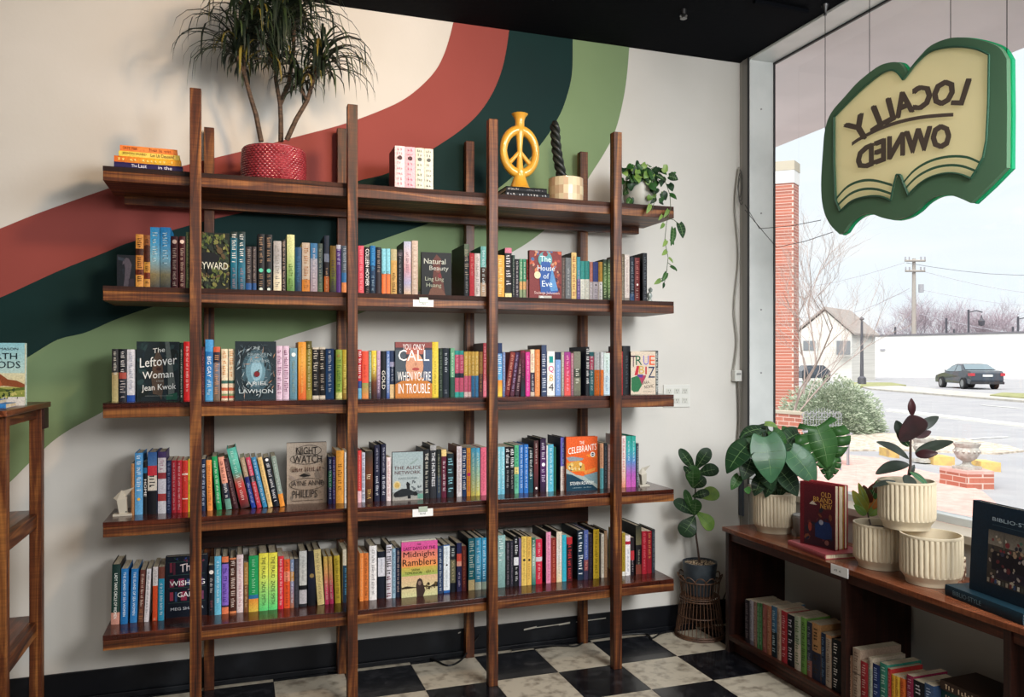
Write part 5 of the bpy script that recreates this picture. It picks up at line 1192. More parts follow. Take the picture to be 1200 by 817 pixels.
for (x0, x1, py, b, c, l) in [
 (872.6, 877.8, 702, '2a242a', '8a7c80', 'dark thin book at the far end, far bay of the low bookcase'),
 (878, 882.6, 703, 'a09ca4@.9/6a6470', '5c5864', 'thin pale grey book, far bay of the low bookcase'),
 (882.8, 886.6, 705, '8a6a5c', 'c8b0a0', 'thin brownish book beside the pale grey one, far bay of low bookcase'),
 (886.8, 889.7, 706, '4c7c4c', 'b0d0a8', 'thin leaf green book left of its twin, far bay of low bookcase'),
 (889.9, 892.8, 706.5, '3c6c40', 'b0d0a8', 'thin darker green book right of its twin, far bay of low bookcase'),
 (893, 898, 707, '8c5048', 'c89080', 'dusty red book right of the thin green ones, low bookcase'),
 (898.2, 903.6, 709, 'a06448', 'd0a088', 'brownish orange book, far bay of the low bookcase'),
 (903.8, 910, 709.5, '3c6480@.5/14242c', 'c0d8e0', 'blue black book, far bay of the low bookcase'),
 (910.2, 915, 712, 'b89a84', '6a5040', 'tan book left of the red one, far bay of low bookcase'),
 (915.2, 922, 715, 'a42c34@.5/a83038', 'e0a0a0', 'tall bright red book, far bay of the low bookcase'),
 (922.2, 930.4, 719, '14141c', 'd0ccd8', 'wide black book right of the red one, far bay of low bookcase'),
 (930.6, 938, 721, 'a8b098@.5/c8bca8', '4c6c3c', 'pale green and cream book, far bay of the low bookcase'),
 (938.2, 945, 722.5, '6c9848', '2c4420', 'bright green book, far bay of the low bookcase'),
 (945.2, 951, 728, '2c3040@.7/8c5a50', '90909c', 'dark slate book behind the orange brown one, low bookcase'),
 (951.2, 961.5, 729, 'b88858@.5/24283c', '3c2c1c', 'wide orange brown and navy book, far bay of the low bookcase'),
 (961.7, 967, 741, '1c2c44', '7c98b8', 'navy blue book, far bay of the low bookcase'),
 (967.2, 973.8, 743, 'd09a6c@.06/c0ac98', '6c5848', 'narrow cream book with orange top, far bay of low bookcase')]:
    lowbook(ypx(x0), ypx(x1), ztx(x0, py), b, [('~', c, .08, .9, .5)], l, G1, R.uniform(.12, .16))
lowbook(ypx(974), ypx(984.6), ztx(974, 748), '101418', [('~', 'e8e4dc', .06, .55, .4), ('~', 'e8e4dc', .5, .95, .4)], 'wide black book with bold white script by the divider', G1, .17, True)
for (x0, x1, py, b, c, l, d) in [
 (993.5, 998.5, 767, '7c5c48~a07860', 'c8b098', 'brown patterned book next to the divider, near bay of low bookcase', .14),
 (998.8, 1008, 758.5, 'b8a08c@.45/5c4c40@.02/b8a08c', '7c6454', 'thick tan book with marbled top edge, near bay of low bookcase', .2),
 (1008.3, 1016.5, 774, 'a83038~98282c', 'e0b0a8', 'red book with pale letters, near bay of the low bookcase', .13),
 (1017, 1022, 770, 'c8b8a4@.2/b0b8a8', '5c6c60', 'thin cream book, near bay of the low bookcase', .16),
 (1022.3, 1030.5, 777, '1c2c5c~243c78', 'a8b8e0', 'navy blue book with white print, near bay of low bookcase', .13),
 (1030.8, 1039.8, 776, '3c8c78~2c7864', 'c0e0d0', 'sea green book, near bay of the low bookcase', .16),
 (1040, 1044, 783, 'b83838', 'e0a0a0', 'thin scarlet book, near bay of the low bookcase', .15),
 (1044.2, 1049, 790, 'e0a838', '9c5c1c', 'amber book leftmost of three yellowish ones, near bay low bookcase', .15),
 (1049.2, 1054, 792, 'e8b840', 'a8641c', 'golden book middle of three yellowish ones, near bay low bookcase', .15),
 (1054.2, 1060.5, 794, 'd86c30', '8c2c14', 'orange book rightmost of three yellowish ones, near bay low bookcase', .15),
 (1062, 1069.8, 790, '8c2848@.5/241c28', 'd0a0b0', 'maroon and black book, near bay of the low bookcase', .16),
 (1070, 1082.7, 796, '14141c', 'e0dce4', 'black book with large white letters, near bay of low bookcase', .15),
 (1083, 1093.7, 800, '3c5478~4c6c98', 'b8c8e0', 'steel blue book, near bay of the low bookcase', .15)]:
    lowbook(ypx(x0), ypx(x1), ztx(x0, py), b, [('~', c, .06, .92, .5)], l, G2, d)
# books lying beside them
def flatbook(cx, cy, z, L, d, h, rot, cols, label, grp, name_txt=None, hard=True, letter='e0d8c8', spine=None):
    """L along the spine (local x), d deep; spine on the local -y side"""
    e = thing('book', label, 'book', (cx, cy, z), grp)
    M = Matrix.Translation((cx, cy, z)) @ Matrix.Rotation(rot, 4, 'Z') @ Matrix.Translation((-L/2, -d/2, 0)) @ Matrix(((0, 0, 1, 0), (0, 1, 0, 0), (1, 0, 0, 0), (0, 0, 0, 1)))
    bookmesh(e, M, h, d, L, parse_bands(cols), hard, lying=True)
    return e, M
yb = ypx(1115)
zz = .084
for i, (h, c, l) in enumerate(((.07, '3c4c5c', 'grey blue book at the bottom of the lying pile, near bay'), (.07, '6c5c4c', 'brown book second from bottom of the lying pile, near bay'), (.055, '1f4a44', 'dark green book under the top of the lying pile, near bay'), (.032, '3c2c24', 'dark brown book on top of the lying pile, near bay'))):
    e, M = flatbook(BX+.13, 1.99, zz, .25, .17, h, math.radians(-90+(-3, 4, -5, 2)[i]), c, l, 'books lying in the near bay of the low bookcase'); zz += h
    tm = MB(); o = M @ Vector((h*.25, -.001, .02)); strokes(tm, o, (M.to_3x3() @ Vector((0, 0, 1)))*.2, (M.to_3x3() @ Vector((1, 0, 0)))*h*.5, hexc('d8c0a0'), rnd, 16); tm.build('title_lettering', FLAT, e)
# card on the bookcase edge
c = atx(983, 666, BX-.013)
t_ = thing('shelf_card', 'white card clipped to the low bookcase top edge', 'label', (BX-.014, c.y, BT-.03)); A, B = atx(974, HOR, BX-.014).y, atx(994, HOR, BX-.014).y
m = MB(); m.box((BX-.0155, B, BT-.036), (BX-.0135, A, BT+.002)); m.build('card', CARD, t_)
tm = MB(); strokes(tm, Vector((BX-.0162, A-.018, BT-.022)), Vector((0, -(A-B)*.5, 0)), Vector((0, 0, .009)), hexc('3c3c3c'), rnd, 7); tm.build('card_print', FLAT, t_)

# ------------------------------------------------------------------ ribbed pots
CERA = mat('cream_ribbed_ceramic', 'cdbfa4', .5, noise=(12, 'c2b398', (1, 1, 1), .4, .7))
def ribpot(c, r_, h, label, plant=None, name='ribbed_pot', cat='pot', soil=True):
    t_ = thing(name, label, cat, c)
    m = MB(); m.lathe(c, [(.001, .001), (r_*.80, .001), (r_*.81, .010), (r_*.84, .018), (r_*.97, .036)], 120)
    m.lathe(c, [(r_*.97, .036), (r_*.995, .042), (r_, .05), (r_, h*.6), (r_, h-.012), (r_*.99, h-.009)], 360, rib=(36, .0055, .040, h-.011))
    m.lathe(c, [(r_*.99, h-.009), (r_*1.0, h-.006), (r_*.99, h), (r_*.93, h), (r_*.92, h-.012), (r_*.90, h*.4 if not soil else h-.03), (r_*.84, .02 if not soil else h-.03)], 96)
    if not soil: m.disc((c.x, c.y, c.z+.02), r_*.86, 48)
    m.build('pot', CERA, t_, smooth=True)
    if soil: q = MB(); q.disc((c.x, c.y, c.z+h-.028), r_*.92, 40); q.build('soil', SOIL, t_)
    return t_
P0 = Vector((2.395, 3.165, BT)); PM = ribpot(P0, .097, .186, 'large green monstera in cream ribbed pot at the far end of the bookcase', name='potted_monstera', cat='plant')
P1 = Vector((2.372, 2.483, BT)); P2 = Vector((2.375, 2.243, BT)); 
PC = ribpot(P1, .098, .172, 'variegated yellow and rust leaved plant in lower left ribbed pot', name='potted_croton', cat='plant', soil=True)
PE = ribpot(P2, .104, .178, 'empty cream ribbed pot, lower right of the pyramid', soil=False)
P3 = Vector((2.372, 2.352, BT+.1785)); PR = ribpot(P3, .100, .178, 'dark leaved rubber plant in ribbed pot balanced on two pots', name='potted_rubber_plant', cat='plant')
c = atz(934, 620, BT); c = Vector((2.455, 3.03, BT)); t_ = thing('grey_pot', 'small grey pot half hidden behind the upright red book', 'pot', c)
m = MB(); m.lathe(c, [(.001, .001), (.03, .001), (.046, .03), (.05, .09), (.046, .095), (.04, .07), (.001, .07)], 28); m.build('pot_wall', mat('soft_grey_ceramic', '8c8a84', .5), t_, smooth=True)
m = MB(); m.lathe(c+Vector((0, 0, .0955)), [(.044, 0), (.05, .003), (.044, .006)], 24); m.build('rim', MATS['soft_grey_ceramic'], t_, smooth=True)
# monstera leaves: base px, tip px, distance offset, width px, shape, material
DM = 3.72
def lv(parent, bx, by, tx, ty, w, tb, tt, shape, m_, nrm=None, curl=.15, lab=None, nm='leaf'):
    b, t = att(bx, by, tb), att(tx, ty, tt)
    leafmesh(nm, parent, m_, b, t, w*tb/FPX, nrm, shape, curl, label=lab); return b
top = P0+Vector((0, 0, .16))
ML = [(896,513,905,566,44,3.58,3.52,'heart',LS,(-.4,-.9,.5)),(877,520,851,553,31,3.6,3.55,'heart',LG,(-.8,-.6,.5)),(892,503,866,511,22,3.68,3.66,'heart',LG,(-.2,-.4,1)),(905,506,921,530,25,3.72,3.70,'heart',LM,(0,-.9,.6)),
 (957,500,972,550,70,3.72,3.68,'split',LM,(-.25,-1,.25)),(970,532,972,563,30,3.76,3.74,'split',LM,(-.2,-1,.2)),(926,529,958,568,36,3.6,3.55,'heart',LS,(-.3,-.8,.6)),(915,553,936,581,26,3.66,3.62,'heart',LG,(-.2,-.9,.4)),
 (880,538,871,562,24,3.64,3.6,'heart',LG,(-.5,-.9,.2)),(866,558,857,574,13,3.66,3.64,'heart',LM,None),(897,497,912,500,14,3.72,3.70,'heart',LL,(0,-.6,1)),(892,560,884,581,18,3.68,3.66,'heart',LG,None),(905,560,897,583,17,3.7,3.68,'heart',LG,None),
 (918,560,914,582,18,3.72,3.7,'heart',LG,None),(903,528,889,548,24,3.7,3.67,'heart',LG,None),(880,575,872,574,9,3.6,3.58,'oval',LM,None),(936,508,914,520,26,3.76,3.72,'heart',LG,(0,-.8,.8)),(925,541,921,558,14,3.74,3.72,'heart',LL,None),(886,508,900,520,24,3.74,3.72,'heart',LG,(0,-.6,1)),(912,515,925,536,20,3.75,3.75,'heart',LG,None),(902,505,880,527,30,3.77,3.74,'heart',LG,(-.2,-.8,.6)),(915,506,935,527,30,3.78,3.76,'heart',LM,(.1,-.8,.6)),(895,540,905,575,28,3.66,3.62,'heart',LG,None),(925,520,946,545,30,3.70,3.66,'heart',LG,(0,-1,.4)),(884,512,868,540,28,3.66,3.62,'heart',LM,(-.5,-.8,.4)),(910,545,925,578,26,3.7,3.66,'heart',LG,None)]
r = random.Random(2)
for (bx, by, tx, ty, w, tb, tt, sh, m_, nr) in ML:
    b = lv(PM, bx, by, tx, ty, w, tb, tt, sh, m_, nr)
    m = MB(); o = top+Vector((r.uniform(-.03, .03), r.uniform(-.03, .03), 0)); mid = (o+b)/2+Vector((0, 0, .03)); m.tube([o, mid, b], [.0035, .003, .0022], 6); m.build('leaf_stalk', STEM, PM, smooth=True)
# rubber plant
c = P3+Vector((0, 0, .15)); m = MB(); st = [Vector((c.x, c.y, c.z)), att(1067, 545, 3.0), att(1067, 520, 3.0), att(1069, 490, 3.0)]; m.tube(st, [.0055, .005, .0045, .003], 8); m.build('stem', mat('brown_stem', '3c2a22', .5), PR, smooth=True)
for (bx, by, tx, ty, w, tb, tt, sh, m_, nr) in [(1069,489,1068,466,9,3.0,3.0,'lance',LB,None),(1068,516,1067,487,40,3.0,2.93,'oval',LB,(-.4,-1,.25)),(1070,506,1102,487,13,3.0,3.02,'oval',LBG,None),(1072,513,1093,505,9,3.02,3.05,'oval',LB,None),(1058,512,1050,492,12,3.03,3.05,'oval',LBG,None),
   (1066,538,1028,516,15,3.0,2.95,'oval',LBG,(-.2,-.8,.8)),(1071,533,1119,515,16,3.0,3.0,'oval',LBG,(0,-.7,1)),(1072,533,1100,531,11,2.98,2.94,'oval',LB,None),(1065,543,1026,554,18,3.0,2.93,'oval',LBG,(-.2,-.6,1)),(1064,559,1072,544,7,3.0,3.0,'lance',LBG,None),
   (1063,556,1068,577,17,2.96,2.90,'oval',LBG,(-.3,-1,.3)),(1065,552,1090,571,13,3.0,2.95,'oval',LS,(0,-.7,1)),(1050,564,1022,570,9,2.98,2.93,'oval',LBG,(0,-.5,1)),(1078,570,1098,573,10,3.0,3.0,'oval',LG,(0,-.4,1)),(1056,571,1040,572,9,3.0,3.0,'oval',LG,(0,-.4,1)),(1066,524,1050,506,9,3.04,3.06,'oval',LG,None)]:
    lv(PR, bx, by, tx, ty, w, tb, tt, sh, m_, nr, .1)
c = P1+Vector((0, 0, .14)); m = MB(); m.tube([c+Vector((-.02, .02, 0)), att(1017, 603, 3.25), att(1020, 576, 3.27)], [.004, .0035, .002], 6); m.build('stem', MATS['brown_stem'], PC, smooth=True)
for (bx, by, tx, ty, w, m_) in [(1016,602,999,575,13,LY),(1019,592,1012,569,13,LR),(1019,598,1032,575,13,LO),(1020,583,1026,566,12,LR),(1018,605,1037,587,12,LL),(1015,604,1001,592,9,LL),(1020,590,1029,562,11,LM),(1017,596,1006,566,9,LY)]:
    lv(PC, bx, by, tx, ty, w, 3.25, 3.23, 'oval', m_, None, .15)

# ------------------------------------------------------------------ red cookbook display
RED = '7c1c24'
e, M = flatbook(2.352, 2.765, BT, .27, .19, .021, math.radians(-90-6), 'a04c50~b06060', 'flat pinkish red book under the upright red books', 'display books on the low bookcase')
def upright(cx, cy, z, w, d, h, rot, side, label, grp, art, thick, nm='book', lean=0):
    """front cover faces local -y after rotation; spine at local x=0 side"""
    e = thing(nm, label, 'book', (cx, cy, z), grp)
    M = Matrix.Translation((cx, cy, z)) @ Matrix.Rotation(rot, 4, 'Z') @ Matrix.Rotation(lean, 4, 'X') @ Matrix.Translation((0, thick, 0)) @ Matrix.Rotation(math.radians(-90), 4, 'Z')
    bookmesh(e, M, thick, w, h, [(0, hexc(side), 1, hexc(side))], True)
    mb, tm, lay = MB(), MB(), [0]
    class A_: pass
    a = A_(); a.w, a.h = w, h
    def P(u, v, k): return M @ Vector((thick+.0004+.0003*k, u*w, v*h))
    def poly(pts, c): lay[0] += .15; kk = lay[0]; mb.face([P(u, v, kk) for u, v in pts], hexc(c))
    def rect(u0, v0, u1, v1, c, c2=None): lay[0] += .15; kk = lay[0]; mb.face([P(u0, v0, kk), P(u1, v0, kk), P(u1, v1, kk), P(u0, v1, kk)], [hexc(c), hexc(c), hexc(c2 or c), hexc(c2 or c)])
    def ell(u, v, ru, rv, c, n=18): poly([(u+ru*math.cos(2*math.pi*i/n), v+rv*math.sin(2*math.pi*i/n)) for i in range(n)], c)
    def text(t, u0, v0, u1, v1, c): lay[0] += .15; o = P(u0, v0, lay[0]+.4); put_text(tm, t, o, P(u1, v0, lay[0]+.4)-o, P(u0, v1, lay[0]+.4)-o, hexc(c))
    a.poly, a.rect, a.ell, a.text = poly, rect, ell, text
    art(a); mb.build('cover_picture', PRINT, e)
    if tm.v: tm.build('title_lettering', FLAT, e)
    return e, M
def art_old(a):
    a.rect(0, 0, 1, 1, '5c1820', '6c1c26'); a.rect(.12, .02, .99, .97, '2c1820', '5c1c26'); blobs(a, 30, .2, .1, .95, .6, ['3c1c24', '24222c', '5c2c2c', '70402c', '1f2434'], .04, .1, 12)
    a.poly([(.45,.16),(.45,.36),(.55,.42),(.85,.42),(.92,.34),(.92,.18),(.7,.14)], '1a2c54'); a.ell(.62, .4, .06, .04, '8c8c98'); a.ell(.3, .3, .05, .07, '8c3c30'); a.ell(.78, .1, .06, .04, '7c5048'); a.poly([(.28,.66),(.38,.72),(.5,.66)], 'c8b8a8')
    a.text('OLD', .62, .80, .9, .88, 'c8984c'); a.text('BRAND', .4, .71, .93, .79, 'c8984c'); a.text('NEW', .6, .62, .92, .70, 'c8984c')
b0, b1 = att(937.6, 636, 3.434), att(978.7, 646, 3.279)
zf = BT+.021; rotb = math.atan2(b1.y-b0.y, b1.x-b0.x)
UL = .178
e, M = upright(b0.x, b0.y, zf, UL, .03, .268, rotb, '7c1c26', 'upright dark red book with gold title and kitchen scene', 'display books on the low bookcase', art_old, .024)
sd = Vector((-math.sin(rotb), math.cos(rotb), 0))
def plain_art(a): a.rect(0, 0, 1, 1, '982c38')
q = Vector((b0.x, b0.y, 0))+sd*.026
e, M = upright(q.x, q.y, zf, UL*.99, .03, .262, rotb, 'b88434', 'upright cream paged book with orange edge behind the dark red cover', 'display books on the low bookcase', lambda a: a.rect(0, 0, 1, 1, 'b88434'), .030)
q = Vector((b0.x, b0.y, 0))+sd*.058
e, M = upright(q.x, q.y, zf, UL*1.0, .03, .266, rotb, 'a83440', 'red speckled book rearmost of the three upright ones', 'display books on the low bookcase', plain_art, .022)

# ------------------------------------------------------------------ blue design book display
G = 'blue design books at the near end of the low bookcase'
c0 = atz(1107, 697, BT); c1 = atz(1197, 733, BT); rot2 = math.atan2(c1.y-c0.y, c1.x-c0.x)
d1 = (c1-c0).normalized(); L = .33; dd_ = Vector((-d1.y, d1.x, 0)); cc = c0+d1*L/2+dd_*.125; zt2 = .036
e, M = flatbook(cc.x, cc.y, BT, L, .25, zt2, rot2, '16303c', 'flat teal blue book with title on its spine under the upright one', G)
tm = MB(); o = M @ Vector((zt2*.3, -.001, L*.12)); put_text(tm, 'BIBLIO·STYLE', o, (M.to_3x3() @ Vector((0, 0, 1)))*L*.38, (M.to_3x3() @ Vector((1, 0, 0)))*zt2*.42, hexc('6c8c98')); tm.build('title_lettering', FLAT, e)
def art_bib(a):
    a.rect(0, 0, 1, 1, '0e2230', '10283a'); a.rect(.24, .14, .98, .72, '3a3430', '4c4640'); a.rect(.24, .56, .98, .72, '8c8478', '5c564e'); a.rect(.30, .3, .92, .5, '1c1a22'); a.rect(.36, .22, .86, .32, '282430')
    blobs(a, 46, .27, .16, .95, .5, ['8c7c6c', '3c3c50', 'b0a490', '5c2c30', '20222c', 'a89c94'], .015, .04, 21); blobs(a, 26, .3, .5, .95, .66, ['7c3438', 'b8b0a0', '4c6c5c', '2c2c34', 'a08870'], .015, .035, 22)
    for i in range(14): a.rect(.26+.05*i, .155, .29+.05*i, .20, ['9c9080', '6c3434', '34486c', 'c8c0b0', '4c4c44'][i % 5])
    a.rect(.46, .54, .48, .71, '5c5850'); a.rect(.76, .54, .78, .71, '5c5850')
    a.text('BIBLIO·STYLE', .30, .825, .92, .865, 'a8bcc8'); a.rect(.30, .78, .92, .783, '4c6474')
b0 = att(1135.8, 688.5, 2.687); bz = BT+zt2+.0005; b0.z = bz
h_ = att(1135.8, 584.6, 2.687).z-att(1135.8, 688.5, 2.687).z
upright(b0.x, b0.y, bz, .30, .03, h_, rot2+.02, '0e2230', 'upright dark blue book with a room photograph on its cover', G, art_bib, .028, lean=math.radians(-3))
# small patterned pot behind
c = atz(1131, 684, BT); c = Vector((2.50, 2.26, BT)); t_ = thing('patterned_pot', 'little brown patterned pot behind the blue book', 'pot', c)
m = MB(); PATT = mat('patterned_glaze', 'c8b8a0', .5, noise=(60, '5c3c2c', (1, 1, 1), .5, .55)); m.lathe(c, [(.001, .001), (.034, .001), (.042, .02), (.04, .075), (.036, .078), (.034, .05), (.001, .05)], 24); m.build('pot_wall', PATT, t_, smooth=True)
m = MB(); m.lathe(c+Vector((0, 0, .078)), [(.035, 0), (.041, .002), (.036, .005)], 24); m.build('rim', CERA, t_, smooth=True)

# ------------------------------------------------------------------ fig on its wicker stand
fx = Vector((2.10, 3.46, 0)); fx = atz(820, 744, 0); fx = Vector((fx.x, fx.y, 0))
DF = ray(820, 744); tF = (fx.y)/DF.y
WK = mat('dark_wicker', '5a3c28', .6, noise=(30, '3c2618', (1, 1, 1), .4, .7))
t_ = thing('wicker_stand', 'brown wicker plant stand flared like an hourglass on the floor', 'plant stand', fx)
pxm = tF/FPX; rB, rM, rT = 28*pxm, 21*pxm, 23*pxm; Hs = (750-685)*pxm; 
def prof(f): return rB*(1-f)**1.3*1.0+(1-(1-f)**1.3)*rM if f < .72 else rM+(rT-rM)*((f-.72)/.28)
for z_, rr, th in ((.006, rB, .006), (.018, rB*.99, .005), (Hs*.38, None, .003), (Hs*.66, None, .003), (Hs*.70, None, .003), (Hs, rT, .004)):
    rr = rr or prof(z_/Hs); m = MB(); N = 40; m.tube([fx+Vector((rr*math.cos(2*math.pi*k/N), rr*math.sin(2*math.pi*k/N), z_)) for k in range(N+1)], th, 6, cap=False); m.build('hoop', WK, t_, smooth=True)
NR_ = 36
for k in range(NR_):
    a = 2*math.pi*k/NR_; m = MB(); m.tube([fx+Vector((prof(f)*math.cos(a), prof(f)*math.sin(a), .006+f*(Hs-.006))) for f in (0, .25, .5, .72, .86, 1)], .0021, 5); m.build('cane', WK, t_, smooth=True)
m = MB(); NL = 12
for k in range(NL):
    a0 = 2*math.pi*k/NL; pts = []
    for i in range(9):
        f = i/8; a = a0+(f-.5)*2*math.pi/NL*1.3; q = math.sin(math.pi*f); pts.append(fx+Vector(((rT+.012*q)*math.cos(a), (rT+.012*q)*math.sin(a), Hs-.004+.035*q)))
    m.tube(pts, .003, 5)
m.build('scalloped_rim', WK, t_, smooth=True)
m = MB(); m.lathe(fx+Vector((0, 0, Hs*.72)), [(.001, 0), (rM*.98, 0), (rM*.98, .004), (.001, .004)], 28); m.build('inner_tray', WK, t_)
zp = Hs*.72+.0045; pf = Vector((fx.x, fx.y, zp)); ztop_ = EYE-(658-HOR)*pxm
fp = thing('potted_fig', 'young fiddle leaf fig in dark grey pot on the wicker stand', 'plant', pf)
hP = ztop_-zp; rP = 20*pxm
m = MB(); m.lathe(pf, [(.001, .001), (rP*.72, .001), (rP*.80, .01), (rP, hP-.01), (rP, hP), (rP*.93, hP), (rP*.9, hP-.02)], 40); m.build('pot', mat('charcoal_pot', '2a3138', .55, noise=(30, '363e44', (1, 1, 1), .4, .7)), fp, smooth=True)
m = MB(); m.disc((pf.x, pf.y, pf.z+hP-.014), rP*.92, 32); m.build('soil', SOIL, fp)
m = MB(); r = random.Random(8)
for _ in range(150):
    a = r.uniform(0, 6.28); q = rP*.86*math.sqrt(r.random()); c = pf+Vector((q*math.cos(a), q*math.sin(a), hP-.010)); s = r.uniform(.003, .006)
    m.lathe(c, [(.0005, -s*.6), (s, 0), (.0005, s*.7)], 5)
g_ = m.build('pebbles', mat('tan_pebbles', 'b09c80', .7, noise=(40, '84705a', (1, 1, 1), .4, .6)), fp); g_['kind'] = 'stuff'
m = MB(); m.tube([pf+Vector((0, 0, hP-.014)), att(816, 630, tF), att(813, 600, tF), att(815, 575, tF), att(814, 550, tF)], [.006, .005, .0045, .004, .003], 7); m.build('stem', mat('brown_stem', '3c2a22', .5), fp, smooth=True)
for (bx, by, tx, ty, w, m_, nr) in [(815,552,797,527,12,LG,None),(815,550,831,526,16,LG,None),(817,556,842,549,18,LG,(0,-.8,.7)),(812,572,812,546,17,LM,None),(816,582,843,578,20,LL,(-.2,-.8,.8)),(813,603,791,587,17,LG,(0,-.9,.6)),(816,600,836,620,19,LL,(-.1,-.8,.6)),(814,605,800,628,22,LG,(-.2,-.9,.3)),(811,582,831,577,11,LG,None),(813,560,802,547,7,LG,None),(812,572,826,560,14,LG,None),(814,604,816,586,14,LM,None),(812,600,803,575,9,LM,None)]:
    lv(fp, bx, by, tx, ty, w*1.3, tF-.03, tF-.06, 'fiddle', m_, nr)

# ================================================================== SHELF UNIT AT THE LEFT
LX, LYF = -.722, 3.44
ls = thing('side_shelf', 'stained timber shelf unit cut off at the left edge', 'shelf unit', (-.90, 3.1, 0))
for (x, y) in ((LX, LYF), (LX, 2.955), (-1.02, LYF), (-1.02, 2.955)):
    m = MB(); m.box((x-.021, y-.021, 0), (x+.021, y+.021, 1.245)); m.build('post', WZ, ls, bevel=.002)
for z_ in (1.245, .826, .419):
    top_ = z_ > 1.2
    if top_:
        m = MB(); m.box((-1.06, 2.90, z_-.020), (LX+.030, 3.53, z_)); s_ = m.build('shelf', wood_mat('shelf_top_y', 1, '2a120a', '5a2c18', '8a5030', .3), ls, bevel=.002)
    else:
        m = MB(); m.box((-1.00, 2.92, z_-.018), (LX-.023, 3.52, z_)); s_ = m.build('shelf', wood_mat('shelf_top_y', 1, '2a120a', '5a2c18', '8a5030', .3), ls, bevel=.002)
    m = MB(); m.box((LX-.022 if not top_ else LX-.0215, 2.977, z_-(.058 if top_ else .052)), (LX+.004, LYF-.0215, z_-.0205 if top_ else z_+.002)); m.build('shelf_edge', WY_, s_, bevel=.001)
m = MB(); m.box((LX+.0215, LYF-.02, 1.147), (LX+.030, LYF+.05, 1.2245)); m.build('end_block', DW, ls)
def art_north(a):
    a.rect(0, .5, 1, 1, 'b8d4cc', '8cc4d0'); a.rect(0, .3, 1, .52, 'd8c898', 'd8d4b0'); a.rect(0, .12, 1, .3, '7c8c3c', 'a8a858'); a.rect(0, 0, 1, .14, 'dcd8d0')
    a.poly([(.2,.52),(.4,.56),(.55,.50),(.68,.42),(.85,.40),(1,.34),(1,.28),(.6,.32),(.4,.30)], '8c4c2c'); a.poly([(.3,.5),(.45,.52),(.58,.34),(.5,.28)], 'b8643c'); a.poly([(.4,.3),(.7,.26),(1,.3),(1,.25),(.5,.22)], '5c6c2c')
    blobs(a, 26, .35, .10, .97, .26, ['3c4c28', '24341f', '98a450', 'c8c070'], .02, .05, 7)
    a.text('DANIEL MASON', .12, .885, .88, .925, '24343c'); a.text('NORTH', .08, .74, .86, .84, '16262c'); a.text('WOODS', .06, .60, .92, .71, '16262c'); a.rect(.1, .1, .5, .14, '3c78b8')
yb_ = 3.22; q = aty(29, HOR, yb_); qh = aty(20, 402, yb_).z-1.2455; wN = .162
upright(q.x-wN, yb_, 1.2455, wN, .03, qh, 0, 'a8c0b8', 'facing cover with landscape painting and dark capitals on the left unit', None, art_north, .03)
a0 = aty(13, HOR, 3.12); e, M = flatbook(a0.x-.10, 3.12, 1.2455, .20, .13, .014, 0, '3c84c8', 'pale blue booklet lying in front of the landscape cover', None, hard=False)
e, M = flatbook(a0.x-.125, 3.115, 1.26, .20, .12, .012, .05, '2c70b8', 'darker blue booklet on top of the pale blue one', None, hard=False)
# ================================================================== HANGING SIGN
SGX = 2.50
def sg(x, y, off=0.0): return atx(960+x/3.27, 30+y/3.27, SGX) + Vector((off, 0, 0))
outer = crom([(78,800),(40,760),(15,700),(7,610),(14,480),(22,400),(45,335),(100,270),(150,215),(220,160),(262,143),(300,141),(320,158),(335,188)], 4)[:-1]+crom([(335,188),(350,160),(385,118),(430,75),(500,48),(570,47),(640,62),(690,85),(718,128)], 4)[:-1]+[(718,128),(720,330),(718,545),(650,615),(580,680)]+crom([(580,680),(540,662),(500,650),(450,652),(405,675),(370,708),(330,733),(285,744),(240,736),(200,722),(160,726),(122,752),(95,790)], 4)
sgo = thing('hanging_sign', 'green and cream open book shaped sign hanging in the window', 'sign', sg(360, 745, 0))
def plate(mb, pts, x0, x1, col=None):
    """flat plate in the sign plane between two offsets towards the street"""
    A = [sg(x, y, x0) for x, y in pts]; B = [sg(x, y, x1) for x, y in pts]; n = len(pts)
    mb.face(A[::-1], col); mb.face(B, col)
    for i in range(n): mb.face([A[i], A[(i+1) % n], B[(i+1) % n], B[i]], col)
GRN = mat('sign_green', '5a7c60', .5, trans=.25, spec=.2); CRM = mat('sign_cream', 'f6eecc', .6, trans=.68, spec=.2); EDG = mat('sign_acrylic_edge', '38c894', .2, trans=.7); INK = mat('sign_lettering', '4c4038', .6); DGR = mat('sign_dark_green', '2c5440', .5, trans=.1)

big = [((x-365)*1.008+365+3, (y-400)*1.006+400) for x, y in outer]; 
cream = crom([(60,350),(110,298),(165,245),(225,195),(268,173),(300,178),(325,208)], 4)[:-1]+crom([(325,208),(345,182),(372,148),(420,105),(480,86),(550,82),(610,92),(655,112)], 4)[:-1]+[(655,112),(652,300),(645,440),(632,505),(610,548),(585,586)]+crom([(585,586),(545,570),(490,566),(430,582),(385,610),(345,650)], 4)[:-1]+[(345,650),(328,610),(315,572),(300,572),(290,610),(278,670)]+crom([(278,670),(240,655),(190,655),(130,672),(84,712)], 4)[:-1]+[(84,712),(66,670),(60,520)]
def holed(mb, out_, in_, x0, x1):
    allp = list(out_)+list(in_); tr_ = tessellate_polygon([[Vector((x, y, 0)) for x, y in out_], [Vector((x, y, 0)) for x, y in in_]])
    mb.raw([sg(x, y, x0) for x, y in allp], [tuple(t) for t in tr_]); mb.raw([sg(x, y, x1) for x, y in allp], [tuple(t) for t in tr_])
    for loop in (out_, in_):
        n_ = len(loop)
        for i in range(n_): a, b = loop[i], loop[(i+1) % n_]; mb.face([sg(*a, x0), sg(*b, x0), sg(*b, x1), sg(*a, x1)])
m = MB(); holed(m, outer, cream, .0, .018); m.build('sign_frame', GRN, sgo)
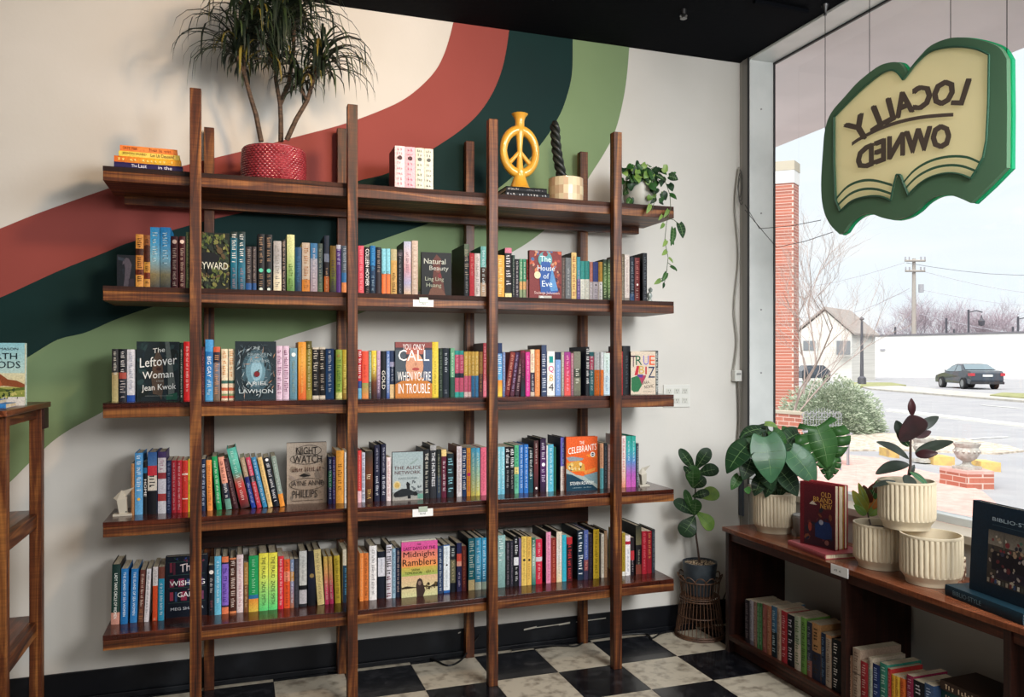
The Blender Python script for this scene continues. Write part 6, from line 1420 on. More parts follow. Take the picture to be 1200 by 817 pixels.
m = MB(); holed(m, big, cream, .019, .034); m.build('acrylic_edge', EDG, sgo)
m = MB(); plate(m, cream, .004, .010); m.build('cream_panel', CRM, sgo)
rim = MB()
for i in range(len(cream)):
    a, b = cream[i], cream[(i+1) % len(cream)]; rim.tube([sg(*a, -.006), sg(*b, -.006)], .004, 5)
rim.build('panel_outline', DGR, sgo)
for pts in ([(66,668),(110,620),(160,597),(215,594),(285,612)], [(74,690),(120,648),(170,628),(225,628),(280,645)], [(325,605),(370,555),(430,520),(500,503),(570,505),(625,528)], [(332,628),(380,580),(440,548),(500,536),(555,540),(610,560)]):
    c = crom(pts, 5); m = MB(); h_ = 5
    for i in range(len(c)-1):
        (x0, y0), (x1, y1) = c[i], c[i+1]; m.face([sg(x0, y0+h_, -.0065), sg(x1, y1+h_, -.0065), sg(x1, y1-h_, -.0065), sg(x0, y0-h_, -.0065)])
    m.build('page_line', DGR, sgo)
def sg_text(txt, TL, TR, BL, BR, bow):
    """lettering faces the street; from inside it reads mirrored. corners given in the reading direction of the text"""
    v, f, asp = glyphs(txt); m = MB(); pts = []
    for a, b in v:
        top = (TL[0]+(TR[0]-TL[0])*a, TL[1]+(TR[1]-TL[1])*a); bot = (BL[0]+(BR[0]-BL[0])*a, BL[1]+(BR[1]-BL[1])*a)
        x = bot[0]+(top[0]-bot[0])*b; y = bot[1]+(top[1]-bot[1])*b+bow*4*a*(1-a); pts.append((x, y))
    m.raw([sg(x, y, -.0075) for x, y in pts], f); m.raw([sg(x, y, -.0045) for x, y in pts], [g_[::-1] for g_ in f])
    return m
for dx, nm, mt in ((0, 'lettering', INK),):
    for t, TL, TR, BL, BR, bow in (('LOCALLY', (585,205), (100,385), (552,305), (150,455), -46), ('OWNED', (506,378), (150,478), (506,468), (150,560), -18)):
        m = sg_text(t, TL, TR, BL, BR, bow)
        # bold slab strokes: the same outlines repeated with a small shift
        m2 = MB(); 
        for k, (sx, sy) in enumerate(((-4, -3), (4, -3), (-4, 3), (4, 3), (0, 0))):
            q = sg_text(t, (TL[0]+sx, TL[1]+sy), (TR[0]+sx, TR[1]+sy), (BL[0]+sx, BL[1]+sy), (BR[0]+sx, BR[1]+sy), bow); off = Vector((-.0002*k, 0, 0))
            m2.raw([Vector(p)+off for p in q.v], q.f)
        m2.build(nm, mt, sgo)
c = crom([(130,455),(165,432),(240,395),(320,368),(400,352),(470,345),(520,342)], 5); m = MB()
for i in range(len(c)-1):
    (x0, y0), (x1, y1) = c[i], c[i+1]; f0, f1 = i/(len(c)-1), (i+1)/(len(c)-1); h0, h1 = 7, 7
    m.face([sg(x0, y0+h0, -.0075), sg(x1, y1+h1, -.0075), sg(x1, y1-h1, -.0075), sg(x0, y0-h0, -.0075)])
m.build('underline', INK, sgo)
for (px, py) in ((967, 160), (1019, 92), (1114, 45), (1180, 72)):
    p = atx(px, py, SGX+.02); m = MB(); m.tube([(p.x, p.y, p.z-.01), (p.x, p.y, H-.05)], .0016, 6); m.build('hanging_wire', mat('dark_wire', '2c2c2c', .4, 1), sgo)
    m = MB(); m.lathe((p.x, p.y, H-.055), [(.002, 0), (.008, .004), (.005, .02), (.016, .05), (.016, .054)], 12); m.build('ceiling_hook', MATS['dull_steel'], sgo, smooth=True)
for a, b, c in (((869,240),(890,268),(962,258)), ((869,246),(910,290),(976,272))):
    pts = [atx(a[0]+4, a[1], SGX-.0), atx(b[0], b[1], SGX), atx((b[0]+c[0])/2, (b[1]+c[1])/2+2, SGX), atx(c[0], c[1], SGX+.01)]
    m = MB(); m.tube(pts, .0016, 5); m.build('power_wire', MATS['dark_wire'], sgo, smooth=True)

# ================================================================== OUTSIDE THE WINDOW
GZ = -.12
def gp(px, py, z=GZ): return atz(px, py, z)
ASP = mat('grey_asphalt', '88888c', .9, spec=.1, noise=(1.5, '929294', (1, 1, 1), .35, .7)); CON = mat('pale_concrete', 'a8a49c', .85, noise=(3, '8f8c86', (1, 1, 1), .35, .7)); PAV = mat('red_pavers', 'c49c94', .9, noise=(9, 'b08880', (1, 1, 1), .35, .7))
WHT = mat('road_paint', 'c8c8c4', .7); GRS = mat('winter_grass', '8a8a5c', .9, noise=(4, '6c7048', (1, 1, 1), .3, .7)); GRV = mat('pale_gravel', 'b8aea0', .9, noise=(12, '8f8478', (1, 1, 1), .4, .6))
m = MB(); m.box((2.95, -60, GZ-.3), (190, 200, GZ)); struct(m.build('ground', ASP))
def gpatch(name, pts, m_, z, h=.0):
    mb = MB(); P = [gp(x, y) for x, y in pts]
    P = [Vector((p.x, p.y, z)) for p in P]; mb.face(P)
    n_ = len(P)
    for i in range(n_): a, b = P[i], P[(i+1) % n_]; mb.face([a, b, Vector((b.x, b.y, GZ-.02)), Vector((a.x, a.y, GZ-.02))])
    return struct(mb.build(name, m_))
gpatch('trim_4', [(890,640),(890,522),(990,534),(1032,538),(1068,550),(1112,560),(1152,578),(1190,612),(1215,640)], PAV, GZ+.02)
m = MB(); a, b = atz(1005, 566, GZ), atz(1200, 610, GZ)
# sidewalk by the wall
m = MB(); m.box((2.88, -30, GZ-.1), (4.1, 30, GZ+.03)); struct(m.build('trim_5', CON))
gpatch('trim_6', [(890,556),(890,508),(990,508),(1065,510),(1130,516),(1182,524),(1200,530),(1170,533),(1110,531),(1060,529),(1010,529),(960,530)], GRV, GZ+.03)
gpatch('trim_7', [(1038,482.4),(1042,480.8),(1200,499.2),(1700,557),(1700,561),(1200,501)], WHT, GZ+.05)
gpatch('trim_8', [(1000,452),(1030,451),(1100,458),(1200,467),(1900,526),(1900,534),(1200,472),(1090,463),(1020,457)], CON, GZ+.08)
gpatch('trim_9', [(1160,466),(1175,463),(1200,464),(1300,470),(1300,476),(1200,469.5)], GRS, GZ+.12)
gpatch('trim_10', [(990,449.5),(1045,450),(1062,453),(1000,455)], GRS, GZ+.10)
for (a, b) in (((1150,475),(1195,479)), ((1075,519),(1180,512.5))):
    A, B = gp(*a), gp(*b); d = (B-A).normalized().cross(Vector((0, 0, 1)))*.06; m = MB(); m.face([A-d+Vector((0,0,.012)), B-d+Vector((0,0,.012)), B+d+Vector((0,0,.012)), A+d+Vector((0,0,.012))]); tag(m.build('road_line', WHT), 'faint white line across the far road' if a[0] == 1150 else 'faint white line on the car park asphalt', 'road marking')

# canopy over the shopfront
m = MB(); m.box((XR+.155, -30, 3.10), (4.02, 12.0, 3.32)); struct(m.build('trim_11', mat('canopy_soffit', 'ddd2d0', .8, noise=(1.2, 'd2c8c6', (1, 1, 1), .4, .6))))

# brick pier carrying a roof end
BRK = bpy.data.materials.new('red_brick'); BRK.use_nodes = True; n = BRK.node_tree.nodes; L = BRK.node_tree.links
t = n.new('ShaderNodeTexCoord'); mpn = n.new('ShaderNodeMapping'); mpn.inputs['Rotation'].default_value = (math.radians(90), 0, 0)
br = n.new('ShaderNodeTexBrick'); br.inputs['Scale'].default_value = 1; br.inputs['Brick Width'].default_value = .21; br.inputs['Row Height'].default_value = .072; br.inputs['Mortar Size'].default_value = .006
br.inputs['Color1'].default_value = (*hexc('a4604e'), 1); br.inputs['Color2'].default_value = (*hexc('8a5244'), 1); br.inputs['Mortar'].default_value = (*hexc('b8a49a'), 1)
cx = n.new('ShaderNodeSeparateXYZ'); ad = n.new('ShaderNodeMath'); cb = n.new('ShaderNodeCombineXYZ')
L.new(t.outputs['Object'], cx.inputs[0]); L.new(cx.outputs[0], ad.inputs[0]); L.new(cx.outputs[1], ad.inputs[1]); L.new(ad.outputs[0], cb.inputs[0]); L.new(cx.outputs[2], cb.inputs[1]); L.new(cb.outputs[0], br.inputs['Vector'])
L.new(br.outputs['Color'], n['Principled BSDF'].inputs['Base Color']); n['Principled BSDF'].inputs['Roughness'].default_value = .85
tp = 19.0; a = att(911, 495, tp); b = att(930, 495, tp); c = att(942, 495, tp)
zt_ = EYE+(HOR-214)*tp/FPX; ze = EYE+(HOR-188)*tp/FPX; zm = EYE+(HOR-199)*tp/FPX
pier = thing('brick_pier', 'tall red brick pier with pale cap outside beside the window frame', 'pier', (b.x, b.y, GZ))
wv = Vector((CY, -SY, 0)); fv = Vector((SY, CY, 0))
def obox(name, c0, ax, ay, z0, z1, m_, parent):
    P = [c0, c0+ax, c0+ax+ay, c0+ay]; m = MB(); lo = [Vector((p.x, p.y, z0)) for p in P]; hi = [Vector((p.x, p.y, z1)) for p in P]
    m.raw(lo+hi, [(3,2,1,0),(4,5,6,7),(0,1,5,4),(1,2,6,5),(2,3,7,6),(3,0,4,7)]); return m.build(name, m_, parent)
# corner edge nearest the viewer at px 930
ca, sa = math.cos(.9), math.sin(.9)
e1_ = (-wv*math.cos(.35)+fv*math.sin(.35))*.42; e2_ = (wv*math.cos(.95)+fv*math.sin(.95))*.42
cc0 = Vector((b.x, b.y, 0))
obox('brick_shaft', cc0, e2_, e1_, GZ, zt_, BRK, pier)
obox('white_band', cc0-(e1_+e2_)*.04, e2_*1.08, e1_*1.08, zt_+.001, zm, mat('white_cap', 'c8c8c6', .6), pier)
obox('stone_cap', cc0-(e1_+e2_)*.06, e2_*1.12, e1_*1.12, zm+.001, ze, mat('tan_cap', 'a09888', .7), pier)
# low brick wall and its rail in front
tw = 14.0; A = att(905, 500, tw); B = att(941, 500, tw-.6)
lw = thing('low_brick_wall', 'low red brick wall with grey coping below the shrub', 'wall', (A.x, A.y, GZ))
ax_ = Vector((B.x-A.x, B.y-A.y, 0)); obox('brick_body', Vector((A.x, A.y, 0)), ax_, fv*.3, GZ, EYE-(484-HOR)*tw/FPX, BRK, lw)
obox('coping', Vector((A.x, A.y, 0))-fv*.03, ax_*1.02, fv*.36, EYE-(484-HOR)*tw/FPX+.001, EYE-(480.5-HOR)*tw/FPX, MATS['tan_cap'], lw)

# shrub
def G(px, t): p = att(px, HOR, t); return Vector((p.x, p.y, GZ))
SH1 = leafmat('frosty_green', '9aa68e', '7c8c72', .6, .2, 0); SH2 = leafmat('pale_frosty_green', 'c4cab8', 'a8b29e', .6, .2, 0); TW = mat('bare_twig', '6a5a50', .8)
sh = thing('spreading_shrub', 'low spreading frosty green shrub outside the window', 'shrub', G(977, 17.2)); r = random.Random(31)
for mt, cnt in ((SH1, 5200), (SH2, 4600)):
    m = MB(); C = G(977, 17.4); W2 = 62*17.3/FPX; Hh = 1.08
    for i in range(cnt):
        a = r.uniform(0, 6.283); el = math.asin(r.uniform(.0, 1)); rr = r.uniform(.78, 1.03)*(1+.10*math.sin(3*a+1)+.08*math.sin(7*a+el*6))
        p = C+Vector((rr*math.cos(a)*math.cos(el)*W2, rr*math.sin(a)*math.cos(el)*W2*.8, rr*math.sin(el)*Hh*.97+.02))
        d = Vector((math.cos(a)*math.cos(el)+r.uniform(-.5, .5), math.sin(a)*math.cos(el)+r.uniform(-.5, .5), math.sin(el)*.4+r.uniform(-.35, .4))).normalized()
        s = r.uniform(.035, .09); w_ = d.orthogonal().normalized()*s*.22; u = d.cross(w_)*1
        m.face([p-w_, p+d*s+u*.3, p+w_]); m.face([p-u, p+d*s*.9-w_*.5, p+u])
    o = m.build('foliage', mt, sh); o['kind'] = 'stuff'
m = MB()
for i in range(26):
    a = r.uniform(0, 6.28); C = G(977, 17.4); m.tube([C+Vector((.1*math.cos(a), .1*math.sin(a), 0)), C+Vector((.6*math.cos(a)*W2, .5*math.sin(a)*W2, r.uniform(.3, .75)))], [.02, .008], 4)
m.build('branches', TW, sh)
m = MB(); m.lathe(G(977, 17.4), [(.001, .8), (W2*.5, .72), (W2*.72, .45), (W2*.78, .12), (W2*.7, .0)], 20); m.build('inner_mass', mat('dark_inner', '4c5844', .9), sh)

def bare_tree(name, label, base, h, spread, seed, depth=5, r0=.05, lean=(0, 0), mt=TW, grp=None, cnt=3, upb=.25):
    r = random.Random(seed); t_ = thing(name, label, 'tree', base, grp); tr, bm2 = MB(), MB()
    def grow(p, d, L, rad, k):
        q = p+d*L*.5+Vector((r.uniform(-1, 1), r.uniform(-1, 1), r.uniform(-.4, .6)))*L*.07; e = p+d*L
        (tr if k == depth else bm2).tube([p, q, e], [rad, rad*.85, rad*.66], 5 if k > depth-2 else 3, cap=False)
        if k == 0: return
        for i in range(cnt if k < depth else cnt+2):
            dd = (d+Vector((r.uniform(-1, 1)*spread, r.uniform(-1, 1)*spread, r.uniform(-.3, .6)+upb))).normalized()
            s = r.uniform(.25, 1) if i else 1
            grow(p+(e-p)*s, dd, L*r.uniform(.6, .82), rad*.6, k-1)
    grow(Vector(base), Vector((lean[0], lean[1], 1)).normalized(), h*.3, r0, depth)
    tr.build('trunk', mt, t_); bm2.build('branches', mt, t_)
    return t_
bare_tree('bare_tree', 'leafless young tree in front of the brick pier outside', G(919, 15.5), 5.4, .85, 17, 6, .028, (.42*CY, -.42*SY), mt=mat('pale_twig', '8c7e78', .85), cnt=3, upb=.22)
SC_ = 1
TW2 = mat('distant_twig', '8c8088', .9)
for i, (px, t, h, s) in enumerate(((1062, 106, 5.6, 9), (1080, 104, 6.6, 4), (1098, 108, 6.4, 5), (1118, 105, 5.5, 6), (1140, 109, 4.9, 12), (1152, 107, 5.5, 7), (1168, 104, 5.9, 8), (1186, 108, 5.3, 10))):
    lab = ('leftmost of the eight distant bare trees behind the white building', 'second from left of the distant bare trees, behind the utility pole', 'third from left of the distant bare trees behind the white building', 'fourth from left of the distant bare trees behind the white building',
           'small distant bare tree beside the street lamp with hanging lantern', 'sixth from left of the distant bare trees behind the white building', 'seventh from left of the distant bare trees behind the white building', 'rightmost of the eight distant bare trees behind the white building')[i]
    bare_tree('bare_tree', lab, Vector((G(px, t).x, G(px, t).y, GZ)), h*2.2, .95, 40+s, 5, .08, mt=TW2, grp='distant bare trees behind the building', cnt=4, upb=.1)
# far white building
WB = mat('white_render', 'c8c8c6', .7, noise=(.5, 'bcbcba', (1, 1, 1), .35, .7))
wbld = thing('white_building', 'long low flat roofed white building across the road', 'building', G(1130, 80)); T0 = 74.0
A = G(1013, 84); B = G(1380, 66); d = (B-A)*2.4; nrm = Vector((-d.y, d.x, 0)).normalized()
if nrm.dot(fv) < 0: nrm = -nrm
hW = EYE+(HOR-393)*80/FPX
obox('wall', Vector((A.x, A.y, 0)), d, nrm*7, GZ, hW, WB, wbld); obox('roof_edge', Vector((A.x, A.y, 0))-nrm*.1-d*.001, d*1.002, nrm*7.2, hW+.001, hW+.16, mat('dark_coping', '5c5a60', .6), wbld)
f_ = Vector((A.x, A.y, 0))+d*(.064/2.4)-nrm*.12; obox('wall_lamp', f_, d.normalized()*.5, nrm*.1, EYE+(HOR-411)*83/FPX, EYE+(HOR-409)*83/FPX, mat('grey_metal', '8a8a90', .5), wbld)
# gabled house
hs = thing('gabled_house', 'pale house with grey gabled roof left of the white building', 'house', G(975, 66)); HT = 66.0
def hp(px, py, t): return att(px, py, t)
Q = hp(967, 362, HT); Lf, Rt = hp(930, 392, HT+1), hp(1001, 391.5, HT-1); Lf.z = Rt.z = (Lf.z+Rt.z)/2
bL, bR = Vector((Lf.x, Lf.y, GZ)), Vector((Rt.x, Rt.y, GZ)); back = (fv*.75+wv*.66).normalized()*6
HW = mat('pale_siding', 'c4c2bc', .8, noise=(1, 'b4b2ac', (.1, .1, 14), .4, .6)); RF = mat('grey_shingle_roof', '8c8480', .85, noise=(3, '7a7470', (1, 1, 1), .3, .7))
m = MB(); inn = (Rt-Lf)*.04
m.raw([bL+inn, bR-inn, Rt-inn, Q-Vector((0,0,.15)), Lf+inn]+[p+back for p in (bL+inn, bR-inn, Rt-inn, Q-Vector((0,0,.15)), Lf+inn)], [(0,1,2,3,4),(9,8,7,6,5),(1,6,7,2),(0,4,9,5),(2,7,8,3),(3,8,9,4)]); m.build('wall', HW, hs)
m = MB(); f0 = -back*.03
for S in (Lf, Rt):
    e_ = (S-Q)*.06; up = Vector((0, 0, .18)); P = [Q+f0, S+e_+f0, S+e_+back*1.03, Q+back*1.03]; m.raw(P+[p+up for p in P], [(0,1,2,3),(7,6,5,4),(0,4,5,1),(1,5,6,2),(2,6,7,3),(3,7,4,0)])
m.build('roof', RF, hs)
for (x0, y0, x1, y1) in ((979,398,998,417), (940,398,957,412), (966,374,969,380)):
    a, b = hp(x0, y0, HT-1.6), hp(x1, y1, HT-1.6); fr_ = MB(); fr_.raw([(a.x, a.y, b.z), (b.x, b.y, b.z), (b.x, b.y, a.z), (a.x, a.y, a.z)]+[(p[0]+back.x*.05, p[1]+back.y*.05, p[2]) for p in ((a.x, a.y, b.z), (b.x, b.y, b.z), (b.x, b.y, a.z), (a.x, a.y, a.z))], [(0,1,2,3),(7,6,5,4),(0,4,5,1),(1,5,6,2),(2,6,7,3),(3,7,4,0)])
    w_ = fr_.build('window', mat('window_trim', 'b8b8b4', .6), hs)
    i_ = .12; a2, b2 = hp(x0+2, y0+2, HT-1.62), hp((x0+x1)/2-.6, y1-1.5, HT-1.62)
    if x1-x0 > 5:
        for (u0, u1) in ((x0+1.5, (x0+x1)/2-.5), ((x0+x1)/2+.5, x1-1.5)):
            p, q = hp(u0, y0+1.5, HT-1.66), hp(u1, y1-1.5, HT-1.66); m = MB(); m.face([(p.x, p.y, q.z), (q.x, q.y, q.z), (q.x, q.y, p.z), (p.x, p.y, p.z)]); m.build('pane', mat('dim_pane', '6c7074', .3), w_)
# poles, lamps, wires
STL = mat('dark_pole', '3c3c44', .6); WDP = mat('grey_timber_pole', '8c8680', .8)
def ppole(px, py0, t, py1): b = G(px, t); return b, EYE+(HOR-py1)*t/FPX
b, zt3 = ppole(1010, 452, 52.5, 375); t_ = thing('street_pole', 'slim dark lamp pole at the kerb left of the white building', 'pole', b)
m = MB(); m.lathe(b, [(.28, 0), (.26, .5), (.12, .62), (.07, zt3-b.z)], 10); m.build('shaft', STL, t_); m = MB(); m.lathe((b.x, b.y, zt3+.001), [(.12, 0), (.16, .06), (.02, .2)], 10); m.build('finial', STL, t_)
tu = 100; b, zt3 = ppole(1071, 440, tu, 303); up_ = thing('utility_pole', 'tall timber utility pole with crossarms behind the white building', 'pole', b)
m = MB(); m.tube([b, Vector((b.x, b.y, zt3))], [.32, .2], 8); m.build('shaft', WDP, up_)
for py, hw in ((306, 12), (318, 11.5)):
    z_ = EYE+(HOR-py)*tu/FPX; c = Vector((b.x, b.y, z_))-fv*.3; hw_ = hw*tu/FPX
    m = MB(); m.tube([c-wv*hw_, c+wv*hw_], .13, 6); m.build('crossarm', WDP, up_)
    m = MB()
    for k in (-1, -.6, .6, 1): m.tube([c+wv*hw_*k*.95+Vector((0, 0, .12)), c+wv*hw_*k*.95+Vector((0, 0, .5))], .1, 6)
    m.build('insulators', MATS['grey_metal'], up_)
c = b+wv*.9; m = MB(); z_ = EYE+(HOR-338)*tu/FPX; m.tube([(c.x, c.y, z_-.5), (c.x, c.y, z_+.5)], .3, 8); m.build('transformer', MATS['grey_metal'], up_)
wires = [((1062,308),(1071,306),(1340,312)), ((1081,340),(1081,340),(1340,352)), ((1078,356),(1078,356),(1340,352)), ((1066,338),(1066,338),(930,372)), ((1060,308),(1060,308),(840,340)), ((1066,372),(1066,372),(960,383)), ((1078,368),(1100,374),(1340,392)), ((1081,318),(1081,318),(1340,345))]
m = MB()
for a, _, c in wires:
    p, q = att(a[0], a[1], tu), att(c[0], c[1], tu*.9 if c[0] > a[0] else tu); pts = []
    for k in range(9):
        f = k/8; s_ = p.lerp(q, f); s_.z -= 1.6*math.sin(math.pi*f)*.8; pts.append(s_)
    m.tube(pts, .035, 3)
m.build('wires', mat('thin_grey_wire', '7c7c84', .6), up_)
for px, py1, t, l in ((1135, 363, 88, 'street lamp with hanging lantern above the white building'), (1193, 371, 87, 'dark post at the right edge above the white building'), (1109, 373, 88, 'short dark post between distant trees'), (1049, 383, 88, 'thin short post left of the utility pole'), (1118, 386, 88, 'lowest dark stub post behind the white roof'), (1187, 383, 88, 'short dark post next to the right edge post')):
    b, z_ = ppole(px, 430, t+4, py1); t_ = thing('lamp_post', l, 'post', b); m = MB(); m.tube([b, (b.x, b.y, z_)], .13, 6); m.build('shaft', STL, t_)
    if px in (1135, 1193):
        m = MB(); c = Vector((b.x, b.y, z_-.3)); m.tube([c, c+wv*.9+Vector((0, 0, .2)), c+wv*1.6], .07, 5); m.build('arm', STL, t_)
        if px == 1135: m = MB(); m.lathe(c+wv*1.5+Vector((0, 0, -2.2)), [(.03, .6), (.28, .7), (.36, 1.2), (.12, 1.5), (.04, 1.9)], 8); m.build('lantern', STL, t_)

# car on the far road
def car(c, ang, label):
    t_ = thing('parked_car', label, 'car', c); Rz = Matrix.Translation(c) @ Matrix.Rotation(ang, 4, 'Z')
    PNT = mat('dark_grey_car_paint', '3a424c', .25, .5, .6); GLS = mat('car_glass', '5c6c74', .1, coat=.5); TYR = mat('tyre', '141416', .8); ALU = mat('alloy', '9a9ca0', .35, .8); TL = mat('tail_light', '9a2c34', .3); 
    # body profile in x (length), z; +x is the rear seen from here
    prof = [(-2.42,.32),(-2.40,.60),(-2.25,.74),(-1.5,.88),(-.95,.94),(-.35,1.32),(.2,1.45),(.9,1.42),(1.55,1.10),(2.2,1.04),(2.42,.94),(2.44,.55),(2.36,.30)]
    W2_ = .92; m = MB(); n_ = len(prof)
    sec = []
    for x, z in prof:
        k = 1 if z < 1.0 else 1-(z-1.0)*.55; sec.append((x, z, W2_*k*(.93 if abs(x) > 2.3 else 1)))
    L_ = [Rz @ Vector((x, -w, z)) for x, z, w in sec]; R_ = [Rz @ Vector((x, w, z)) for x, z, w in sec]
    m.raw(L_+R_, [tuple(range(n_)), tuple(range(2*n_-1, n_-1, -1))]+[(i, i+n_, (i+1) % n_+n_, (i+1) % n_) for i in range(n_)]); m.build('body', PNT, t_, bevel=.03)
    for s in (-1, 1):
        m = MB(); y = s*(W2_*.865); k = lambda x, z: Rz @ Vector((x, s*(W2_*(1-(z-1.0)*.55)+.012), z))
        m.face([k(-.85, 1.0), k(.45, 1.0), k(.4, 1.37), k(.15, 1.39), k(-.3, 1.27)]); m.face([k(.52, 1.0), k(1.35, 1.04), k(.95, 1.33), k(.48, 1.37)]); m.build('side_window', GLS, t_)
        for x in (-1.45, 1.45):
            m = MB(); c_ = Rz @ Vector((x, s*.80, .33)); a_ = (Rz.to_3x3() @ Vector((0, s, 0))); m.tube([c_-a_*.11, c_+a_*.135], .33, 18); w_ = m.build('wheel', TYR, t_); m = MB(); m.tube([c_+a_*.136, c_+a_*.142], .21, 14); m.build('hub', ALU, w_)
        m = MB(); m.box((2.15, s*.90-.22 if s > 0 else -.92, .76), (2.465, .92 if s > 0 else -.90+.22, .92), None, Rz); m.build('tail_lamp', TL, t_)
        m = MB(); m.box((-.72, s*.93-.06, .98), (-.56, s*.93+.12*s+.06, 1.1), None, Rz); m.build('side_mirror', PNT, t_)
    m = MB(); q = lambda x, y, z: Rz @ Vector((x, y, z)); m.face([q(.97, -.66, 1.415), q(.97, .66, 1.415), q(1.57, .80, 1.125), q(1.57, -.80, 1.125)]); m.build('rear_window', GLS, t_)
    m = MB(); m.face([q(-.37, -.70, 1.33), q(-.37, .70, 1.33), q(-.97, .86, .96), q(-.97, -.86, .96)]); m.build('windscreen', GLS, t_)
    m = MB(); m.box((2.44, -.26, .72), (2.462, .26, .84), None, Rz); m.build('number_plate', mat('plate_white', 'b8b8b8', .5), t_)
    m = MB(); m.box((2.30, -.88, .30), (2.462, .88, .44), None, Rz); m.build('rear_bumper', mat('black_trim', '1c1c20', .6), t_)
cc_ = G(1134, 47)
# seen from behind and its near side: rear points towards viewer right
viewdir = math.atan2(SY and (cc_.y), cc_.x)
rear = (-fv*.99-wv*.11); car(cc_+Vector((0, 0, .0)), math.atan2(rear.y, rear.x), 'dark grey saloon car on the road outside')
b = G(952, 62); t_ = thing('parked_car', 'small dark car half hidden behind the bare tree', 'car', b)
Rz = Matrix.Translation(b) @ Matrix.Rotation(-YAW, 4, 'Z'); m = MB(); m.raw([Rz @ Vector(p) for p in ((-1.1,-.8,.3),(1.1,-.8,.3),(1.1,-.8,.85),(.6,-.7,1.3),(-.6,-.7,1.3),(-1.1,-.8,.85),(-1.1,.9,.3),(1.1,.9,.3),(1.1,.9,.85),(.6,.8,1.3),(-.6,.8,1.3),(-1.1,.9,.85))], [(0,1,2,3,4,5),(11,10,9,8,7,6),(0,6,7,1),(1,7,8,2),(2,8,9,3),(3,9,10,4),(4,10,11,5),(5,11,6,0)]); m.build('body', MATS['dark_grey_car_paint'], t_)
for x in (-.75, .75):
    m = MB(); m.tube([Rz @ Vector((x, -.86, .3)), Rz @ Vector((x, -.7, .3))], .3, 12); m.build('wheel', MATS['tyre'], t_)
b = G(998, 70); m = MB(); m.box((b.x-.8, b.y-.5, GZ), (b.x+.8, b.y+.5, GZ+1.5)); tag(m.build('utility_box', MATS['grey_metal']), 'grey box standing by the corner of the pale house', 'box')

# patio things
STN = mat('pale_stone', 'aaa8a2', .7, noise=(20, '948f88', (1, 1, 1), .4, .6)); YEL = mat('yellow_block', 'c8a860', .8, noise=(9, 'a8885c', (1, 1, 1), .35, .7))
def urn(px, py, w, label, z=GZ+.02):
    b = gp(px, py); b.z = z; t = (b.x*SY+b.y*CY); s = w*t/FPX/2; t_ = thing('stone_urn', label, 'urn', b)
    m = MB(); m.box((b.x-s*.75, b.y-s*.75, b.z), (b.x+s*.75, b.y+s*.75, b.z+s*.25)); m.build('plinth', STN, t_)
    m = MB(); m.lathe((b.x, b.y, b.z+s*.26), [(s*.6, 0), (s*.35, s*.15), (s*.3, s*.35), (s*.7, s*.6), (s*.92, s*1.0), (s*.9, s*1.35), (s*.84, s*1.5), (s*1.0, s*1.75), (s*1.02, s*1.85), (s*.86, s*1.85), (s*.8, s*1.4)], 20); m.build('bowl', STN, t_, smooth=True)
    m = MB()
    for k in range(14): a = 2*math.pi*k/14; m.lathe((b.x+s*.92*math.cos(a), b.y+s*.92*math.sin(a), b.z+s*1.45), [(.002, -s*.14), (s*.12, 0), (.002, s*.14)], 6)
    m.build('moulded_band', STN, t_)
    return t_
# red brick planter ledge
A = gp(1101, 574); B = gp(1130, 586); C_ = gp(1166, 586)
ld = thing('brick_ledge', 'low red brick ledge with stone urn standing on it', 'ledge', gp(1135, 572)); 
zL = GZ+.22; p0, p1, p2, p3 = gp(1101, 568), gp(1133, 574), gp(1165, 574), gp(1140, 566)
m = MB(); P = [Vector((p.x, p.y, 0)) for p in (p0, p1, p2, p3)]
m.raw([(p.x, p.y, GZ) for p in P]+[(p.x, p.y, zL-.04) for p in P], [(3,2,1,0),(4,5,6,7),(0,1,5,4),(1,2,6,5),(2,3,7,6),(3,0,4,7)]); m.build('brick_body', BRK, ld)
m = MB(); m.raw([(p.x, p.y, zL-.039) for p in P]+[(p.x, p.y, zL) for p in P], [(3,2,1,0),(4,5,6,7),(0,1,5,4),(1,2,6,5),(2,3,7,6),(3,0,4,7)]); m.build('ledge_top', PAV, ld)
u1 = urn(1133, 571, 29, 'pale moulded stone urn on the red ledge outside', zL+.001); u2 = urn(1083, 543, 26, 'second stone urn farther off behind the rubber plant')
for (x0, x1, y0, l) in ((1094, 1119, 545, 'yellow painted kerb block left of the stone urn'), (1150, 1173, 552, 'yellow painted kerb block right of the stone urn'), (1042, 1054, 536, 'yellow painted kerb block left of the rubber plant')):
    A, B = gp(x0, y0), gp(x1, y0+1.5); A.z = B.z = 0; t_ = thing('kerb_block', l, 'kerb block', ((A.x+B.x)/2, (A.y+B.y)/2, GZ)); o = obox('block', A, (B-A), fv*.35, GZ, GZ+.13, YEL, t_)
for px, pt, pb, l in ((985, 506, 553, 'left thin metal rail post outside by the monstera'), (993, 504, 547, 'right thin metal rail post outside by the monstera')):
    b = gp(px, pb); z_ = att(px, pt, b.x*SY+b.y*CY).z; m = MB(); m.tube([b, (b.x, b.y, z_)], .014, 6); t_ = thing('rail_post', l, 'post', b); m.build('shaft', MATS['grey_metal'], t_); m = MB(); m.tube([Vector((b.x, b.y, z_)), Vector((b.x, b.y, z_))-wv*.05+Vector((0, 0, .02)), Vector((b.x, b.y, z_))-wv*.08], .012, 6); m.build('handrail', MATS['grey_metal'], t_)
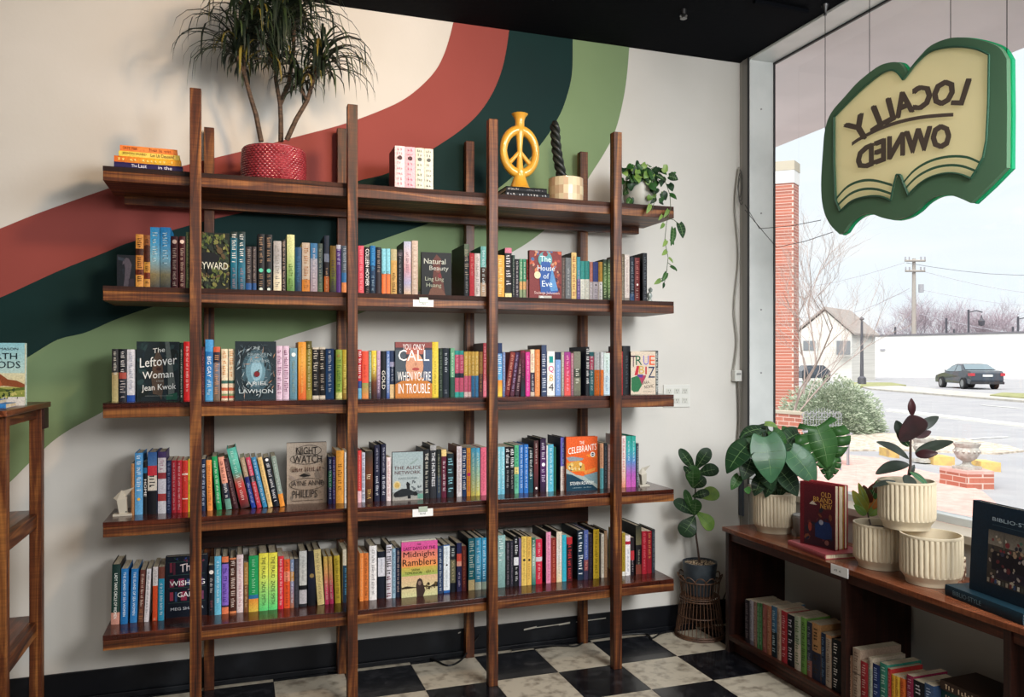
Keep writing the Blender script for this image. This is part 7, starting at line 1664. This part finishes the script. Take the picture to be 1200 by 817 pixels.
# wire bench
wbn = thing('wire_bench', 'grey wire mesh bench with scrolled back outside', 'bench', gp(965, 540)); T_ = 12.0
base = att(940, 505, T_); m = MB(); wd = 46*T_/FPX; z0 = EYE-(505-HOR)*T_/FPX; z1 = EYE-(478-HOR)*T_/FPX
for i in range(15):
    p = Vector((base.x, base.y, z0))+wv*wd*i/14; hh_ = (z1-z0)*(.75+.25*math.sin(math.pi*i/14)); m.tube([p, p+Vector((0, 0, hh_))], .004, 4)
for k in range(4): m.tube([Vector((base.x, base.y, z0+(z1-z0)*k/4)), Vector((base.x, base.y, z0+(z1-z0)*k/4))+wv*wd], .004, 4)
for i in range(6):
    c = Vector((base.x, base.y, z0+(z1-z0)*.7))+wv*wd*(i+.5)/6; m.tube([c+wv*.045*math.cos(a)+Vector((0, 0, .045*math.sin(a))) for a in [j*.7 for j in range(10)]], .004, 4, cap=False)
m.build('mesh_back', MATS['grey_metal'], wbn)
m = MB(); p = Vector((base.x, base.y, z0)); m.raw([p, p+wv*wd, p+wv*wd-fv*.4, p-fv*.4]+[q-Vector((0, 0, .02)) for q in (p, p+wv*wd, p+wv*wd-fv*.4, p-fv*.4)], [(0,1,2,3),(7,6,5,4),(0,4,5,1),(1,5,6,2),(2,6,7,3),(3,7,4,0)]); m.build('seat', MATS['grey_metal'], wbn)
for q in (p+wv*.04, p+wv*(wd-.04), p+wv*.04-fv*.36, p+wv*(wd-.04)-fv*.36): m = MB(); m.tube([q, Vector((q.x, q.y, GZ))], .012, 5); m.build('leg', MATS['grey_metal'], wbn)

# ================================================================== CEILING SPOTS AND ADDED FILL LAMPS (outside the frame)
for i, (x, y, z, en, sz, col, aim) in enumerate(LAMPS):
    l = bpy.data.lights.new('spot_or_fill_light', 'AREA'); l.shape = 'DISK'; l.size = sz; l.energy = en; l.color = col
    o = bpy.data.objects.new('spot_or_fill_light', l); COL.objects.link(o); o.location = (x, y, z)
    d = Vector(aim)-Vector((x, y, z)); o.rotation_euler = d.to_track_quat('-Z', 'Y').to_euler()
    side = ('near the middle posts', 'nearest the window', 'added as fill ahead of the viewer on the right', 'added as fill behind the viewer on the right', 'added as fill behind the viewer in the middle')[i]
    t_ = thing('spot_lamp' if sz < .3 else 'fill_lamp', 'black ceiling lamp '+side, 'lamp', (x, y, H-.004)); dn = d.normalized()
    m = MB(); c0 = Vector((x, y, z)); r_ = sz/2+.015; m.tube([c0+dn*.005, c0-dn*.12], r_, 24, cap=False)
    m.tube([c0-dn*.12, c0-dn*.121], [r_, .01], 24); m.build('lamp_shade', CEIL, t_, smooth=True)
    m = MB(); m.tube([c0-dn*.12, Vector((x, y, H-.004))], .012, 8); m.build('stem', CEIL, t_)
